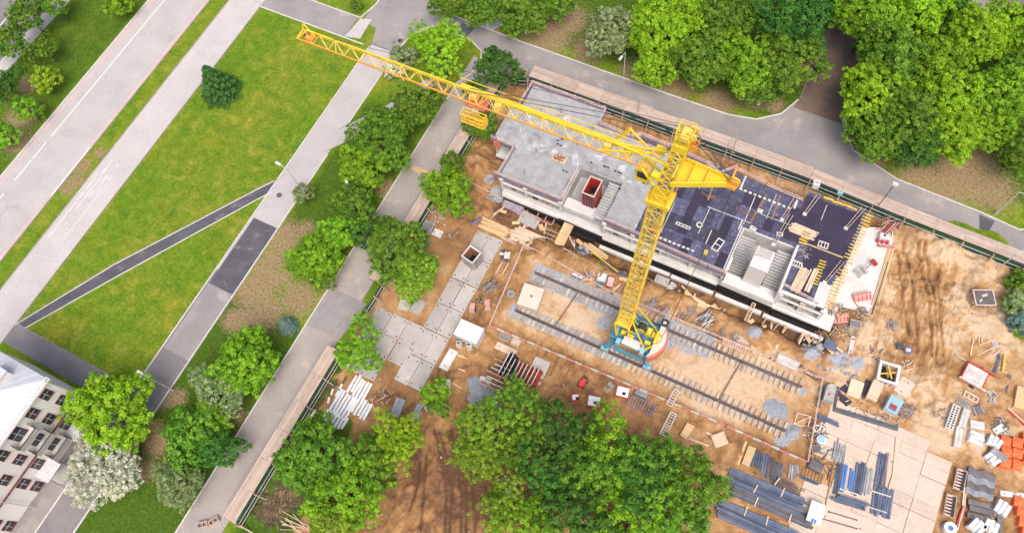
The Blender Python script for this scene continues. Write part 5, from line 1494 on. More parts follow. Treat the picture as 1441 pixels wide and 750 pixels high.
# each line: kind, place, crown radius, leaf material, crown height, label
G_SITE, G_VERGE, G_STREET, G_AVE = 'trees among the site stores', 'trees on the verge between the walkway and the side road', 'trees across the street', 'young trees along the second road'
TREES = [
    # island and verge between walkway and side road
    ('open', (-50.34, 58.35), 4.1, 'leaf_lime', 6.5, 'airy lime green tree on the kerbed island beside the junction', None, 0),
    ('medium', (-49.59, 48.79), 3.2, 'leaf_mid', 4.5, 'dense blue-green tree just below the crane jib', None, 0),
    ('fine', (-51.43, 41.23), 4.3, 'leaf_mid', 4.5, 'spiky mid green tree at the fork of the branch path', G_VERGE, 0),
    ('medium', (-51.56, 36.53), 3.4, 'leaf_bright', 4.0, 'bright green tree below the spiky tree at the path fork', G_VERGE, 0),
    ('medium', (-52.33, 44.56), 2.6, 'leaf_mid', 4.0, 'small upper tree of the clump at the path fork', G_VERGE, 0),
    ('medium', (-49.40, 30.65), 3.1, 'leaf_mid', 4.0, 'ragged green tree around the lamp head on the verge', G_VERGE, 0),
    ('medium', (-49.41, 26.21), 2.6, 'leaf_bright', 3.6, 'loose green tree right above the round bright bush', G_VERGE, 0),
    ('medium', (-47.28, 28.25), 2.4, 'leaf_dark', 3.4, 'dark green tree against the kerb of the side road', G_VERGE, 0),
    ('dense', (-50.38, 21.94), 3.5, 'leaf_bright', 3.6, 'round bright green tree beside the dry bare patch', G_VERGE, 0),
    ('small', (-48.53, 19.82), 1.6, 'leaf_mid', 2.4, 'small shaded tree below the round bright green one', G_VERGE, 0),
    ('small', (-58.68, 30.13), 1.4, 'leaf_grey', 2.2, 'thin pale shrub tree next to the walkway lamp', G_VERGE, 0),
    ('dense', (-50.49, 4.93), 4.0, 'leaf_bright', 4.0, 'full bright green tree at the centre of the lower verge', G_VERGE, 0),
    ('fine', (-51.74, 0.68), 3.6, 'leaf_grey', 3.6, 'greyish green tree beside the full bright green one', G_VERGE, 1),
    ('medium', (-51.48, -5.66), 3.6, 'leaf_mid', 3.4, 'loose mid green tree in the lower verge thicket', G_VERGE, 0),
    ('medium', (-50.78, -3.02), 2.6, 'leaf_bright', 3.0, 'narrow bright green tree above the lower verge thicket', G_VERGE, 0),
    ('medium', (-47.88, -5.58), 2.6, 'leaf_dark', 2.8, 'dark green tree leaning over the kerb in the lower verge thicket', G_VERGE, 0),
    ('fine', (-49.97, -11.49), 3.0, 'leaf_grey', 3.0, 'pale silvery tree at the lower end of the verge', G_VERGE, 0),
    ('large', (-61.79, -7.91), 4.7, 'leaf_lime', 5.5, 'big round lime tree in front of the white building', None, 0),
    ('fine', (-59.80, -13.85), 4.0, 'leaf_silver', 4.5, 'white blossoming tree beside the white building', None, 0),
    ('fine', (-57.70, -13.93), 2.9, 'leaf_silver', 3.6, 'lower white blossoming tree overhanging the walkway', None, 0),
    # beside the site fence
    ('medium', (-41.08, 59.26), 3.0, 'leaf_dark', 5.0, 'dark upright tree at the corner of the site fence', None, 0),
    ('small', (-43.57, 55.61), 1.6, 'leaf_dark', 3.0, 'small dark tree left of the fence corner tree', None, 0),
    ('medium', (-39.41, 50.48), 2.2, 'leaf_mid', 3.0, 'green tree under the yellow crane basket', None, 0),
    ('medium', (-38.35, 38.32), 3.3, 'leaf_bright', 4.0, 'green tree inside the fence above the rubble heap', G_SITE, 0),
    ('small', (-40.38, 42.89), 1.6, 'leaf_mid', 3.4, 'small tree top standing above the rubble heap tree', G_SITE, 0),
    ('dense', (-40.18, 27.27), 4.2, 'leaf_mid', 4.6, 'big rounded tree overhanging the side road at the fence gap', G_SITE, 0),
    ('dense', (-36.48, 25.10), 3.0, 'leaf_sunny', 4.0, 'lighter tree on the site side of the fence gap', G_SITE, 0),
    ('open', (-38.03, 13.29), 3.2, 'leaf_bright', 3.6, 'thin tree over the edge of the concrete slabs', G_SITE, 0),
    ('small', (-26.33, 12.48), 1.8, 'leaf_bright', 3.0, 'sapling beside the small white slabs', G_SITE, 0),
    ('small', (-25.18, 11.22), 1.3, 'leaf_mid', 2.6, 'lower sapling beside the small white slabs', G_SITE, 0),
    ('airy', (-35.34, -0.21), 4.1, 'leaf_mid', 5.0, 'large mid green tree over the white pipe stack', G_SITE, 0),
    ('dense', (-36.52, -2.71), 3.0, 'leaf_mid', 4.4, 'green tree against the lower board canopy', G_SITE, 0),
    ('open', (-27.25, 5.11), 3.4, 'leaf_lime', 4.4, 'yellowish tree beside the tyre tracks in brown soil', G_SITE, 0),
    ('airy', (-29.30, -2.98), 4.2, 'leaf_bright', 5.0, 'bright green tree over the brush pile', G_SITE, 0),
    ('medium', (-29.32, -6.51), 3.0, 'leaf_sunny', 4.4, 'light green tree at the lower picture edge by the brush pile', G_SITE, 0),
    ('medium', (-29.23, 1.36), 3.0, 'leaf_mid', 4.0, 'shaded tree between the yellowish tree and the brush pile', G_SITE, 0),
    # the grove in the middle foreground; dark leaves on some crowns imitate its shaded interior
    ('open', (-17.91, 11.00), 3.8, 'leaf_sunny', 4.2, 'airy tree of the grove over the grey gravel heap', 'trees of the central grove', 0),
    ('open', (-15.68, 15.36), 3.6, 'leaf_mid', 4.7, 'tree of the grove in front of the standing formwork panels', 'trees of the central grove', 0),
    ('open', (-17.44, 8.11), 3.2, 'leaf_sunny', 3.7, 'light tree of the grove beside the tyre tracks', 'trees of the central grove', 0),
    ('open', (-12.48, 10.80), 3.4, 'leaf_mid', 4.2, 'thin tree of the grove with soil showing through', 'trees of the central grove', 0),
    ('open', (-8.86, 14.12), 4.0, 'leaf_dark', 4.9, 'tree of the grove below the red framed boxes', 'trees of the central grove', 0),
    ('airy', (-3.42, 14.70), 4.1, 'leaf_bright', 5.1, 'dense bright tree of the grove by the purple grating', 'trees of the central grove', 0),
    ('airy', (1.50, 15.11), 4.0, 'leaf_mid', 5.1, 'dense tree of the grove by the yellow plywood', 'trees of the central grove', 0),
    ('airy', (6.17, 15.81), 4.0, 'leaf_mid', 5.1, 'outermost tree of the grove above the steel sections', 'trees of the central grove', 0),
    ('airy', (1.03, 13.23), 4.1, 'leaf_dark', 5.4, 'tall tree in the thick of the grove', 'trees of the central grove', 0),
    ('airy', (-4.38, 12.39), 4.0, 'leaf_mid', 5.3, 'dark tree in the thick of the grove', 'trees of the central grove', 0),
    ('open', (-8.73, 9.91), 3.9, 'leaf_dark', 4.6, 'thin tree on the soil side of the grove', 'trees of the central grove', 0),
    ('open', (-12.27, 4.66), 3.1, 'leaf_sunny', 3.9, 'light tree of the grove beside the grey board', 'trees of the central grove', 0),
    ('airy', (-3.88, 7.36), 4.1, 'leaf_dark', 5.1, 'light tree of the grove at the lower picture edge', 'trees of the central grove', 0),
    ('airy', (1.63, 8.80), 4.0, 'leaf_bright', 5.1, 'bright tree of the grove at the lower picture edge', 'trees of the central grove', 0),
    ('airy', (6.36, 11.78), 3.6, 'leaf_mid', 4.8, 'tree of the grove overhanging the long steel stock', 'trees of the central grove', 0),
    ('open', (-8.56, 3.81), 3.4, 'leaf_bright', 4.2, 'thin tree of the grove low down beside the soil', 'trees of the central grove', 0),
    # across the street
    ('medium', (-54.98, 68.41), 2.4, 'leaf_mid', 3.4, 'small tree at the kerb corner of the junction', G_STREET, 1),
    ('dense', (-49.06, 69.60), 2.9, 'leaf_mid', 4.0, 'round tree left of the short footpath', G_STREET, 1),
    ('dense', (-42.65, 70.71), 3.7, 'leaf_mid', 4.6, 'round dark tree right of the short footpath', G_STREET, 1),
    ('medium', (-38.57, 74.89), 2.4, 'leaf_mid', 3.6, 'small tree beside the brown bare ground', G_STREET, 1),
    ('dense', (-28.57, 72.14), 3.8, 'leaf_grey', 4.8, 'greyish green tree left of the street lamp', G_STREET, 1),
    ('large', (-21.72, 73.28), 4.6, 'leaf_lime', 6.0, 'big lime tree right of the street lamp', G_STREET, 1),
    ('large', (-20.76, 79.18), 4.2, 'leaf_lime', 6.0, 'lime tree behind the big lime tree', G_STREET, 0),
    ('medium', (-20.31, 69.09), 2.6, 'leaf_lime', 3.4, 'low lime bough tree hanging towards the kerb', G_STREET, 1),
    ('dense', (-14.25, 72.19), 4.0, 'leaf_mid', 5.2, 'mid green tree between the lime trees', G_STREET, 1),
    ('large', (-8.35, 73.53), 4.4, 'leaf_bright', 5.4, 'yellow green tree left of the brown drive', G_STREET, 1),
    ('large', (-14.67, 80.89), 4.0, 'leaf_mid', 5.6, 'tree behind the yellow green tree by the drive', G_STREET, 0),
    ('large', (-4.25, 82.25), 4.5, 'leaf_dark', 6.4, 'large tree at the head of the brown drive', G_STREET, 0),
    ('large', (-3.04, 75.25), 4.2, 'leaf_mid', 6.0, 'large olive tree overhanging the brown drive', G_STREET, 1),
    ('medium', (-4.61, 71.96), 2.6, 'leaf_mid', 3.8, 'small tree at the curved kerb of the drive', G_STREET, 1),
    ('large', (4.94, 86.44), 4.4, 'leaf_bright', 7.0, 'lime tree at the far top of the right grove', 'trees of the right grove', 0),
    ('large', (10.57, 90.56), 4.5, 'leaf_lime', 7.0, 'second lime tree along the far top of the right grove', 'trees of the right grove', 0),
    ('large', (9.41, 80.54), 4.6, 'leaf_mid', 7.0, 'broad tree in the middle of the right grove', 'trees of the right grove', 0),
    ('large', (9.10, 74.56), 4.3, 'leaf_lime', 6.2, 'lime tree of the right grove reaching over the drive', 'trees of the right grove', 1),
    ('large', (15.14, 81.98), 4.2, 'leaf_bright', 6.6, 'bright tree of the right grove below the yellow topped one', 'trees of the right grove', 0),
    ('dense', (18.93, 88.88), 4.1, 'leaf_lime', 6.6, 'yellow topped tree of the right grove by the dark roof', 'trees of the right grove', 0),
    ('large', (18.28, 77.43), 4.1, 'leaf_lime', 6.4, 'lime tree in the heart of the right grove', 'trees of the right grove', 0),
    ('dense', (23.67, 79.89), 4.2, 'leaf_bright', 6.2, 'round bright tree at the right side of the grove', 'trees of the right grove', 0),
    ('dense', (14.09, 72.68), 4.4, 'leaf_mid', 6.0, 'dark olive tree at the front of the right grove', 'trees of the right grove', 1),
    ('dense', (11.80, 69.68), 3.6, 'leaf_mid', 5.0, 'tree of the right grove overhanging the kerb curve', 'trees of the right grove', 1),
    ('dense', (16.96, 70.36), 3.2, 'leaf_dark', 4.6, 'dark low tree at the foot of the right grove', 'trees of the right grove', 0),
    ('large', (20.11, 73.01), 3.6, 'leaf_lime', 5.4, 'lime green tree above the bare brown ground', 'trees of the right grove', 0),
    ('dense', (23.75, 75.34), 3.2, 'leaf_bright', 5.2, 'green tree above the bare brown ground by the grove end', 'trees of the right grove', 0),
    ('large', (24.30, 92.64), 4.2, 'leaf_lime', 6.4, 'lime tree at the top right corner', 'trees of the right grove', 0),
    ('dense', (25.89, 85.07), 3.2, 'leaf_mid', 6.0, 'shaded tree at the right picture edge of the grove', 'trees of the right grove', 0),
    ('dense', (29.31, 75.15), 3.0, 'leaf_mid', 4.6, 'green tree at the right picture edge over bare ground', 'trees of the right grove', 0),
    ('medium', (14.03, 94.87), 3.2, 'leaf_dark', 5.5, 'dark tree at the top edge beside the dark roof', 'trees of the right grove', 0),
    ('large', (1.53, 89.51), 3.8, 'leaf_bright', 6.5, 'tree at the top edge above the brown drive', 'trees of the right grove', 0),
    # avenue by the second road
    ('medium', (-119.85, 38.48), 2.7, 'leaf_mid', 4.6, 'dark avenue tree with its trunk on the second pavement', G_AVE, 0),
    ('medium', (-117.77, 42.53), 2.3, 'leaf_mid', 4.2, 'avenue tree at the top edge by the second pavement', G_AVE, 0),
    ('medium', (-118.66, 32.53), 2.6, 'leaf_mid', 4.6, 'avenue tree at the left edge by the second pavement', G_AVE, 0),
    ('open', (-113.74, 34.57), 2.4, 'leaf_mid', 3.2, 'thin avenue tree on the grass verge', G_AVE, 0),
    ('small', (-109.66, 30.09), 2.1, 'leaf_yellow', 2.6, 'yellow green young tree on the avenue verge', G_AVE, 0),
    ('small', (-108.52, 24.24), 2.1, 'leaf_bright', 2.6, 'fresh green young tree on the bare avenue verge', G_AVE, 0),
    ('small', (-108.34, 18.91), 2.0, 'leaf_bright', 2.6, 'young green tree at the left edge on bare soil', G_AVE, 0),
    ('open', (-113.95, 26.38), 2.6, 'leaf_dark', 3.6, 'dark thin tree at the left edge of the avenue verge', G_AVE, 0),
    ('small', (-108.49, 47.40), 2.2, 'leaf_bright', 2.6, 'round young tree at the kerb of the main road', G_AVE, 0),
    # shrubs
    ('shrub', (-58.04, 57.93), 2.1, 'leaf_grey', 1.0, 'grey green shrub on the island under the crane jib', None, 0),
    ('shrub', (-58.21, 55.23), 1.6, 'leaf_silver', 0.9, 'pale flowering shrub on the island under the crane jib', None, 0),
    ('shrub', (-71.01, 64.19), 1.2, 'leaf_mid', 0.9, 'round shrub on the grass corner at the top', None, 0),
    ('shrub', (34.47, 55.05), 1.6, 'leaf_grey', 1.4, 'grey green bush at the right edge of the dug soil', None, 0),
    ('shrub', (34.29, 58.27), 1.5, 'leaf_mid', 1.0, 'green bush below the white street sign board', None, 0),
    ('shrub', (35.90, 52.61), 1.5, 'leaf_blue', 1.1, 'bluish bush at the right edge below the grey green bush', None, 0),
    ('shrub', (-41.27, 47.65), 1.0, 'leaf_mid', 0.7, 'low green bush behind the west fence by the soil mound', None, 0),
]
for kind, loc, R, lm, H, lab, grp, wash in TREES:
    sh = kind == 'shrub'
    tree(kind, loc, R, lm, lab, grp, H, bool(wash), 'shrub' if sh else 'broadleaf_tree', 'shrub' if sh else 'tree')


# conifers: whorls of drooping needle sprays round a straight stem
def conifer(loc, R, H, leafm, label, seed, n=5200, leaf=0.13):
    rs = np.random.RandomState(seed)
    t = thing('conifer_tree', label, 'conifer', (loc[0], loc[1], 0))
    u = rs.rand(n) ** 0.62
    az = rs.rand(n) * 6.283
    lay = np.floor(u * 12) / 12
    k = 1 - (u - lay) * 5.0
    boughs = 0.78 + 0.22 * np.cos(az * 7 + lay * 40)
    r = R * (1 - (1 - u) * 0.0) * (u * 0.95 + 0.06) * (0.72 + 0.28 * np.clip(k, 0, 1)) * boughs * (0.55 + 0.45 * rs.rand(n) ** 0.4)
    z = H * (1 - u) + 0.25 - 0.1 * r
    p = np.stack([r * np.cos(az), r * np.sin(az), z], -1) + rs.normal(size=(n, 3)) * 0.05
    nr = np.stack([np.cos(az) * .6, np.sin(az) * .6, 0 * az + .7], -1) + rs.normal(size=(n, 3)) * 0.45
    nr /= np.linalg.norm(nr, axis=1)[:, None]
    tt = np.cross(nr, rs.normal(size=nr.shape))
    tt /= np.linalg.norm(tt, axis=1)[:, None]
    bb = np.cross(nr, tt)
    s = leaf * (0.6 + 0.8 * rs.rand(n))[:, None]
    V = np.stack([p - tt * s, p - bb * s * .5, p + tt * s, p + bb * s * .5], 1).reshape(-1, 3)
    me = bpy.data.meshes.new('crown')
    me.from_pydata(V.tolist(), [], np.arange(n * 4).reshape(-1, 4).tolist())
    a = me.attributes.new('leaf_tone', 'FLOAT', 'FACE')
    a.data.foreach_set('value', np.clip(rs.rand(n) * .6 + .4 * (0.5 + 0.5 * np.cos(az * 7 + lay * 40)), 0, 1).astype(np.float32))
    me.materials.append(MATS[leafm])
    inst('crown', me, t)
    MB().tube((0, 0, -0.2), (0, 0, H * 0.9), 0.14, 7, 0.03).build('trunk', MATS['bark'], t)
    return t


conifer((-82.61, 40.93), 4.0, 6.6, 'leaf_conifer', 'dark green conifer standing alone on the big lawn', 3, 9000, 0.16)
conifer((-50.19, 12.14), 1.7, 2.9, 'leaf_blue', 'small blue spruce on the dry verge', 4, 4200, 0.10)


# ---------------------------------------------------------------- site fence with board canopy
def fence_run(label, a, b, out, with_canopy=True, bay=4.0, width=2.0, canopy_from=0.0, canopy_to=1.0, h=2.1):
    """fence from a to b; out = unit vector towards the street"""
    t = thing('site_fence', label, 'fence', (a[0], a[1], 0), 0, 'runs of the green site fence')
    dx, dy = b[0] - a[0], b[1] - a[1]
    Ln = math.hypot(dx, dy)
    ux, uy = dx / Ln, dy / Ln
    n = max(1, round(Ln / bay))
    st = Ln / n
    rz = math.atan2(uy, ux)
    pme = MB().box((0, 0, 0), (st - 0.14, 0.05, h - 0.25)).mesh('net_panel', MATS['net_green'])
    post = MB().box((0, 0, h / 2), (0.12, 0.12, h + 0.1)).mesh('post', MATS['timber_dark'])
    brace = MB().bar((0, -0.05, h), (0, -1.0, 0.1), 0.10, 0.12).mesh('brace', MATS['plank_weathered'])
    rail = MB().box((0, 0, 0), (st - 0.02, 0.06, 0.07)).mesh('rail', MATS['barrier_pale'])
    nw = 8
    pw = width / nw
    plank = MB().box((0, 0, 0), (st - 0.03, pw - 0.02, 0.035)).mesh('plank', MATS['plank_weathered'])
    joist = MB().bar((0, 0, h), (0, width + 0.1, h + 0.05), 0.1, 0.12).mesh('joist', MATS['timber_dark'])
    side = 1 if (-uy * out[0] + ux * out[1]) > 0 else -1
    for k in range(n + 1):
        x, y = ux * st * k, uy * st * k
        inst('post', post, t, (x, y, 0), (0, 0, rz))
        inst('brace', brace, t, (x + ux * 0.12, y + uy * 0.12, 0), (0, 0, rz if side > 0 else rz + math.pi))
        if with_canopy and canopy_from <= k / n <= canopy_to:
            inst('joist', joist, t, (x, y, 0), (0, 0, rz if side > 0 else rz + math.pi))
    for k in range(n):
        x, y = ux * st * (k + .5), uy * st * (k + .5)
        inst('net_panel', pme, t, (x, y, h / 2), (0, 0, rz))
        for z in (0.55, 1.45):
            inst('rail', rail, t, (x - out[0] * 0.085, y - out[1] * 0.085, z), (0, 0, rz))
        if with_canopy and canopy_from <= (k + .5) / n <= canopy_to:
            for i in range(nw):
                o_ = 0.12 + (i + .5) * pw
                inst('plank', plank, t, (x + out[0] * o_ + ux * RND.uniform(-.05, .05), y + out[1] * o_ + uy * RND.uniform(-.05, .05), h + 0.10 + RND.uniform(-.008, .02)), (0, 0, rz + RND.uniform(-.003, .003)))
    return t


fence_run('green net fence with board canopy north of the grey deck and the crane', (-37.6, 61.65), (-18.0, 61.6), (0, 1), width=2.1)
fence_run('green net fence with board canopy north of the dark formwork deck', (-18.0, 61.58), (6.0, 61.3), (0.012, 1), width=1.9)
fence_run('green net fence with board canopy beside the red shutters', (6.0, 61.28), (19.0, 60.6), (0.05, 1), width=1.75)
fence_run('green net fence with board canopy along the dug soil at the right', (19.0, 60.58), (38.0, 59.9), (0.036, 1), width=1.75)
fence_run('short board-topped fence at the north-west corner of the site', (-40.5, 60.4), (-37.7, 61.35), (-0.32, 0.95), width=1.4, bay=2.9)
fence_run('green fence with board canopy beside the road near the soil mound', (-40.75, 60.2), (-40.75, 31.5), (-1, 0), width=1.85)
fence_run('green fence piece with boards at the gap beside the big rounded tree', (-40.9, 28.0), (-40.9, 20.8), (-1, 0), width=1.7, canopy_from=0.3, canopy_to=0.8, bay=1.8)
fence_run('bare green fence wing at the site gate without boards', (-40.85, 20.7), (-41.1, 16.3), (-1, 0), with_canopy=False, bay=2.2)
fence_run('lower green fence with board canopy beside the side road', (-40.9, 12.0), (-41.0, -12.3), (-1, 0), width=1.85)
t = thing('boundary_rail', 'white pole rail running off from the end of the lower fence', 'rail', (-43.0, -12.4, 0))
for k in range(6):
    MB().box((k * 1.6, 0, 0.3), (0.1, 0.1, 0.6)).build('post', MATS['whitewash'], t)
MB().bar((-0.3, 0, 0.55), (8.4, 0, 0.55), 0.12, 0.12).build('rail', MATS['barrier_pale'], t)
# white boards lying on the road by the gate
for p, r_, lab in (((-45.58, -14.48), 40, 'left'), ((-44.50, -13.48), 60, 'right')):
    frame_thing('trestle', 'weathered timber trestle standing on the side road, the ' + lab + ' of two', 'trestle', p, 0.05, r_, 1.3, 0.7, 0.1, 'plank_weathered', 1, 'trestles on the side road', 0.5)


# ---------------------------------------------------------------- street lamps
def lamp(label, base, head, hgt, mname='lamp_grey'):
    t = thing('street_lamp', label, 'street lamp', (base[0], base[1], 0), 0, 'street lamps')
    MB().tube((0, 0, 0), (0, 0, 0.9), 0.13, 10, 0.11).build('base', MATS[mname], t)
    MB().tube((0, 0, 0.88), (0, 0, hgt - 0.1), 0.085, 8, 0.06).build('pole', MATS[mname], t)
    d = Vector((head[0] - base[0], head[1] - base[1], 0))
    d = d.normalized() if d.length > 0.01 else Vector((1, 0, 0))
    MB().tube((0, 0, hgt - 0.15), (d.x * 1.1, d.y * 1.1, hgt + 0.15), 0.05, 6).build('arm', MATS[mname], t)
    hd_ = MB().bar((d.x * 1.0, d.y * 1.0, hgt + 0.15), (d.x * 1.85, d.y * 1.85, hgt + 0.2), 0.34, 0.16).build('lamp_head', MATS['white_paint'], t)
    MB().bar((d.x * 1.15, d.y * 1.15, hgt + 0.07), (d.x * 1.7, d.y * 1.7, hgt + 0.1), 0.22, 0.06).build('lens', MATS['glass_dark'], hd_)


lamp('street lamp at the walkway kerb by the end of the diagonal path', (-60.2, 30.9), (-62.0, 31.0), 7.0)
lamp('street lamp at the walkway kerb beside the big lime tree', (-59.9, -2.3), (-62.0, -2.2), 6.2)
lamp('street lamp hidden among the verge trees beside the side road', (-49.90, 31.71), (-52.64, 33.73), 6.5)
lamp('street lamp at the kerb left of the big lime tree', (-25.0, 69.2), (-25.2, 67.0), 5.3)
lamp('grey street lamp on the grass by the bare ground on the far right', (29.9, 67.4), (31.5, 67.2), 6.2)
lamp('tall lamp leaning over the fence by the right edge', (31.74, 58.99), (34.64, 62.55), 5.6)
t = thing('floodlight_mast', 'slim mast with a floodlight at the deck corner by the fence', 'floodlight', (*(15.40, 61.05), 0))
MB().tube((0, 0, 0), (0, 0, 7.6), 0.06, 6).build('pole', MATS['steel_dark'], t)
MB().box((0.1, 0.15, 7.7), (0.7, 0.4, 0.5)).build('lamp_head', MATS['white_paint'], t)
for i, (p, lab) in enumerate((((-36.12, 58.05), 'dark timber mast at the north-west deck corner'), ((-19.78, 62.28), 'slim timber mast by the fence left of the crane head'), ((-5.07, 61.33), 'slim timber mast by the fence right of the crane head'))):
    t = thing('site_mast', lab, 'mast', (p[0], p[1], 0), 0, 'timber masts along the fence')
    MB().tube((0, 0, -0.8), (0, 0, 5.6), 0.08, 6).build('pole', MATS['timber_dark'] if i == 0 else MATS['plank_weathered'], t)
    for z in (2.0, 4.0):
        MB().box((0, 0, z), (0.7, 0.08, 0.08)).build('cross_arm', MATS['plank_weathered'], t)

# ---------------------------------------------------------------- white building
wb = thing('apartment_building', 'white apartment house with red window surrounds and pale metal roof', 'building', (-67.5, -8.2, 0))
WX, WY = -67.5, -8.2
Lw = lambda x, y, z: (x - WX, y - WY, z)
ZE = 12.6
MB().prism([(0, 0), (-13, 0), (-13, -30), (0, -30)], 0.0, ZE).build('wall', MATS['facade'], wb)
MB().box((0.16, -15.0, 5.65), (0.12, 30.3, 0.20)).build('string_course', MATS['facade_red'], wb)
MB().box((0.06, -15, 0.5), (0.1, 30.1, 1.0)).build('plinth', MATS['concrete_slab'], wb)
MB().box((0.28, -15, ZE - 0.15), (0.56, 31.2, 0.3)).box((-6.5, 0.25, ZE - 0.15), (14, 0.5, 0.3)).build('cornice', MATS['facade'], wb)
rf = MB()
rf.add([(0.4, 0.5, ZE), (-13.5, 0.5, ZE), (-13.5, -31, ZE), (0.4, -31, ZE), (-5.0, -5.5, ZE + 2.6), (-8.0, -5.5, ZE + 2.6), (-8.0, -25, ZE + 2.6), (-5.0, -25, ZE + 2.6)],
       [(0, 1, 5, 4), (1, 2, 6, 5), (2, 3, 7, 6), (3, 0, 4, 7), (4, 5, 6, 7), (3, 2, 1, 0)])
rfo = rf.build('roof', MATS['roof_metal'], wb)
for k in range(26):
    y = 0.4 - k * 1.2
    yi = min(-5.5, max(-25, y))
    MB().bar((0.4, y, ZE + 0.03), (-5.0, yi, ZE + 2.63), 0.05, 0.07).build('seam', MATS['roof_metal'], rfo)
for k in range(9):
    x = 0.2 - k * 1.4
    xi = max(-8.0, min(-5.0, x))
    MB().bar((x, 0.5, ZE + 0.03), (xi, -5.5, ZE + 2.63), 0.05, 0.07).build('seam', MATS['roof_metal'], rfo)
for (x, y, z) in ((-3.0, -8.2, ZE + 1.75), (-3.0, -11.6, ZE + 1.75)):
    sk = MB().add([(x - 1.0, y - 0.8, z + 0.55), (x + 1.0, y - 0.8, z - 0.35), (x + 1.0, y + 0.8, z - 0.35), (x - 1.0, y + 0.8, z + 0.55), (x - 1.0, y - 0.8, z - 0.4), (x + 1.0, y - 0.8, z - 1.3), (x + 1.0, y + 0.8, z - 1.3), (x - 1.0, y + 0.8, z - 0.4)],
                   [(0, 1, 2, 3), (0, 4, 5, 1), (1, 5, 6, 2), (2, 6, 7, 3), (3, 7, 4, 0)]).build('skylight', MATS['lamp_grey'], rfo)
    MB().add([(x - .85, y - .62, z + .50), (x + .85, y - .62, z - .26), (x + .85, y + .62, z - .26), (x - .85, y + .62, z + .50)], [(0, 1, 2, 3)]).build('glass', MATS['glass_dark'], sk)
MB().bar((0.5, 0.5, ZE + 0.35), (0.5, -31, ZE + 0.35), 0.05, 0.05).bar((0.4, 0.5, ZE + 0.9), (0.4, -31, ZE + 0.9), 0.04, 0.04).build('roof_railing', MATS['lamp_grey'], rfo)
for (x, y, sx, sy, h_) in ((-4.2, -2.2, 1.6, 2.6, 1.9), (-6.5, -14.5, 1.2, 1.2, 3.9), (-6.5, -8.0, 2.4, 3.0, 3.3), (-2.0, -14.6, 1.4, 2.2, 1.7)):
    vb = MB().box((x, y, ZE + h_ / 2), (sx, sy, h_)).build('roof_vent', MATS['facade'], rfo)
    MB().box((x, y, ZE + h_ + .06), (sx + .25, sy + .25, .12)).build('vent_cap', MATS['roof_metal'], rfo)
MB().bar((0.62, 0.3, 0.2), (0.42, 0.1, ZE - 0.3), 0.1).build('downpipe', MATS['lamp_grey'], wb)
MB().bar((0.45, -14.6, 0.2), (0.2, -14.6, ZE - 0.3), 0.1).build('downpipe', MATS['lamp_grey'], wb)


def window(y, z, w=1.15, h=1.35):
    wn_ = MB().box((0.03, y, z), (0.08, w + 0.12, h + 0.12)).build('window', MATS['facade_red'], wb)
    MB().box((0.125, y - w / 4 - .02, z), (0.04, w / 2 - .08, h - .14)).box((0.125, y + w / 4 + .02, z), (0.04, w / 2 - .08, h - .14)).build('pane', MATS['glass_dark'], wn_)
    MB().box((0.15, y, z), (0.03, 0.06, h - .1)).box((0.15, y, z + 0.2), (0.03, w - .1, 0.05)).build('mullion', MATS['white_paint'], wn_)
    MB().box((0.13, y, z - h / 2 - 0.07), (0.22, w + 0.16, 0.05)).build('sill', MATS['facade_red'], wn_)


for y in (-1.3, -3.85, -9.4, -12.1, -17.5, -20.2, -24, -27):
    for z in (10.7, 7.7, 4.4, 1.9):
        if z < 3 and y in (-3.85, -9.4):
            continue
        window(y, z)
for z in (10.6, 7.6, 4.5):
    window(-6.6, z, 1.5, 2.1)
    bc = MB().box((0.75, -6.6, z - 1.15), (1.4, 2.9, 0.14)).build('balcony', MATS['concrete_white'], wb)
    MB().box((1.42, -6.6, z - 0.62), (0.06, 2.9, 0.95)).box((0.75, -8.02, z - 0.62), (1.3, 0.06, 0.95)).box((0.75, -5.18, z - 0.62), (1.3, 0.06, 0.95)).build('balustrade', MATS['concrete_slab'], bc)
    MB().bar((1.45, -8.05, z - 0.08), (1.45, -5.15, z - 0.08), 0.09, 0.08).bar((0.1, -8.05, z - 0.08), (1.45, -8.05, z - 0.08), 0.08).bar((0.1, -5.15, z - 0.08), (1.45, -5.15, z - 0.08), 0.08).build('handrail', MATS['steel_dark'], bc)
for y in (-3.9, -9.6):
    cn = MB().add([(0.1, y - 1.3, 3.5), (0.1, y + 1.3, 3.5), (2.0, y + 1.3, 3.1), (2.0, y - 1.3, 3.1), (0.1, y - 1.3, 3.4), (0.1, y + 1.3, 3.4), (2.0, y + 1.3, 3.0), (2.0, y - 1.3, 3.0)],
                  [(3, 2, 1, 0), (4, 5, 6, 7), (0, 1, 5, 4), (1, 2, 6, 5), (2, 3, 7, 6), (3, 0, 4, 7)]).build('entrance_canopy', MATS['roof_metal'], wb)
    for k in range(9):
        MB().bar((0.12, y - 1.2 + k * 0.3, 3.53), (1.98, y - 1.2 + k * 0.3, 3.13), 0.05, 0.05).build('corrugation', MATS['white_paint'], cn)
    dr = MB().box((0.06, y, 1.15), (0.14, 1.3, 2.2)).build('door', MATS['facade_red'], wb)
    MB().box((0.16, y + 0.45, 1.1), (0.06, 0.06, 0.3)).build('handle', MATS['steel_grey'], dr)
    MB().box((1.0, y, 0.12), (1.9, 2.4, 0.24)).build('entrance_step', MATS['concrete'], wb)
    MB().bar((1.9, y - 1.2, 0.2), (1.9, y - 1.2, 1.2), 0.06).bar((1.9, y - 1.2, 1.15), (0.2, y - 1.2, 1.15), 0.06).bar((1.9, y + 1.2, 0.2), (1.9, y + 1.2, 1.2), 0.06).bar((1.9, y + 1.2, 1.15), (0.2, y + 1.2, 1.15), 0.06).build('handrail', MATS['facade_red'], wb)
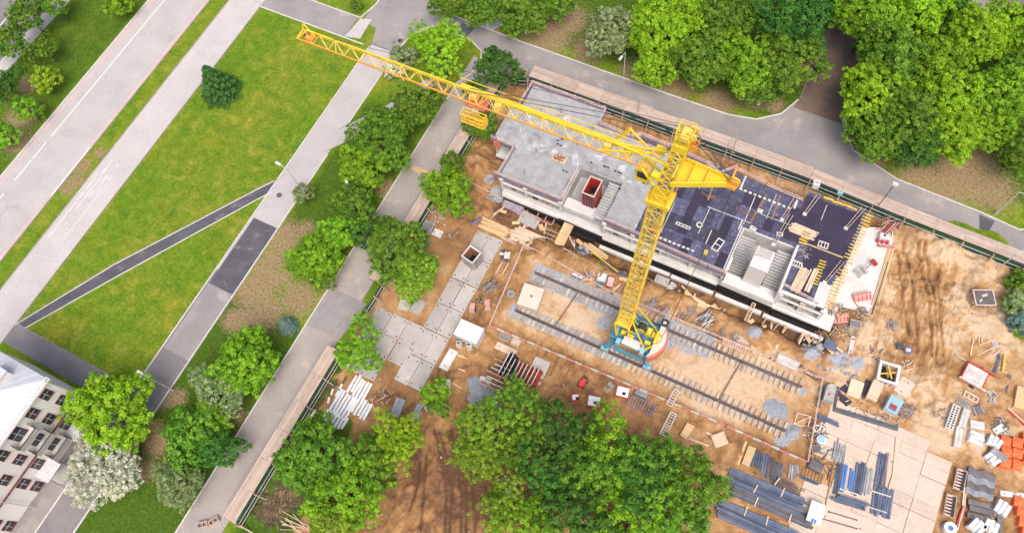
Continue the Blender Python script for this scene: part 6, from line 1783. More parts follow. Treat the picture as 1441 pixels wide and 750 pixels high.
# dark roof glimpsed between the trees at the top right
t = thing('shed_roof', 'dark shed roof showing between the trees at the top right', 'shed', (*(22.63, 101.30), 0), 0)
MB().prism([(-5, 0), (8, 0), (8, 9), (-5, 9)], 0, 3.0).build('wall', MATS['facade'], t)
MB().add([(-5.4, -0.4, 3.0), (8.4, -0.4, 3.0), (8.4, 9.4, 4.2), (-5.4, 9.4, 4.2), (-5.4, -0.4, 2.85), (8.4, -0.4, 2.85), (8.4, 9.4, 4.05), (-5.4, 9.4, 4.05)], [(0, 1, 2, 3), (7, 6, 5, 4), (0, 4, 5, 1), (1, 5, 6, 2), (2, 6, 7, 3), (3, 7, 4, 0)]).build('roof', MATS['felt_dark'], t)


# ---------------------------------------------------------------- things on the site
def gz(p):
    return 0.0


def slab_thing(name, label, cat, c, rz, size, mname, z=0.0, group=None, loops=True, tilt=(0, 0)):
    """flat slab or sheet with lifting loops or battens"""
    t = thing(name, label, cat, (c[0], c[1], z), rz, group)
    t.rotation_euler = (rad(tilt[0]), rad(tilt[1]), rad(rz))
    lx, ly, h = size
    MB().box((0, 0, h / 2), (lx, ly, h), taper=0.985).build('slab', MATS[mname], t)
    if loops:
        for sx in (-1, 1):
            MB().box((sx * lx * 0.33, 0, h + 0.02), (0.10, 0.22, 0.06)).build('lifting_loop', MATS['steel_dark'], t)
    else:
        for sx in (-1, 1):
            MB().box((sx * lx * 0.36, 0, h + 0.012), (0.09, ly * 0.94, 0.03)).build('batten', MATS['plank_weathered'], t)
    return t


def crate(name, label, cat, c, rz, size, frame, fill, z=0.0, group=None, nslat=4):
    """open crate: corner posts, rails, filling"""
    t = thing(name, label, cat, (c[0], c[1], z), rz, group)
    lx, ly, h = size
    for sx in (-1, 1):
        for sy in (-1, 1):
            MB().box((sx * (lx / 2 - .04), sy * (ly / 2 - .04), h / 2), (.08, .08, h)).build('post', MATS[frame], t)
    for sy in (-1, 1):
        for z_ in (0.12, h - 0.06):
            MB().box((0, sy * (ly / 2 - .02), z_), (lx - .16, .06, .09)).build('rail', MATS[frame], t)
    for sx in (-1, 1):
        MB().box((sx * (lx / 2 - .02), 0, h - 0.06), (.06, ly - .16, .09)).build('rail', MATS[frame], t)
    for k in range(nslat):
        y = -ly / 2 + .12 + (k + .5) * (ly - .24) / nslat
        MB().box((0, y, h * 0.55), (lx - .2, (ly - .24) / nslat - .03, h * 0.7)).build('filling', MATS[fill], t)
    return t


# open shaft box on the slab road
def open_box(label, c, rz, lx, ly, h, outer, inner, rim, z=0.0, th=0.14, name='shaft_box'):
    t = thing(name, label, 'formwork box', (c[0], c[1], z), rz)
    for s in (-1, 1):
        MB().box((0, s * (ly / 2 - th / 2), h / 2), (lx, th, h)).build('side_panel', MATS[outer], t)
        MB().box((s * (lx / 2 - th / 2), 0, h / 2), (th, ly - 2 * th - .01, h)).build('side_panel', MATS[outer], t)
        MB().box((0, s * (ly / 2 - th - .02), h * .55), (lx - 2 * th - .06, .03, h * .85)).build('lining', MATS[inner], t)
        MB().box((s * (lx / 2 - th - .02), 0, h * .55), (.03, ly - 2 * th - .08, h * .85)).build('lining', MATS[inner], t)
        MB().box((0, s * (ly / 2 - th / 2), h + .03), (lx + .04, th + .04, .06)).build('rim', MATS[rim], t)
        MB().box((s * (lx / 2 - th / 2), 0, h + .034), (th + .04, ly - 2 * th - .06, .06)).build('rim', MATS[rim], t)
    for k in range(3):
        MB().box((-lx / 2 + lx * (k + 1) / 4, -ly / 2 - .04, h / 2), (.1, .08, h)).build('rib', MATS['steel_grey'], t)
        MB().box((lx / 2 + .04, -ly / 2 + ly * (k + 1) / 4, h / 2), (.08, .1, h)).build('rib', MATS['steel_grey'], t)
    MB().box((0, 0, .06), (lx - 2 * th - .1, ly - 2 * th - .1, .08)).build('floor', MATS['black_void'], t)
    return t


open_box('open grey shaft box with red lining on the slab road', (-31.37, 31.55), -10.7, 2.0, 2.0, 2.5, 'concrete_slab', 'rust', 'concrete_white', 0.14)
open_box('square concrete well ring with a yellow beam inside', (23.32, 39.67), 6.5, 2.5, 2.6, 0.9, 'concrete_white', 'concrete', 'concrete_white', 0, 0.3, 'well_ring')
t = thing('beam_pair', 'two yellow beams crossing inside the square concrete well ring', 'beams', (*(23.32, 39.67), 0.75))
MB().box((0, 0, 0), (1.9, .16, .16), 30).build('beam', MATS['yellow_beam'], t)
MB().box((.1, .1, .17), (1.7, .16, .16), -60).build('beam', MATS['yellow_beam'], t)

# long timber stacks west of the ramp
stack_beams('weathered yellow timber in the stack by the blue tarpaulin', 'timbers stacked by the blue tarpaulin', (-31.11, 37.40), -1.5, 16, 3.9, 0.19, 0.17, 'plank_fresh', 0.05, 2, .5, 'timber_beam', 'timber')
stack_beams('pale plank in the long loose stack beside the wooden ramp', 'planks in the loose stack by the ramp', (-26.15, 37.92), 0.2, 20, 4.2, 0.20, 0.12, 'plank_pale', 0.08, 2, .7, 'timber_plank', 'plank', ja=4)
stack_beams('long dark timber under the edge of the loose plank stack', 'timbers edging the loose plank stack', (-26.81, 36.53), -0.2, 2, 5.2, 0.16, 0.16, 'plank_weathered', 0.08, 1, .3, 'timber_plank', 'plank')
t = thing('tarpaulin_roll', 'rolled blue tarpaulin at the end of the yellow timber stack', 'tarpaulin', (*(-34.02, 37.21), 0.25), 60.1)
for k in range(4):
    MB().tube((-.75 + k * .4, 0.03 * (-1) ** k, 0.0), (-.38 + k * .4, -0.03 * (-1) ** k, 0.02), 0.27 + 0.03 * (k % 2), 10).build('fold', MATS['tarp_blue'], t, False)
t = thing('wooden_ramp', 'long plywood ramp leading up to the open storey of the building', 'ramp', (*(-21.65, 38.27), 0.1))
e = Vector(((-21.39, 41.76)[0] - (-21.65, 38.27)[0], (-21.39, 41.76)[1] - (-21.65, 38.27)[1], 1.5))
for k in range(4):
    sx = -0.54 + k * 0.36
    MB().bar((sx, 0, 0), (e.x + sx, e.y, e.z), 0.35, 0.06).build('plank', MATS['plank_fresh'], t)
for k in range(6):
    p = e * ((k + .5) / 6)
    MB().box((p.x, p.y, p.z + .05), (1.35, .06, .04)).build('cleat', MATS['plank_weathered'], t)
t = thing('scaffold_stair', 'rusty tubular stair frame beside the plywood ramp', 'scaffold', (*(-23.31, 38.97), 0))
for k in range(5):
    MB().bar((-0.9 + k * .4, -1.3, 0.1), (-0.5 + k * .4, 1.3, 1.5), .08).build('tube', MATS['rust'], t)
for k in range(5):
    MB().bar((-0.9, -1.1 + k * .5, .25 + k * .28), (1.0, -1.1 + k * .5, .25 + k * .28), .08).build('tread', MATS['plank_weathered'], t)
scrap('strap_heap', 'tangled heap of straps and steel between planks and ramp', 'scrap', (-24.58, 38.15), 0.1, 26, 1.5, .04, ['steel_dark', 'rust', 'yellow_beam', 'steel_blue'], spread=.9, hgt=.6)
slab_thing('leaning_formwork', 'purple panel leaning below the south-west corner of the deck', 'panel', (-30.24, 41.55), -3.7, (3.2, 1.3, .08), 'panel_edge', .3, None, False, (25, 0))
slab_thing('concrete_slab_piece', 'flat grey concrete pad in front of the west bays', 'slab', (-27.17, 40.67), -4.5, (3.0, 1.9, .2), 'concrete_slab', 0)
frame_thing('scaffold_bay', 'red scaffold frame with pale infills against the west bays', 'scaffold', (-25.02, 41.70), 0.6, 0.0, 2.6, 1.5, .12, 'barrier_red', 1)
stack_beams('yellow plank in the heap leaning below the west stair pit', 'planks below the west stair pit', (-16.61, 40.09), -10.8, 8, 3.2, 0.18, 0.10, 'plank_fresh', 0.2, 2, .5, 'timber_plank', 'plank', ja=7)
stack_beams('bright yellow beam lying across the plank heap', 'yellow beam by the crane tower', (-14.58, 38.89), -16.4, 1, 4.6, 0.16, 0.16, 'yellow_beam', 0.6, 1, .1)
stack_beams('dark pole lying at the trench edge by the crane tower', 'dark poles at the trench edge', (-13.35, 38.51), -6.1, 3, 4.6, 0.12, 0.12, 'steel_dark', 0.25, 1, .4, 'steel_pole', 'pole', ja=4)
# between slab road and tape fence
t = thing('cable_pile', 'pile of blue and white bagged fittings with a pink sheet', 'pile', (*(-27.66, 34.21), 0))
for k in range(14):
    MB().box((RND.uniform(-.8, .8), RND.uniform(-.7, .7), .15 + RND.uniform(0, .3)), (.5, .4, .28), RND.uniform(0, 90), taper=.7).build('bag', MATS[RND.choice(['steel_blue', 'pipe_white', 'tarp_blue', 'steel_grey'])], t)
MB().box((.25, 0, .62), (.8, 1.0, .05), 20).build('pink_sheet', MATS['barrier_pale'], t)
for p, q, lab in (((-27.74, 31.31), (-27.67, 33.13), 'left'), ((-26.87, 31.36), (-26.80, 33.41), 'right')):
    t = thing('timber_pole', 'pale timber pole on the soil below the fittings pile, the %s of two' % lab, 'pole', (p[0], p[1], .1), 0, 'timber poles below the fittings pile')
    MB().bar((0, 0, 0), (q[0] - p[0], q[1] - p[1], .12), .14).build('pole', MATS['plank_pale'], t)
    MB().box((0, 0, 0), (.3, .2, .16)).build('end_block', MATS['plank_weathered'], t)
scrap('prop_stack', 'dense stack of dark steel props on orange soil', 'props', (-27.58, 29.28), 0.05, 44, 1.7, .05, ['steel_dark', 'rebar_pale', 'steel_grey', 'rust'], spread=.75, hgt=.45, rz=65.7)
def bracket(label, c, rz):
    t = thing('wall_bracket', label, 'formwork bracket', (c[0], c[1], 0), rz, 'upright formwork brackets by the slab road')
    for s in (-1, 1):
        MB().add([(-.5, s * .4, 0), (.5, s * .4, 0), (.5, s * .4, 1.7), (-.1, s * .4, 1.7), (-.5, s * .4 + .05, 0), (.5, s * .4 + .05, 0), (.5, s * .4 + .05, 1.7), (-.1, s * .4 + .05, 1.7)], [(0, 1, 2, 3), (7, 6, 5, 4), (0, 4, 5, 1), (1, 5, 6, 2), (2, 6, 7, 3), (3, 7, 4, 0)]).build('cheek', MATS['barrier_pale'], t)
    MB().box((.5, .02, .85), (.06, .84, 1.7)).build('face', MATS['steel_dark'], t)
    MB().box((.2, .02, 1.72), (.7, .9, .06)).build('cap', MATS['barrier_red'], t)
bracket('pink and dark formwork bracket nearer the white container', (-28.16, 25.10), 20)
bracket('pink and dark formwork bracket nearer the tape fence', (-26.49, 26.33), 35)
bracket('pink formwork bracket beside the slab road under the lighter tree', (-36.68, 28.64), 60)
scrap('frame_heap', 'small heap of dark frames behind the formwork brackets', 'frames', (-27.90, 26.70), 0, 12, .9, .05, ['steel_dark', 'steel_grey'], spread=.4, hgt=.3)


# white container and cabinets
def container(label, c, rz, lx, ly, h, body, roofm, name='container', cat='container', z=0.25, seam=5):
    t = thing(name, label, cat, (c[0], c[1], 0), rz)
    MB().box((0, 0, z + h / 2), (lx, ly, h)).build('body', MATS[body], t)
    ro = MB().box((0, 0, z + h + .05), (lx + .16, ly + .16, .1)).build('roof', MATS[roofm], t)
    for k in range(seam):
        MB().box((0, -ly / 2 + ly * (k + .5) / seam, z + h + .115), (lx + .1, .05, .04)).build('seam', MATS[roofm], ro)
    for k in range(8):
        x = -lx / 2 + .2 + k * (lx - .4) / 7
        MB().box((x, -ly / 2 - .025, z + h / 2), (.1, .05, h - .2)).build('wall_rib', MATS[body], t)
    dr = MB().box((lx / 2 + .02, 0, z + h * .45), (.05, .8, h * .8)).build('door', MATS['white_paint'], t)
    MB().box((lx / 2 + .06, .3, z + h * .45), (.05, .05, .2)).build('handle', MATS['steel_dark'], dr)
    for s in (-1, 1):
        MB().box((s * lx * .35, 0, z / 2), (.25, ly * .9, z)).build('skid', MATS['timber_dark'], t)
    return t
container('white site container on brown soil beside the slab road', (-26.56, 21.69), 1.2, 3.3, 2.2, 2.0, 'white_paint', 'white_paint')
container('beige site cabin at the head of the crane track', (-21.43, 29.71), 7.1, 2.7, 3.0, 1.6, 'cabin_beige', 'cabin_beige', 'site_cabin', 'cabin', .2, 1)
t = thing('roof_hatch', 'small dark vent on the roof of the beige cabin', 'vent', (*(-21.32, 29.75), 1.9))
MB().hollow((0, 0, 0), (0, 0, .16), .2, .1, 10).build('collar', MATS['steel_grey'], t)
MB().tube((0, 0, .02), (0, 0, .1), .1, 8).build('cap', MATS['steel_dark'], t)
for p, lab in (((-27.21, 19.85), 'left'), ((-25.90, 20.25), 'right')):
    t = thing('cabinet', 'narrow white cabinet leaning by the container, the %s of two' % lab, 'cabinet', (p[0], p[1], 0), 25, 'white cabinets by the container')
    MB().box((0, 0, .85), (.7, .6, 1.7), taper=.92).build('body', MATS['white_paint'], t)
    MB().box((0, 0, 1.72), (.5, .35, .05)).build('vent', MATS['steel_dark'], t)
    MB().box((.34, 0, .8), (.05, .4, 1.3)).build('door', MATS['white_block'], t)
slab_thing('white_slab', 'long white slab beside the end of the slab road', 'slab', (-27.70, 17.54), 88.6, (3.0, 1.3, .5), 'white_block', 0, 'white slabs beside the slab road')
slab_thing('white_slab', 'small white slab under the sapling', 'slab', (-26.63, 14.42), 30, (1.6, 1.2, .4), 'white_block', 0, 'white slabs beside the slab road')
slab_thing('white_slab', 'small grey box slab left of the sapling', 'slab', (-26.94, 10.93), 59.4, (1.3, .8, .3), 'concrete_slab', 0, 'white slabs beside the slab road')
for p, q, lab in (((-27.21, 18.64), (-25.63, 18.74), 'beside the long white slab'), ((-25.93, 17.09), (-24.98, 17.12), 'in the brown soil left of the panel rack'), ((-26.26, 15.12), (-24.31, 14.89), 'by the grey gravel heap')):
    t = thing('timber_pole', 'short timber pole ' + lab, 'pole', (p[0], p[1], .08), 0)
    MB().bar((0, 0, 0), (q[0] - p[0], q[1] - p[1], .06), .13).build('pole', MATS['plank_pale'], t)
    MB().box((0, 0, .0), (.2, .18, .15)).build('butt', MATS['plank_fresh'], t)
# formwork panels standing on edge: rack in two groups
def std_panel(label, group, p, q, hgt, face, edge, lean):
    """panel standing along p-q, leaning sideways"""
    t = thing('standing_formwork', label, 'formwork panel', (p[0], p[1], 0), 0, group)
    d = Vector((q[0] - p[0], q[1] - p[1], 0))
    n_ = Vector((-d.y, d.x, 0)).normalized()
    o = n_ * lean
    th = n_ * .1
    vs = [Vector((0, 0, 0)), d, d + o + Vector((0, 0, hgt)), o + Vector((0, 0, hgt))]
    vs = vs + [v + th for v in vs]
    MB().add(vs, [(0, 1, 2, 3), (7, 6, 5, 4), (0, 4, 5, 1), (1, 5, 6, 2), (2, 6, 7, 3), (3, 7, 4, 0)]).build('face', MATS[face], t)
    MB().bar(vs[3] + th * .5, vs[2] + th * .5, .11, .1).build('edge', MATS[edge], t)
    for k in range(4):
        u = (k + .5) / 4
        b = d * u
        MB().bar(b - n_ * .06, b + o - n_ * .06 + Vector((0, 0, hgt)), .08).build('stiffener', MATS['steel_dark'], t)


for k in range(7):
    a_, b_ = ((-21.79, 16.73)[0] + .05 * k, (-21.79, 16.73)[1] + k * .62), ((-21.79, 16.73)[0] + 3.0, (-21.79, 16.73)[1] + k * .62 + .05)
    std_panel('dark formwork panel with red and white edge in the left rack', 'formwork panels in the left rack', (a_[0] - .6 + .25 * (k % 3), a_[1]), (b_[0] - .6 + .2 * (k % 2), b_[1]), 1.15, 'panel_purple' if k % 3 else 'concrete_slab', 'white_block' if k % 3 else 'barrier_red', -.35)
for k in range(9):
    p = (-20.03, 18.41)
    p = (p[0] + k * .55, p[1] + 0.05 * k)
    std_panel('tall dark formwork panel standing in the right rack' if k < 2 else 'maroon formwork panel with white edge standing in the right rack', 'formwork panels in the right rack', (p[0], p[1]), (p[0] + .05, p[1] + (3.3 if k < 2 else 2.6)), 1.7 if k < 3 else 1.4, 'panel_purple' if k < 3 else ('rust' if k % 2 else 'red_paint'), 'white_block', .45)
slab_thing('concrete_slab_piece', 'broad grey slab lying behind the right panel rack', 'slab', (-16.36, 21.32), 1.5, (2.2, 3.4, .18), 'concrete_slab', 0)
slab_thing('concrete_slab_piece', 'pale slab lying behind the left panel rack', 'slab', (-21.49, 22.11), -0.6, (3.0, 1.0, .2), 'concrete_yard', 0)
crate('pallet_box', 'small grey pallet box by the tape fence corner', 'pallet', (-22.34, 23.57), 2.3, (1.5, .9, .5), 'plank_weathered', 'steel_grey')
crate('pallet_box', 'pale wooden pallet box by the tape fence above the panel rack', 'pallet', (-20.73, 23.56), 2.3, (1.2, 1.0, .4), 'plank_pale', 'concrete_yard')
slab_thing('white_slab', 'pale concrete lump at the lower end of the left rack', 'slab', (-21.96, 17.07), 15, (1.5, 1.2, .3), 'concrete_yard', 0)
# gravel heaps: one uneven mound mesh each
def mound(label, c, r, h, mname, seed, name='gravel_heap', cat='gravel heap'):
    rs = np.random.RandomState(seed)
    mb = MB()
    vs, fs = [], []
    nr_, na = 7, 22
    for i in range(nr_ + 1):
        for j in range(na):
            u = i / nr_
            a = 2 * math.pi * j / na
            rr = r * u * (1 + .22 * math.sin(2 * a + seed) + .12 * math.sin(5 * a + 2 * seed))
            vs.append((rr * math.cos(a), rr * math.sin(a), h * (1 - u) ** 1.2 + (0.12 * h * rs.rand() if u < .95 else -.15)))
    for i in range(nr_):
        for j in range(na):
            fs.append((i * na + j, (i + 1) * na + j, (i + 1) * na + (j + 1) % na, i * na + (j + 1) % na))
    mb.add(vs, fs)
    o = mb.build(name, MATS[mname], None, True)
    o.location = (c[0], c[1], -.05)
    tag(o, label, cat)
    return o
mound('grey gravel heap at the edge of the central grove', (-21.73, 15.61), 2.2, .8, 'gravel_grey', 3)
mound('brown soil mound beside the west end of the grey deck', (-37.48, 45.08), 2.3, 1.7, 'soil_pile', 5, 'soil_mound', 'soil mound')
mound('small grey gravel heap at the far end of the lower crane rail', (15.38, 27.94), 1.0, .35, 'gravel_grey', 6)
mound('bluish gravel spill inside the tape fence near its far end', (12.61, 29.74), 1.5, .22, 'gravel_grey', 8)


# boulders and broken concrete: each rock its own thing
def rocks(label, group, spots, seed, smin=.25, smax=.6, mname='rubble_grey'):
    rr = random.Random(seed)
    for (c, n, sp) in spots:
        for k in range(n):
            x, y = c[0] + rr.gauss(0, sp * .6), c[1] + rr.gauss(0, sp * .45)
            s = rr.uniform(smin, smax)
            mb = MB()
            vs = []
            for z_, q in ((-.5, .8), (0.1, 1.0), (.55, .55)):
                for j in range(6):
                    a = j * 1.047 + rr.uniform(-.2, .2)
                    vs.append((math.cos(a) * s * q * rr.uniform(.75, 1.15), math.sin(a) * s * q * rr.uniform(.6, 1.0), z_ * s * rr.uniform(.7, 1.0)))
            fs = [(5, 4, 3, 2, 1, 0), (12, 13, 14, 15, 16, 17)]
            for L_ in (0, 6):
                fs += [(L_ + j, L_ + (j + 1) % 6, L_ + 6 + (j + 1) % 6, L_ + 6 + j) for j in range(6)]
            mb.add(vs, fs)
            o = mb.build('broken_rock', MATS[mname])
            o.location = (x, y, s * .25)
            o.rotation_euler = (0, 0, rr.uniform(0, 6))
            tag(o, label, 'rock', group)
rocks('lump of broken grey concrete in the rubble bank south-east of the building', 'rubble bank south-east of the building', [((14.19, 38.11), 14, 1.4), ((16.40, 38.33), 12, 1.4), ((18.51, 38.81), 12, 1.2), ((14.55, 39.85), 6, .8)], 2, .2, .5)
rocks('grey rubble lump below the west end of the building', 'rubble below the west end', [((-34.06, 43.32), 8, .9), ((-33.91, 41.44), 6, .8), ((-18.32, 39.55), 8, .9)], 3, .2, .45)
rocks('small rubble lump in the heap under the tree inside the fence', 'rubble heap inside the west fence', [((-39.48, 35.76), 22, 1.2)], 4, .12, .3, 'concrete_slab')
rocks('lump of broken stone in the trench side under the deck', 'rubble in the south trench', [((-5.79, 38.55), 7, 1.2), ((6.81, 37.81), 8, 1.4), ((2.78, 38.30), 5, 1.0)], 6, .15, .35)
# west fence stores
crate('equipment_rack', 'pale equipment rack by the west fence beside the rubble heap', 'rack', (-39.76, 33.49), 5, (1.5, 1.5, .9), 'white_paint', 'steel_grey')
slab_thing('white_slab', 'white pallet slab right of the equipment rack', 'slab', (-38.23, 33.31), 0, (1.4, 1.1, .3), 'white_block', 0)
crate('tool_box', 'red and white tool box by the west fence', 'tool box', (-40.32, 31.75), 20, (1.5, 1.2, 1.0), 'barrier_red', 'white_paint')
slab_thing('steel_plate', 'long grey plate lying below the red tool box', 'plate', (-38.92, 30.53), 86.5, (2.6, .8, .12), 'steel_grey', 0)
# stacked pipes in the south-west corner
pipe_me = MB().hollow((0, -1.65, 0), (0, 1.65, 0), .2, .15, 12).mesh('concrete_pipe', MATS['pipe_white'])
def pipes(label, group, c, n, rz, L_, gap=.49, z=.22):
    for k in range(n):
        v = (k - (n - 1) / 2) * gap
        a = rad(rz)
        o = inst('concrete_pipe', pipe_me, None, (c[0] + v * math.cos(a) + RND.uniform(-.02, .02), c[1] + v * math.sin(a) + RND.uniform(-.25, .25), z), (0, 0, a + RND.uniform(-.03, .03)), (1, L_ / 3.3, 1))
        tag(o, label, 'pipe', group)
rz_p = 89.8 - 90
pipes('long white pipe in the larger stack under the trees', 'pipes of the larger stack', (-37.47, 6.28), 6, rz_p, 3.2)
pipes('white pipe in the stack row nearer the slabs', 'pipes of the upper stack', (-36.69, 9.19), 6, rz_p, 2.5)
pipes('white pipe in the lower right row of the stack', 'pipes of the lower right row', (-35.21, 6.95), 6, rz_p, 2.3)
pipes('white pipe in the small bundle under the large tree', 'pipes of the small bundle', (-37.45, 4.11), 7, rz_p, 1.6)
t = thing('pipe_ring', 'white concrete ring lying under the thin tree at the slab edge', 'ring', (*(-40.27, 11.48), 0))
MB().hollow((0, 0, 0), (0, 0, .35), .75, .45, 20).build('ring', MATS['white_block'], t, True)
MB().hollow((0, 0, .3), (0, 0, .4), .68, .62, 20).build('lip', MATS['concrete_slab'], t, True)
for k, (p, q) in enumerate([((-39.70, 6.58), (-40.14, 8.72)), ((-38.99, 6.71), (-39.11, 8.89)), ((-40.57, 2.81), (-40.28, 5.88)), ((-39.43, 5.45), (-40.10, 7.56)), ((-39.07, 7.74), (-39.12, 9.64))]):
    t = thing('cut_log', ['short birch log beside the large pipe stack', 'second birch log touching the pipe stack', 'long thin log against the lower fence', 'dark log left of the birch logs', 'broken log above the pipe stack'][k], 'log', (p[0], p[1], .15), 0, 'logs beside the pipe stack')
    MB().tube((0, 0, 0), (q[0] - p[0], q[1] - p[1], .05), .17, 8, .13).build('stem', MATS['bark'], t)
    MB().tube((0, 0, 0), ((q[0] - p[0]) * .4, (q[1] - p[1]) * .4, .02), .185, 8, .17).build('pale_end', MATS['whitewash'], t)
scrap('branch_heap', 'heap of brown branches between the logs and the fence', 'branches', (-40.64, 6.98), 0, 30, 2.0, .04, ['bark', 'brush_brown', 'timber_dark'], spread=1.4, hgt=.3)
scrap('branch_heap', 'scatter of broken sticks right of the pipe stack', 'branches', (-33.34, 9.74), 0, 22, 1.4, .04, ['plank_weathered', 'timber_dark', 'brush_brown', 'plank_pale'], spread=1.3, hgt=.2)
slab_thing('steel_plate', 'dark metal sheet on brown soil right of the pipe stack', 'plate', (-30.76, 9.09), 98.2, (2.4, 1.3, .12), 'gravel_grey', 0)
slab_thing('steel_plate', 'crumpled dark sheet below the slab road end', 'plate', (-28.07, 9.87), 99.5, (2.8, 1.0, .15), 'gravel_grey', .05, None, True, (4, 6))
t = thing('timber_pole', 'long thin pole lying from the pipe stack down to the yellowish tree', 'pole', (*(-34.56, 8.63), .1))
q = (-31.03, 4.97)
MB().tube((0, 0, 0), (q[0] - (-34.56, 8.63)[0], q[1] - (-34.56, 8.63)[1], .05), .07, 6).build('pole', MATS['plank_weathered'], t)
MB().box((0, 0, 0), (.2, .2, .12)).build('butt', MATS['timber_dark'], t)
scrap('brush_pile', 'big pile of brown brushwood by the lower fence', 'brush pile', (-38.18, -8.35), 0, 150, 2.6, .035, ['brush_brown', 'bark', 'brush_brown'], spread=2.4, hgt=.7)
scrap('pole_bundle', 'fan of long pale poles beside the brush pile', 'poles', (-34.81, -9.13), .3, 9, 5.0, .05, ['plank_pale', 'plank_weathered'], spread=.6, hgt=.3, rz=7.0)
t = thing('orange_hand_pump', 'orange metal jack lying in the grass by the large tree', 'jack', (*(-37.16, -3.59), .1), 96.4)
MB().box((0, 0, .12), (1.5, .2, .2)).build('bar', MATS['crane_orange'], t)
MB().box((.7, 0, .2), (.35, .7, .3)).build('head', MATS['crane_orange'], t)
slab_thing('steel_plate', 'bluish grey board at the soil side of the grove', 'plate', (-13.44, 6.32), -23.8, (2.6, 1.1, .15), 'gravel_grey', 0)
stack_beams('pale timber lying beside the bluish grey board', 'timbers beside the bluish board', (-12.34, 6.68), -29.8, 2, 2.4, .2, .15, 'plank_fresh', 0, 1, .2)

# tape fence round the crane track
def tape_fence(label, pts, wide=False):
    t = thing('tape_fence', label, 'tape fence', (pts[0][0], pts[0][1], 0), 0, 'red and white tape fences round the crane track')
    ox, oy = pts[0]
    for a, b in zip(pts[:-1], pts[1:]):
        Ln = math.hypot(b[0] - a[0], b[1] - a[1])
        n = max(1, int(Ln / 2.4))
        for k in range(n + 1):
            u = k / n
            MB().box((a[0] + (b[0] - a[0]) * u - ox, a[1] + (b[1] - a[1]) * u - oy, .45), (.10, .10, .95)).build('stake', MATS['barrier_pale'], t)
        for z in (.45, .9):
            m_ = max(2, int(Ln / 1.1))
            for k in range(m_):
                u0, u1 = k / m_, (k + .93) / m_
                MB().bar((a[0] + (b[0] - a[0]) * u0 - ox, a[1] + (b[1] - a[1]) * u0 - oy, z), (a[0] + (b[0] - a[0]) * u1 - ox, a[1] + (b[1] - a[1]) * u1 - oy, z), .09 if wide else .06, .22 if wide else .12).build('tape_band', MATS['white_block' if k % 2 else 'barrier_red'] if wide else MATS['barrier_pale'], t)
tape_fence('tape fence on the building side of the crane track', [(-26.0, 36.6), (-22.3, 36.4), (-12.0, 35.2), (9.8, 35.5), (16.4, 35.6)])
tape_fence('tape fence at the head of the track behind the beige cabin', [(-26.0, 36.5), (-24.9, 24.1)])
tape_fence('striped tape fence between the crane track and the grove', [(-24.9, 24.0), (7.8, 24.9), (18.0, 25.0)], True)
tape_fence('tape fence across the far end of the crane track', [(18.0, 25.0), (16.4, 35.5)])
tape_fence('loose pink tape running from the ramp down to the track', [(-20.61, 38.39), (-17.86, 37.86), (-15.91, 35.94)])
tape_fence('pink tape from the west fence to the building corner', [(-39.46, 42.49), (-32.13, 41.85)])
# blue, white and red panels beside the track
for p, rz, sz, m1, m2, lab in (((-17.32, 35.75), -1.3, (1.8, .8, .3), 'plastic_blue', 'pipe_white', 'blue and white crate lying against the upper tape fence'), ((-16.17, 36.98), 40, (1.0, 1.6, .4), 'white_paint', 'steel_grey', 'white crate where the pink tape meets the fence'),
                               ((-14.15, 36.75), 10, (1.3, 1.4, .5), 'crane_sky', 'pipe_white', 'light blue crate of bottles left of the crane tower'), ((-12.85, 36.66), 10, (1.0, 1.6, .5), 'red_paint', 'barrier_pale', 'red grille crate next to the light blue crate'),
                               ((-13.99, 35.67), 10, (.9, .8, .4), 'steel_grey', 'steel_grey', 'small grey crate below the light blue crate')):
    crate('crate', lab, 'crate', p, rz, sz, m1, m2, 0, 'crates beside the crane tower')
slab_thing('timber_panel', 'triangular timber frame near the far end of the track', 'frame', (16.05, 29.92), 20, (.01, .01, .01), 'plank_pale', -.2) if False else None
t = thing('timber_trestle', 'open timber frame standing near the far end of the track', 'frame', (*(15.88, 29.64), 0), 10)
for a, b in (((-.8, -.6, 0), (-.8, .6, .9)), ((.8, -.6, 0), (.8, .6, .9)), ((-.8, .6, .9), (.8, .6, .9)), ((-.8, -.6, 0), (.8, .6, .9)), ((-.8, .6, 0), (-.8, .6, .9)), ((.8, .6, 0), (.8, .6, .9)), ((-.9, -.6, .05), (.9, -.6, .05))):
    MB().bar(a, b, .1).build('batten', MATS['plank_pale'], t)
t = thing('well_cover', 'dark round well cover in the soil left of the beige cabin', 'well cover', (*(-24.46, 29.45), .0))
MB().hollow((0, 0, -.1), (0, 0, .18), .55, .4, 18).build('ring', MATS['concrete_slab'], t, True)
MB().tube((0, 0, 0), (0, 0, .1), .4, 16).build('lid', MATS['steel_grey'], t)
# rebar heaps between the track and the building
for k, (p, q, rz, lab) in enumerate([((-6.54, 36.17), 1.5, None, 'nearest the crane tower'), ((-4.71, 35.91), 1.5, 60, 'second from the crane tower'), ((-2.02, 36.94), 1.9, 65, 'in the middle of the row'), ((0.77, 37.14), 1.9, 60, 'neatly bundled and bluish'),
                                     ((3.01, 36.88), 1.3, 70, 'small and grey near the grating'), ((26.71, 36.23), 1.6, None, 'on brown soil by the white cabin'), ((4.93, 36.39), .9, None, 'tiny beside the white pallet'), ((22.16, 46.28), 1.0, None, 'white and round on the dug soil')]):
    scrap('rebar_heap', 'heap of steel rebar cages ' + lab, 'rebar heap', p, .05, 46 if q > 1.4 else 26, q * 1.15, .045, ['rebar_pale', 'rebar_pale', 'steel_grey', 'rust'] if k != 3 else ['pipe_white', 'steel_blue', 'rebar_pale'], 'rebar heaps on the soil', q * .45, .5, rz, k, 22)
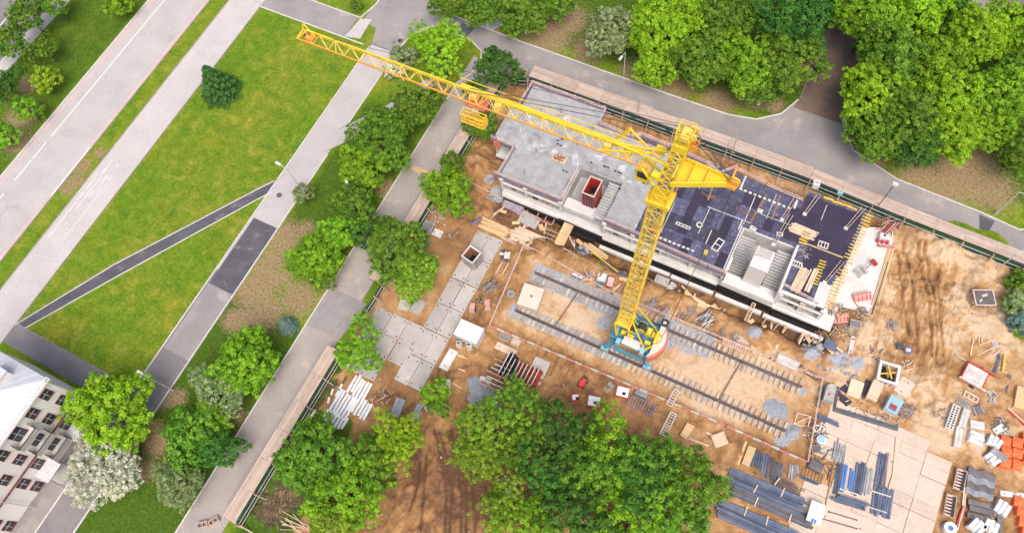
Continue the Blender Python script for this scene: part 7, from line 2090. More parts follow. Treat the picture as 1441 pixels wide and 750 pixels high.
slab_thing('concrete_slab_piece', 'grey slab block at the trench edge right of the crane tower', 'slab', (-6.68, 39.73), 0.7, (1.9, 1.2, .4), 'concrete_slab', 0)
slab_thing('concrete_slab_piece', 'smaller slab block beside the grey one at the trench edge', 'slab', (-5.17, 39.52), -17.5, (.9, 1.1, .35), 'concrete', 0)
slab_thing('plywood_sheet', 'bent pale sheet over the trench with a yellow beam', 'sheet', (-1.60, 38.91), -5.3, (2.6, .9, .1), 'plank_pale', .2, None, False, (8, 0))
stack_beams('yellow beam end sticking out of the trench', 'yellow beam ends at the trench', (-2.97, 38.84), 97.3, 2, 1.5, .2, .2, 'yellow_beam', .2, 1, .1)
stack_beams('dark timber lying on the trench edge by the grey slab block', 'dark timber by the slab block', (-7.89, 39.17), -7.3, 2, 2.8, .15, .15, 'timber_dark', .1, 1, .1)
frame_thing('ladder', 'pale timber ladder leaning from the trench to the footing', 'ladder', (5.40, 40.40), .2, 87.9, 2.8, .55, .1, 'plank_pale', 7)
frame_thing('grating', 'red and white barrier grating lying on the upper tape fence', 'grating', (5.17, 35.22), .3, 1.2, 3.0, .8, .08, 'barrier_pale', 8)
frame_thing('grating', 'bluish steel grating left of the red and white barrier', 'grating', (2.37, 35.50), .2, -1.6, 2.2, .5, .08, 'steel_blue', 5)
crate('pallet_box', 'white pallet with loose boards right of the rebar row', 'pallet', (6.00, 36.35), 2.7, (1.4, .8, .3), 'white_block', 'concrete_yard')
crate('pallet_box', 'big pale pinkish pallet stack on the upper tape fence', 'pallet', (11.89, 35.88), -2.3, (2.8, 1.4, .7), 'barrier_pale', 'white_block')
frame_thing('grating', 'dark steel frame lying beyond the pinkish pallet stack', 'grating', (14.76, 35.80), .1, -11.8, 2.6, .7, .1, 'steel_dark', 4)
for p, q, lab in (((-19.65, 37.75), 1.3, 'beside the pink tape and the ramp'), ((-8.45, 37.54), 1.6, 'at the trench right of the crane tower'), ((9.10, 38.03), 1.5, 'by the trench below the sunken stairs'), ((-28.61, 41.28), 1.4, 'below the west bays'), ((15.14, 40.87), 1.3, 'under the timber props'), ((-35.92, 34.23), 1.2, 'right of the equipment rack'), ((21.30, 41.47), 1.3, 'on the dug soil above the well ring'), ((-20.18, 17.08), 1.3, 'in front of the left panel rack'), ((30.13, 37.68), 1.2, 'left of the honeycomb block')):
    scrap('offcut_heap', 'litter of timber and wire offcuts ' + lab, 'scrap', p, 0.0, 24, q * .8, .04, ['plank_weathered', 'rebar_pale', 'rust', 'plank_pale', 'steel_dark'], None, q * .7, .2)
LP = [(-27.70, 39.44), (-25.19, 40.08), (-19.36, 39.92), (-11.27, 38.08), (-9.71, 38.10), (-4.00, 39.15), (-0.72, 38.43), (1.59, 38.84), (5.08, 38.61), (7.78, 39.12), (10.69, 37.51), (12.80, 39.55), (17.22, 40.07), (-31.89, 39.80), (-16.39, 35.37), (7.78, 35.08), (19.30, 43.67), (-11.60, 36.43)]
lp_me = [MB().box((0, 0, 0), (1.9, .2, .06)).mesh('timber_plank', MATS['plank_pale']), MB().box((0, 0, 0), (1.4, .14, .1)).mesh('timber_plank', MATS['plank_weathered']), MB().box((0, 0, 0), (1.1, .5, .05)).mesh('timber_plank', MATS['plank_fresh'])]
for k, p in enumerate(LP):
    for j in range(3):
        o = inst('timber_plank', lp_me[(k + j) % 3], None, (p[0] + RND.uniform(-1.1, 1.1), p[1] + RND.uniform(-.7, .7), .14 + .06 * j), (RND.uniform(-.06, .06), RND.uniform(-.06, .06), RND.uniform(0, 3.1)))
        tag(o, 'loose plank dropped on the soil between the building and the crane track', 'plank', 'loose planks between the building and the track')
# strip between the track and the grove
t = thing('red_compressor', 'small red wheeled compressor on brown soil by the grove', 'compressor', (*(-10.38, 22.28), 0), 81.2)
MB().box((0, 0, .6), (1.3, .7, .6), taper=.85).build('body', MATS['red_paint'], t)
MB().box((.7, 0, .55), (.4, .5, .5)).build('engine', MATS['rubber'], t)
for sx in (-.45, .45):
    for sy in (-.4, .4):
        MB().tube((sx, sy - .06, .25), (sx, sy + .06, .25), .25, 10).build('wheel', MATS['rubber'], t)
MB().bar((-.6, 0, .5), (-1.3, 0, .2), .08).build('tow_bar', MATS['red_paint'], t)
for p, rz, lab in (((-8.07, 20.71), 15, 'red framed white box half under the grove'), ((-5.30, 23.37), 10, 'red framed white box by the striped tape'), ((-10.43, 20.19), 30, 'small red framed box nearest the compressor')):
    s = (1.7, 1.5, .8) if '810' not in lab and 'small' not in lab else (1.0, .9, .7)
    t = crate('framed_box', lab, 'box', p, rz, s, 'red_paint', 'pipe_white', 0, 'red framed boxes by the grove', 2)
    MB().box((0.2, -.2, s[2] - .08), (.4, .35, .1)).build('opening', MATS['black_void'], t)
slab_thing('steel_plate', 'grey checker plate standing beside the red framed boxes', 'plate', (-7.15, 23.30), 70, (1.3, .9, .2), 'steel_grey', 0)
frame_thing('grating', 'purple slatted grating half covered by the grove', 'grating', (-2.58, 22.94), .2, 0.6, 3.6, 1.5, .12, 'panel_edge', 9)
crate('pallet_box', 'dark pallet of fittings behind the purple grating', 'pallet', (-3.12, 24.21), 1.3, (1.8, .9, .4), 'steel_dark', 'steel_grey')
frame_thing('ladder', 'white ladder bridge over the striped tape fence', 'ladder', (0.67, 25.31), .9, 85.1, 2.3, .8, .1, 'white_block', 5)
frame_thing('ladder', 'white stair ladder beside the yellow plywood', 'ladder', (1.38, 22.15), .3, 86.2, 3.2, .9, .12, 'white_block', 8)
slab_thing('plywood_sheet', 'yellow plywood stack by the stair ladder', 'plywood', (3.76, 22.32), 81.5, (1.9, .95, .5), 'plank_fresh', 0, None, False)
slab_thing('plywood_sheet', 'pale square plywood sheet tilted over timbers', 'plywood', (7.72, 23.07), 45, (1.7, 1.6, .1), 'plank_pale', .3, None, False, (6, -4))
slab_thing('plywood_sheet', 'tall yellow plywood stack beside the grove end', 'plywood', (11.56, 22.74), 89.3, (2.5, .95, .4), 'plank_fresh', 0, None, False)
stack_beams('single yellow plank left of the tall plywood stack', 'yellow plank by the plywood', (10.76, 22.73), 90.9, 1, 3.2, .25, .1, 'plank_fresh', 0, 1, .1, 'timber_plank', 'plank')
stack_beams('white timber rail on the soil between the plywood stacks', 'white timber rails between the plywood', (5.64, 23.23), 1.2, 1, 3.0, .2, .14, 'plank_pale', 0, 1, .1)
stack_beams('lower white timber rail between the plywood stacks', 'lower white timber rail', (5.57, 21.74), 3.0, 1, 2.6, .2, .14, 'plank_pale', 0, 1, .1)
for p, q, lab in (((-14.61, 21.52), (-14.67, 24.47), 'left'), ((-12.67, 20.67), (-12.75, 24.10), 'right')):
    t = thing('timber_pole', 'rusty long pole lying toward the striped tape, the %s of two' % lab, 'pole', (p[0], p[1], .1), 0, 'rusty poles by the grove')
    MB().tube((0, 0, 0), (q[0] - p[0], q[1] - p[1], .1), .08, 6).build('pole', MATS['rust'], t)
    MB().tube((0, 0, 0), ((q[0] - p[0]) * .08, (q[1] - p[1]) * .08, .02), .11, 6).build('collar', MATS['steel_dark'], t)

# steel stock: long sections stacked south-east of the grove
RS = random.Random(17)
ang_s = 2.5
def steel_row(label, group, c, n, L_, rz, w, h, mname, layers, gap=.03, jx=.5):
    stack_beams(label, group, c, rz, n, L_, w, h, mname, 0.05, layers, jx, 'steel_section', 'steel section', gap, .6)
steel_row('long dark blue steel section in the upper row beside the grove', 'steel sections of the upper row', (14.57, 19.74), 14, 9.0, ang_s, .24, .22, 'steel_blue', 2)
steel_row('long dark steel section in the middle row beside the grove', 'steel sections of the middle row', (15.91, 18.40), 12, 9.5, ang_s, .22, .2, 'steel_dark', 2)
steel_row('rusty brown steel section between the dark rows', 'rusty steel sections', (13.95, 17.80), 5, 8.5, ang_s, .2, .16, 'rust', 1)
steel_row('dark blue steel section in the lowest row at the picture edge', 'steel sections of the lowest row', (15.13, 15.69), 16, 9.5, ang_s, .24, .22, 'steel_blue', 2)
steel_row('thin dark steel bar in the row above the steel stock', 'thin bars above the steel stock', (15.74, 21.42), 6, 5.5, ang_s, .1, .1, 'steel_dark', 1, .12)
for k, p in enumerate([(13.55, 19.42), (13.39, 16.44), (15.95, 16.55), (15.51, 21.31), (18.21, 17.94), (14.12, 18.06), (16.51, 20.42)]):
    t = thing('stacking_batten', 'pale timber batten laid across the long steel stock', 'batten', (p[0], p[1], .55), ang_s + 80 + RS.uniform(-15, 15), 'battens across the steel stock')
    MB().box((0, 0, 0), (1.1, .12, .1)).build('batten', MATS['plank_pale'], t)
    MB().box((.45, 0, .06), (.14, .14, .06)).build('wedge', MATS['white_block'], t)
aj = ang_s - 82
for c, n, L_, mn, lab in (((12.51, 22.83), 5, 1.8, 'steel_blue', 'nearest the tall plywood stack'), ((13.75, 22.58), 3, 2.6, 'steel_blue', 'bright blue, second from the plywood'), ((15.08, 22.58), 5, 2.2, 'steel_dark', 'in the middle of the short bundles'), ((16.93, 23.30), 4, 1.7, 'steel_grey', 'nearest the tape corner')):
    stack_beams('short steel channel in the bundle ' + lab, 'short channels ' + lab, c, aj, n, L_, .24, .2, mn, .05, 1, .15, 'steel_section', 'steel section', .06, 2)
frame_thing('grating', 'rusty rebar mat on the soil near the tape corner', 'grating', (18.83, 23.86), .1, ang_s, 2.8, 1.2, .07, 'rust', 6)
stack_beams('blue steel tube in front of the rusty rebar mat', 'blue tubes by the rebar mat', (18.71, 23.16), ang_s, 2, 2.6, .2, .2, 'steel_blue', .05, 1, .1, 'steel_section', 'steel section')
# storage yard: bundles on the pinkish paving
YZ = .13
ya = 97.9
for c, n, L_, mn, lab in (((21.75, 24.92), 2, 3.6, 'steel_blue', 'leftmost on the yard'), ((22.38, 25.05), 2, 3.2, 'plastic_blue', 'bright blue, second on the yard'), ((23.24, 25.29), 2, 2.4, 'plastic_blue', 'short and bright blue on the yard'), ((24.00, 25.85), 4, 3.8, 'steel_blue', 'tall grey blue in the yard middle'), ((24.98, 25.96), 3, 3.0, 'steel_grey', 'grey, right of the tall one'),
                          ((26.00, 27.93), 4, 4.2, 'steel_blue', 'long, left of the white pole'), ((26.56, 28.02), 2, 4.0, 'plank_weathered', 'rusty, beside the white pole'), ((27.08, 24.46), 8, 3.4, 'steel_blue', 'broad blue with white straps'), ((21.04, 27.74), 5, 2.2, 'steel_grey', 'grey, at the yard top left corner')):
    stack_beams('steel channel in the yard bundle ' + lab, 'yard bundle ' + lab, c, ya, n, L_, .24, .22, mn, YZ, 1, .2, 'steel_section', 'steel section', .04, 1.5)
stack_beams('bluish steel tube in the crosswise bundle on the yard', 'crosswise bundle on the yard', (23.74, 22.82), 7.4, 9, 3.4, .2, .18, 'steel_blue', YZ, 2, .5, 'steel_section', 'steel section', .05, 3)
for p, q, lab in (((22.04, 20.72), (25.22, 21.24), 'upper'), ((21.39, 19.60), (25.49, 20.32), 'lower')):
    t = thing('steel_bar', 'thin dark bar lying on the yard edge, the %s of two' % lab, 'bar', (p[0], p[1], YZ + .05), 0, 'thin bars on the yard edge')
    MB().bar((0, 0, 0), (q[0] - p[0], q[1] - p[1], 0), .12).build('bar', MATS['rail_rust'], t)
    MB().box((0, 0, 0), (.2, .2, .14)).build('end_plate', MATS['steel_dark'], t)
t = thing('white_pole', 'long white angled pole on the yard paving', 'pole', (*(26.53, 32.58), YZ + .08))
for a, b in (((26.53, 32.58), (27.38, 28.05)), ((27.38, 28.05), (27.43, 24.10))):
    MB().bar((a[0] - (26.53, 32.58)[0], a[1] - (26.53, 32.58)[1], 0), (b[0] - (26.53, 32.58)[0], b[1] - (26.53, 32.58)[1], 0.02), .2, .1).build('length', MATS['plank_pale'], t)
for p, lab in (((26.68, 25.26), 'upper'), ((26.75, 23.32), 'lower'), ((23.34, 23.88), 'left')):
    t = thing('strap_batten', 'white batten across a yard bundle, the %s one' % lab, 'batten', (p[0], p[1], YZ + .28), ya + 90, 'white battens across the yard bundles')
    MB().box((0, 0, 0), (2.2, .12, .08)).build('batten', MATS['white_block'], t)
    MB().box((1.0, 0, .05), (.16, .16, .05)).build('wedge', MATS['plank_pale'], t)
stack_beams('thin rusty rack post at the left edge of the yard', 'rack posts of the yard', (20.98, 25.19), ya, 1, 8.5, .1, .12, 'rust', YZ, 1, .1, 'rack_post', 'rack')
scrap('scrap_heap', 'scrap metal and rags left of the yard', 'scrap', (19.72, 26.44), 0, 40, 1.4, .05, ['steel_dark', 'rust', 'rebar_pale', 'steel_blue'], None, 1.6, .4)
scrap('scrap_heap', 'scrap and wire beside the white drum left of the yard', 'scrap', (17.76, 29.29), 0, 34, 1.3, .05, ['steel_dark', 'rust', 'pipe_white', 'steel_grey'], None, 1.3, .4)
t = thing('white_drum', 'white drum with a blue lid left of the yard', 'drum', (*(18.54, 28.23), 0))
MB().tube((0, 0, 0), (0, 0, .9), .55, 14).build('body', MATS['white_paint'], t, False)
MB().tube((0, 0, .9), (0, 0, .97), .42, 14).build('lid', MATS['crane_sky'], t)
crate('pallet_box', 'dark open crate below the white drum', 'crate', (18.96, 25.04), -5.4, (1.6, 1.3, .6), 'steel_dark', 'felt_dark')
crate('pallet_box', 'small dark pump crate beside the white drum', 'crate', (18.41, 27.02), 25, (1.0, .9, .5), 'steel_grey', 'felt_dark')
stack_beams('dark steel beam standing left of the grey tank', 'dark beams beside the grey tank', (16.94, 33.51), 97.3, 1, 2.8, .3, .3, 'steel_dark', 0, 1, .05)
stack_beams('dark steel beam lying right of the grey tank', 'dark beam right of the tank', (18.70, 34.15), 99.7, 1, 2.8, .3, .3, 'steel_dark', 0, 1, .05)
t = thing('grey_tank', 'grey concrete mixing tank with a red mark between dark beams', 'tank', (*(17.74, 34.09), 0), 94.4)
MB().box((0, 0, .5), (2.2, 1.3, 1.0), taper=.9).build('body', MATS['concrete_slab'], t)
MB().tube((.75, 0, .95), (.75, 0, 1.1), .5, 14).build('dome', MATS['concrete'], t)
MB().box((-.1, .1, 1.02), (.3, .22, .06)).build('red_mark', MATS['red_paint'], t)
for p, rz, s, lab in (((20.39, 36.16), 91.6, (2.2, 1.6, .5), 'big pale plywood stack on purple sheets'), ((22.54, 36.89), 85.8, (2.6, 1.3, .6), 'narrow pale plywood stack by the well ring')):
    slab_thing('plywood_sheet', lab, 'plywood', p, rz, s, 'plank_pale', .1, None, False)
for p, rz, s, lab in (((19.30, 35.64), 70, (2.4, .9, .15), 'purple formwork sheet left of the big plywood stack'), ((21.44, 36.76), 75, (2.6, .9, .15), 'purple formwork sheet between the plywood stacks'), ((19.99, 34.57), 60, (1.6, 1.2, .12), 'blue formwork sheet under the big plywood stack')):
    slab_thing('formwork_sheet_loose', lab, 'sheet', p, rz, s, 'panel_purple', 0, None, True, (3, 4))
t = container('small white cabin with blue and red panel by the well ring', (24.85, 35.82), 82.5, 1.9, 1.4, 1.3, 'white_paint', 'crane_sky', 'site_booth', 'booth', .1, 2)
MB().box((-.3, .0, 1.56), (.5, .8, .06)).build('red_panel', MATS['red_paint'], t)
MB().box((-.65, .0, 1.57), (.25, .8, .06)).build('blue_panel', MATS['tarp_blue'], t)
slab_thing('concrete_slab_piece', 'flat pale slab right of the square well ring', 'slab', (25.69, 38.99), 75.7, (2.3, 1.7, .2), 'concrete_yard', 0)
stack_beams('very long dark beam lying along the top of the yard', 'long dark beam along the yard top', (22.69, 33.13), 7.6, 2, 7.6, .28, .25, 'steel_dark', .1, 1, .2, 'steel_section', 'steel section')
stack_beams('short blue beam left of the yard top', 'blue beam left of the yard top', (18.71, 31.01), 0.2, 2, 2.6, .26, .25, 'steel_blue', .1, 1, .2, 'steel_section', 'steel section')
scrap('scrap_heap', 'litter of offcuts between the plywood stacks and the long dark beam', 'scrap', (22.01, 34.56), 0, 40, .9, .05, ['panel_purple', 'white_block', 'rebar_pale', 'plank_pale'], None, 2.0, .25)
scrap('scrap_heap', 'small mixed scrap right of the white cabin', 'scrap', (25.11, 34.29), 0, 22, .8, .05, ['white_block', 'rebar_pale', 'plank_pale', 'steel_blue'], None, 1.2, .2)
t = container('white flat cabinet on the corner slabs of the yard', (20.57, 19.81), 92.2, 2.3, 1.5, .8, 'white_paint', 'white_paint', 'flat_cabinet', 'cabinet', .1, 1)
MB().box((-1.0, 0, .99), (.45, .55, .05)).build('blue_panel', MATS['plastic_blue'], t)
slab_thing('concrete_slab_piece', 'big pale slab under the white flat cabinet', 'slab', (23.78, 20.26), 6.2, (6.0, 3.0, .16), 'concrete_yard', 0)

# east side: bags, blocks, boards
bag = MB()
bag.box((0, 0, .35), (1.05, 1.0, .7), taper=.9)
bag.add([(-.4, -.38, .7), (.4, -.38, .7), (.4, .38, .7), (-.4, .38, .7), (0, 0, .86)], [(0, 1, 4), (1, 2, 4), (2, 3, 4), (3, 0, 4)])
bag_me = bag.mesh('big_bag', MATS['orange_bag'])
strap_me = MB().box((0, 0, .755), (.9, .07, .05)).box((0, 0, .76), (.07, .85, .05)).mesh('strap', MATS['orange_bag'])
oa = 97.4
def obag(p, lab, grp):
    o = inst('big_bag', bag_me, None, (p[0], p[1], 0), (0, 0, rad(oa + RND.uniform(-5, 5))), (RND.uniform(1.1, 1.25), RND.uniform(1.1, 1.25), RND.uniform(.9, 1.1)))
    tag(o, lab, 'bulk bag', grp)
    inst('strap', strap_me, o)
for p, lab in (((37.78, 37.38), 'top left'), ((38.98, 37.78), 'top right'), ((38.14, 36.16), 'middle left'), ((39.25, 36.52), 'middle right'), ((38.35, 34.89), 'lower left'), ((39.55, 35.20), 'lower right'), ((39.88, 38.78), 'outer top'), ((40.24, 37.47), 'outer middle'), ((40.53, 36.14), 'outer low')):
    obag(p, 'orange bulk bag, %s of the upper block of bags' % lab, 'orange bags of the upper block')
for p, lab in (((40.60, 31.14), 'first'), ((41.12, 30.18), 'second'), ((41.59, 29.10), 'third'), ((42.05, 28.39), 'fourth')):
    obag(p, 'orange bulk bag, %s from the top of the lower row of bags' % lab, 'orange bags of the lower row')
def wbags(label, c, rz, n, s=1.0):
    t = thing('white_bag_stack', label, 'bag stack', (c[0], c[1], 0), rz, 'stacks of white bags')
    for k in range(n):
        MB().box(((k % 2) * .1 - .05, -.55 + (k % 3) * .5, .14 + .24 * (k // 3)), (1.35 * s, .48, .25), RND.uniform(-6, 6), taper=.88).build('bag', MATS['white_bag'], t)
    return t
wbags('white bag stack with ragged edge left of the orange bags', (34.69, 36.35), 3.2, 9, 1.3)
wbags('neat white bag stack touching the orange bags', (36.62, 36.82), 80, 9)
wbags('white bag stack below the neat one', (36.92, 34.83), 60, 9, 1.1)
wbags('white bag stack beside the lower orange bags', (39.13, 29.71), 75, 9, 1.2)
wbags('white bag stack at the lower picture edge', (37.15, 26.47), 70, 9, 1.2)
wbags('second white bag stack at the lower picture edge', (38.48, 27.13), 85, 9, 1.1)
slab_thing('steel_plate', 'grey corrugated sheet thrown over white bags', 'sheet', (37.35, 35.41), -18.3, (1.9, .8, .1), 'steel_grey', .75, None, False)
slab_thing('white_slab', 'light grey long slab above the lower orange bags', 'slab', (39.93, 31.70), 18.3, (2.6, .6, .3), 'pipe_white', 0)
def block(label, p, rz, s, mn='white_block', cat='block', z=0):
    t = thing('white_block', label, cat, (p[0], p[1], z), rz, 'white blocks by the yard')
    MB().box((0, 0, s[2] / 2), s, taper=.97).build('body', MATS[mn], t)
    MB().box((0, 0, s[2] + .012), (s[0] * .8, .06, .03)).build('groove', MATS['concrete_slab'], t)
    return t
block('upright long white block right of the honeycomb block', (32.88, 38.04), 88.6, (2.6, .8, .6))
block('long white block below the honeycomb block', (32.84, 35.55), 96.4, (2.6, .8, .6))
block('short white block above the ragged bag stack', (34.47, 37.95), 14.9, (1.6, 1.0, .5))
t = thing('honeycomb_block', 'white block with rows of dark holes beside the yard', 'block', (*(31.65, 37.64), 0), 87.2)
MB().box((0, 0, .3), (3.2, .9, .6)).build('body', MATS['white_block'], t)
hm = MB().box((0, 0, .605), (.2, .22, .02)).mesh('hole', MATS['black_void'])
for i in range(9):
    for j in (-1, 1):
        inst('hole', hm, t, (-1.35 + i * .335, j * .2, 0))
frame_thing('steel_rack', 'white three-bar frame leaning above the white blocks', 'frame', (33.04, 41.13), .2, -7.0, 1.7, .8, .1, 'white_paint', 2)
stack_beams('grey steel profile in the bundle under the white frame', 'grey profiles under the white frame', (32.83, 39.95), -14.6, 5, 2.2, .14, .14, 'steel_grey', 0, 1, .2, 'steel_section', 'steel section', .03, 3)
slab_thing('steel_plate', 'dark grey slatted plate right of the white frame', 'plate', (34.24, 39.95), 40, (1.4, 1.1, .2), 'felt_dark', 0, None, False)
t = thing('skip_trailer', 'red framed trailer with a bed of white planks', 'trailer', (*(32.72, 43.84), 0), -8.9)
for k in range(5):
    MB().box((0, -.9 + k * .45, .55), (2.4, .42, .08)).build('plank', MATS['white_block'], t)
for s in (-1, 1):
    MB().box((.2, s * 1.2, .65), (3.4, .14, .35)).build('side_beam', MATS['red_paint'] if s > 0 else MATS['barrier_pale'], t)
    MB().box((s * 1.28, 0, .5), (.12, 2.2, .2)).build('end_beam', MATS['red_paint'], t)
    MB().tube((.3, s * 1.38, .3), (.3, s * 1.5, .3), .3, 12).build('wheel', MATS['rubber'], t)
MB().bar((-1.6, 1.2, .6), (-2.6, 1.3, .3), .12).build('drawbar', MATS['barrier_pale'], t)
t = thing('display_board', 'dark formwork table standing on pale legs in the dug soil', 'formwork table', (*(31.04, 54.07), 0), 24.8)
MB().box((0, 0, 1.3), (2.3, 2.0, .1)).build('top', MATS['felt_dark'], t)
MB().box((0, 1.03, 1.34), (2.4, .12, .14)).box((0, -1.03, 1.34), (2.4, .12, .14)).box((-1.18, 0, 1.35), (.12, 1.94, .14)).box((1.18, 0, 1.35), (.12, 1.94, .14)).build('edge_frame', MATS['barrier_pale'], t)
MB().box((.1, .3, 1.37), (.7, .3, .04), 20).box((-.5, -.4, 1.37), (.5, .2, .04), 50).build('smear', MATS['barrier_pale'], t)
for sx in (-1, 1):
    for sy in (-1, 1):
        MB().box((sx * 1.0, sy * .85, .62), (.12, .12, 1.25)).build('leg', MATS['plank_pale'], t)
for p, q, lab in (((32.28, 48.52), (31.70, 50.96), 'left upright'), ((32.59, 48.66), (32.10, 50.73), 'middle upright'), ((33.16, 49.14), (32.36, 51.06), 'right upright'), ((31.76, 46.42), (31.57, 48.60), 'lowest, at the left'), ((32.42, 48.27), (33.83, 49.56), 'crosswise'), ((32.60, 46.82), (34.16, 48.88), 'slanting, longest'), ((33.93, 46.94), (34.93, 48.84), 'slanting, at the right')):
    t = thing('timber_batten', 'pale timber batten on the dug soil, the %s one' % lab, 'batten', (p[0], p[1], .12), 0, 'loose battens below the formwork table')
    MB().bar((0, 0, 0), (q[0] - p[0], q[1] - p[1], .08), .13, .08).build('batten', MATS['plank_pale'], t)
    MB().box((0, 0, 0), (.18, .16, .1)).build('end', MATS['plank_fresh'], t)
slab_thing('concrete_slab_piece', 'grey lump of slab among the loose battens', 'slab', (34.19, 49.11), 30, (1.0, .8, .25), 'concrete_slab', 0)
stack_beams('yellow timber beam in the crossed pile right of the trailer', 'yellow timbers right of the trailer', (35.46, 46.85), 98.2, 1, 2.2, .22, .2, 'yellow_beam', .3, 1, .1)
stack_beams('dark blue beam in the crossed pile right of the trailer', 'dark blue beam right of the trailer', (34.84, 46.66), 89.6, 2, 2.6, .18, .18, 'steel_blue', .1, 1, .1)
stack_beams('short pale crosspiece under the yellow timber beam', 'crosspieces under the yellow timber', (35.43, 46.64), 18.4, 4, 1.0, .14, .12, 'plank_pale', .05, 1, .1, 'timber_beam', 'beam', .35)
stack_beams('dark flat beam lying right of the crossed pile', 'dark beam right of the crossed pile', (36.51, 44.46), 89.8, 2, 2.8, .2, .15, 'steel_dark', .05, 1, .1)
scrap('scrap_heap', 'small heap of grey shavings right of the white frame', 'scrap', (35.26, 42.29), 0, 30, .8, .05, ['rebar_pale', 'steel_grey', 'white_block'], None, .7, .35)
scrap('scrap_heap', 'white and grey steel scrap below the grey shavings', 'scrap', (37.24, 39.39), 0, 30, 1.3, .06, ['white_block', 'steel_grey', 'steel_dark'], None, .9, .35)
slab_thing('white_slab', 'white tilted slab beside the steel scrap', 'slab', (36.85, 38.63), 55.0, (1.5, .8, .25), 'white_block', .1, None, True, (5, 5))
t = thing('red_pole_pair', 'pair of red and white poles crossing toward the orange bags', 'poles', (*(37.20, 41.37), .2))
for o_, mn in ((0, 'red_paint'), (.3, 'barrier_pale')):
    q = (39.47, 40.27)
    MB().bar((0, o_, 0), (q[0] - (37.20, 41.37)[0], q[1] - (37.20, 41.37)[1] + o_, .1), .14).build('pole', MATS[mn], t)
slab_thing('yellow_formwork', 'yellow formwork box at the right picture edge', 'formwork panel', (38.46, 43.43), 93.7, (2.8, 1.8, .6), 'plank_fresh', 0, None, False)
# wavy felt stack, dark slabs, crates along the yard's right edge
t = thing('roofing_stack', 'stack of wavy dark roofing sheets beside the yard', 'roofing sheets', (*(36.52, 31.09), 0), 10.2)
for k in range(4):
    mb = MB()
    n_ = 10
    vs, fs = [], []
    for i in range(n_ + 1):
        x = -1.5 + 3.0 * i / n_
        zz = .5 + .06 * k * 0 + .08 * math.sin(i * 1.25 + k)
        for y in (-.45, .45):
            vs.append((x, 1.35 - k * .72 + y + .14 * math.sin(i * 1.25), zz - .12 * k))
    for i in range(n_):
        fs.append((2 * i, 2 * i + 2, 2 * i + 3, 2 * i + 1))
    m0 = len(vs)
    vs += [(a, b, c - .3) for a, b, c in vs]
    fs += [(m0 + f[3], m0 + f[2], m0 + f[1], m0 + f[0]) for f in fs[:n_]]
    for i in range(n_):
        fs += [(2 * i, m0 + 2 * i, m0 + 2 * i + 2, 2 * i + 2), (2 * i + 1, 2 * i + 3, m0 + 2 * i + 3, m0 + 2 * i + 1)]
    fs += [(0, 1, m0 + 1, m0), (2 * n_, m0 + 2 * n_, m0 + 2 * n_ + 1, 2 * n_ + 1)]
    mb.add(vs, fs)
    mb.build('sheet', MATS['felt_dark'] if k % 2 == 0 else MATS['gravel_grey'], t)
for k, p in enumerate(((37.15, 29.09), (37.46, 28.45), (37.21, 27.54))):
    slab_thing('dark_beam', ['brown black long slab below the roofing stack', 'second brown black slab below the roofing stack', 'shortest brown black slab below the roofing stack'][k], 'slab', p, 11.3, (3.0 - .4 * (k == 2), .62, .35), 'felt_dark', 0, 'dark slabs below the roofing stack')
slab_thing('dark_beam', 'dark upright slab right of the white bags at the picture edge', 'slab', (39.42, 27.77), 98.5, (2.2, .6, .35), 'felt_dark', 0)
def rack(label, c, rz):
    t = thing('pallet_rack', label, 'rack', (c[0], c[1], 0), rz, 'racks along the yard edge')
    for s in (-1, 1):
        MB().box((0, s * .55, .6), (2.6, .08, .1)).build('rail', MATS['plank_weathered'], t)
        MB().box((s * 1.25, 0, .6), (.08, 1.0, .1)).build('rail', MATS['plank_weathered'], t)
    for k in range(7):
        MB().box((-1.1 + k * .37, .2, .45), (.12, .6, .5)).build('slat', MATS['barrier_pale'], t)
    MB().box((0, -.3, .3), (2.4, .4, .5)).build('filling', MATS['rubber'], t)
    for sx in (-1, 1):
        MB().box((sx * 1.2, -.5, .3), (.1, .1, .6)).build('leg', MATS['plank_weathered'], t)
rack('upper slatted rack at the right edge of the yard', (34.22, 30.68), 92.8)
rack('lower slatted rack at the right edge of the yard', (33.94, 27.32), 95.9)
t = thing('red_pole_pair', 'red and white poles lying beside the lower rack', 'poles', (*(35.20, 25.15), .2))
for o_, mn in ((0, 'red_paint'), (.25, 'barrier_pale'), (.5, 'rust')):
    q = (35.35, 28.02)
    MB().bar((o_, 0, 0), (q[0] - (35.20, 25.15)[0] + o_ * .3, q[1] - (35.20, 25.15)[1], .1), .13).build('pole', MATS[mn], t)
stack_beams('pale timber plank standing right of the upper rack', 'planks right of the upper rack', (35.24, 29.47), 99.6, 2, 3.6, .16, .1, 'plank_pale', 0, 1, .1, 'timber_plank', 'plank')
t = thing('cable_drum', 'blue and white cable drum at the lower edge of the yard', 'cable drum', (*(34.55, 24.91), 0))
MB().tube((0, 0, 0), (0, 0, .12), .7, 18).build('lower_flange', MATS['white_paint'], t)
MB().tube((0, 0, .12), (0, 0, .6), .45, 16).build('core', MATS['plastic_blue'], t)
MB().hollow((0, 0, .6), (0, 0, .72), .7, .3, 18).build('upper_flange', MATS['pipe_white'], t)
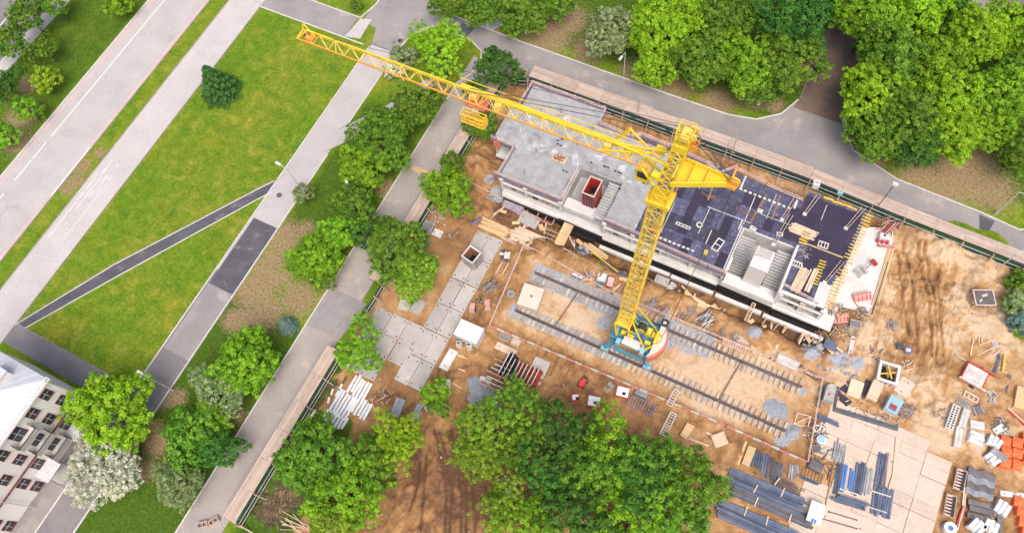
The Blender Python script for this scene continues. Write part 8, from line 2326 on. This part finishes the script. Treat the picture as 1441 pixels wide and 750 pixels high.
for p, q, lab in (((23.65, 43.83), 'dark blue', 'small dark crate on the dug soil'), ((24.74, 43.72), 'blue', 'small bright blue crate on the dug soil')):
    crate('crate', lab, 'crate', p, 25, (.8, .7, .6), 'steel_dark' if q != 'blue' else 'plastic_blue', 'steel_blue' if q != 'blue' else 'pipe_white')
scrap('scrap_heap', 'small heap of pinkish frames on the dug soil above the well ring', 'scrap', (25.34, 41.85), 0, 18, .9, .05, ['barrier_pale', 'rust', 'white_block'], None, .6, .3)
slab_thing('white_slab', 'narrow white board at the south-east corner of the building', 'board', (18.34, 41.43), 96.9, (2.6, .5, .12), 'white_block', .3)
slab_thing('steel_plate', 'bluish plate on rubble near the south-east corner', 'plate', (15.96, 40.31), -1.7, (1.6, 1.2, .12), 'steel_blue', .4, None, True, (5, 5))
crate('pallet_box', 'pale wire crate near the south-east corner of the building', 'crate', (17.93, 44.30), 10, (1.3, 1.0, .7), 'white_block', 'steel_grey')
slab_thing('dark_plank', 'dark plank lying by the formwork table legs', 'plank', (30.28, 51.78), 38.7, (1.2, .3, .12), 'steel_dark', .05)

# loose stones and offcuts scattered over the churned soil
rs = np.random.RandomState(9)
vs, fs, ms = [], [], []
mb = MB()
cnt = 0
while cnt < 2400:
    x, y = rs.uniform(-40, 40), rs.uniform(-12, 59)
    if (-41 < x < -28.8 and 10.8 < y < 36.2) or (-34 < x < 19 and 40.5 < y < 59.5) or (x < -36 and y < 14) or y > fence_y(x) - 1.2:
        continue
    if -24 < x < 16 and 25.5 < y < 35 and rs.rand() < .75:
        continue
    if y < 12 and rs.rand() < .7:
        continue
    s = rs.uniform(.03, .10) * (1.8 if rs.rand() < .07 else 1)
    mb.box((x, y, s * .3 + .02), (s * rs.uniform(.8, 2.4), s, s * .8), rs.uniform(0, 180), (2 if rs.rand() < .06 else int(rs.rand() < .3)), .7)
    cnt += 1
o = mb.build('debris', [MATS['rubble_grey'], MATS['plank_weathered'], MATS['white_block']])
tag(o, 'small stones and offcuts strewn over the churned soil', 'debris', None, 'stuff')
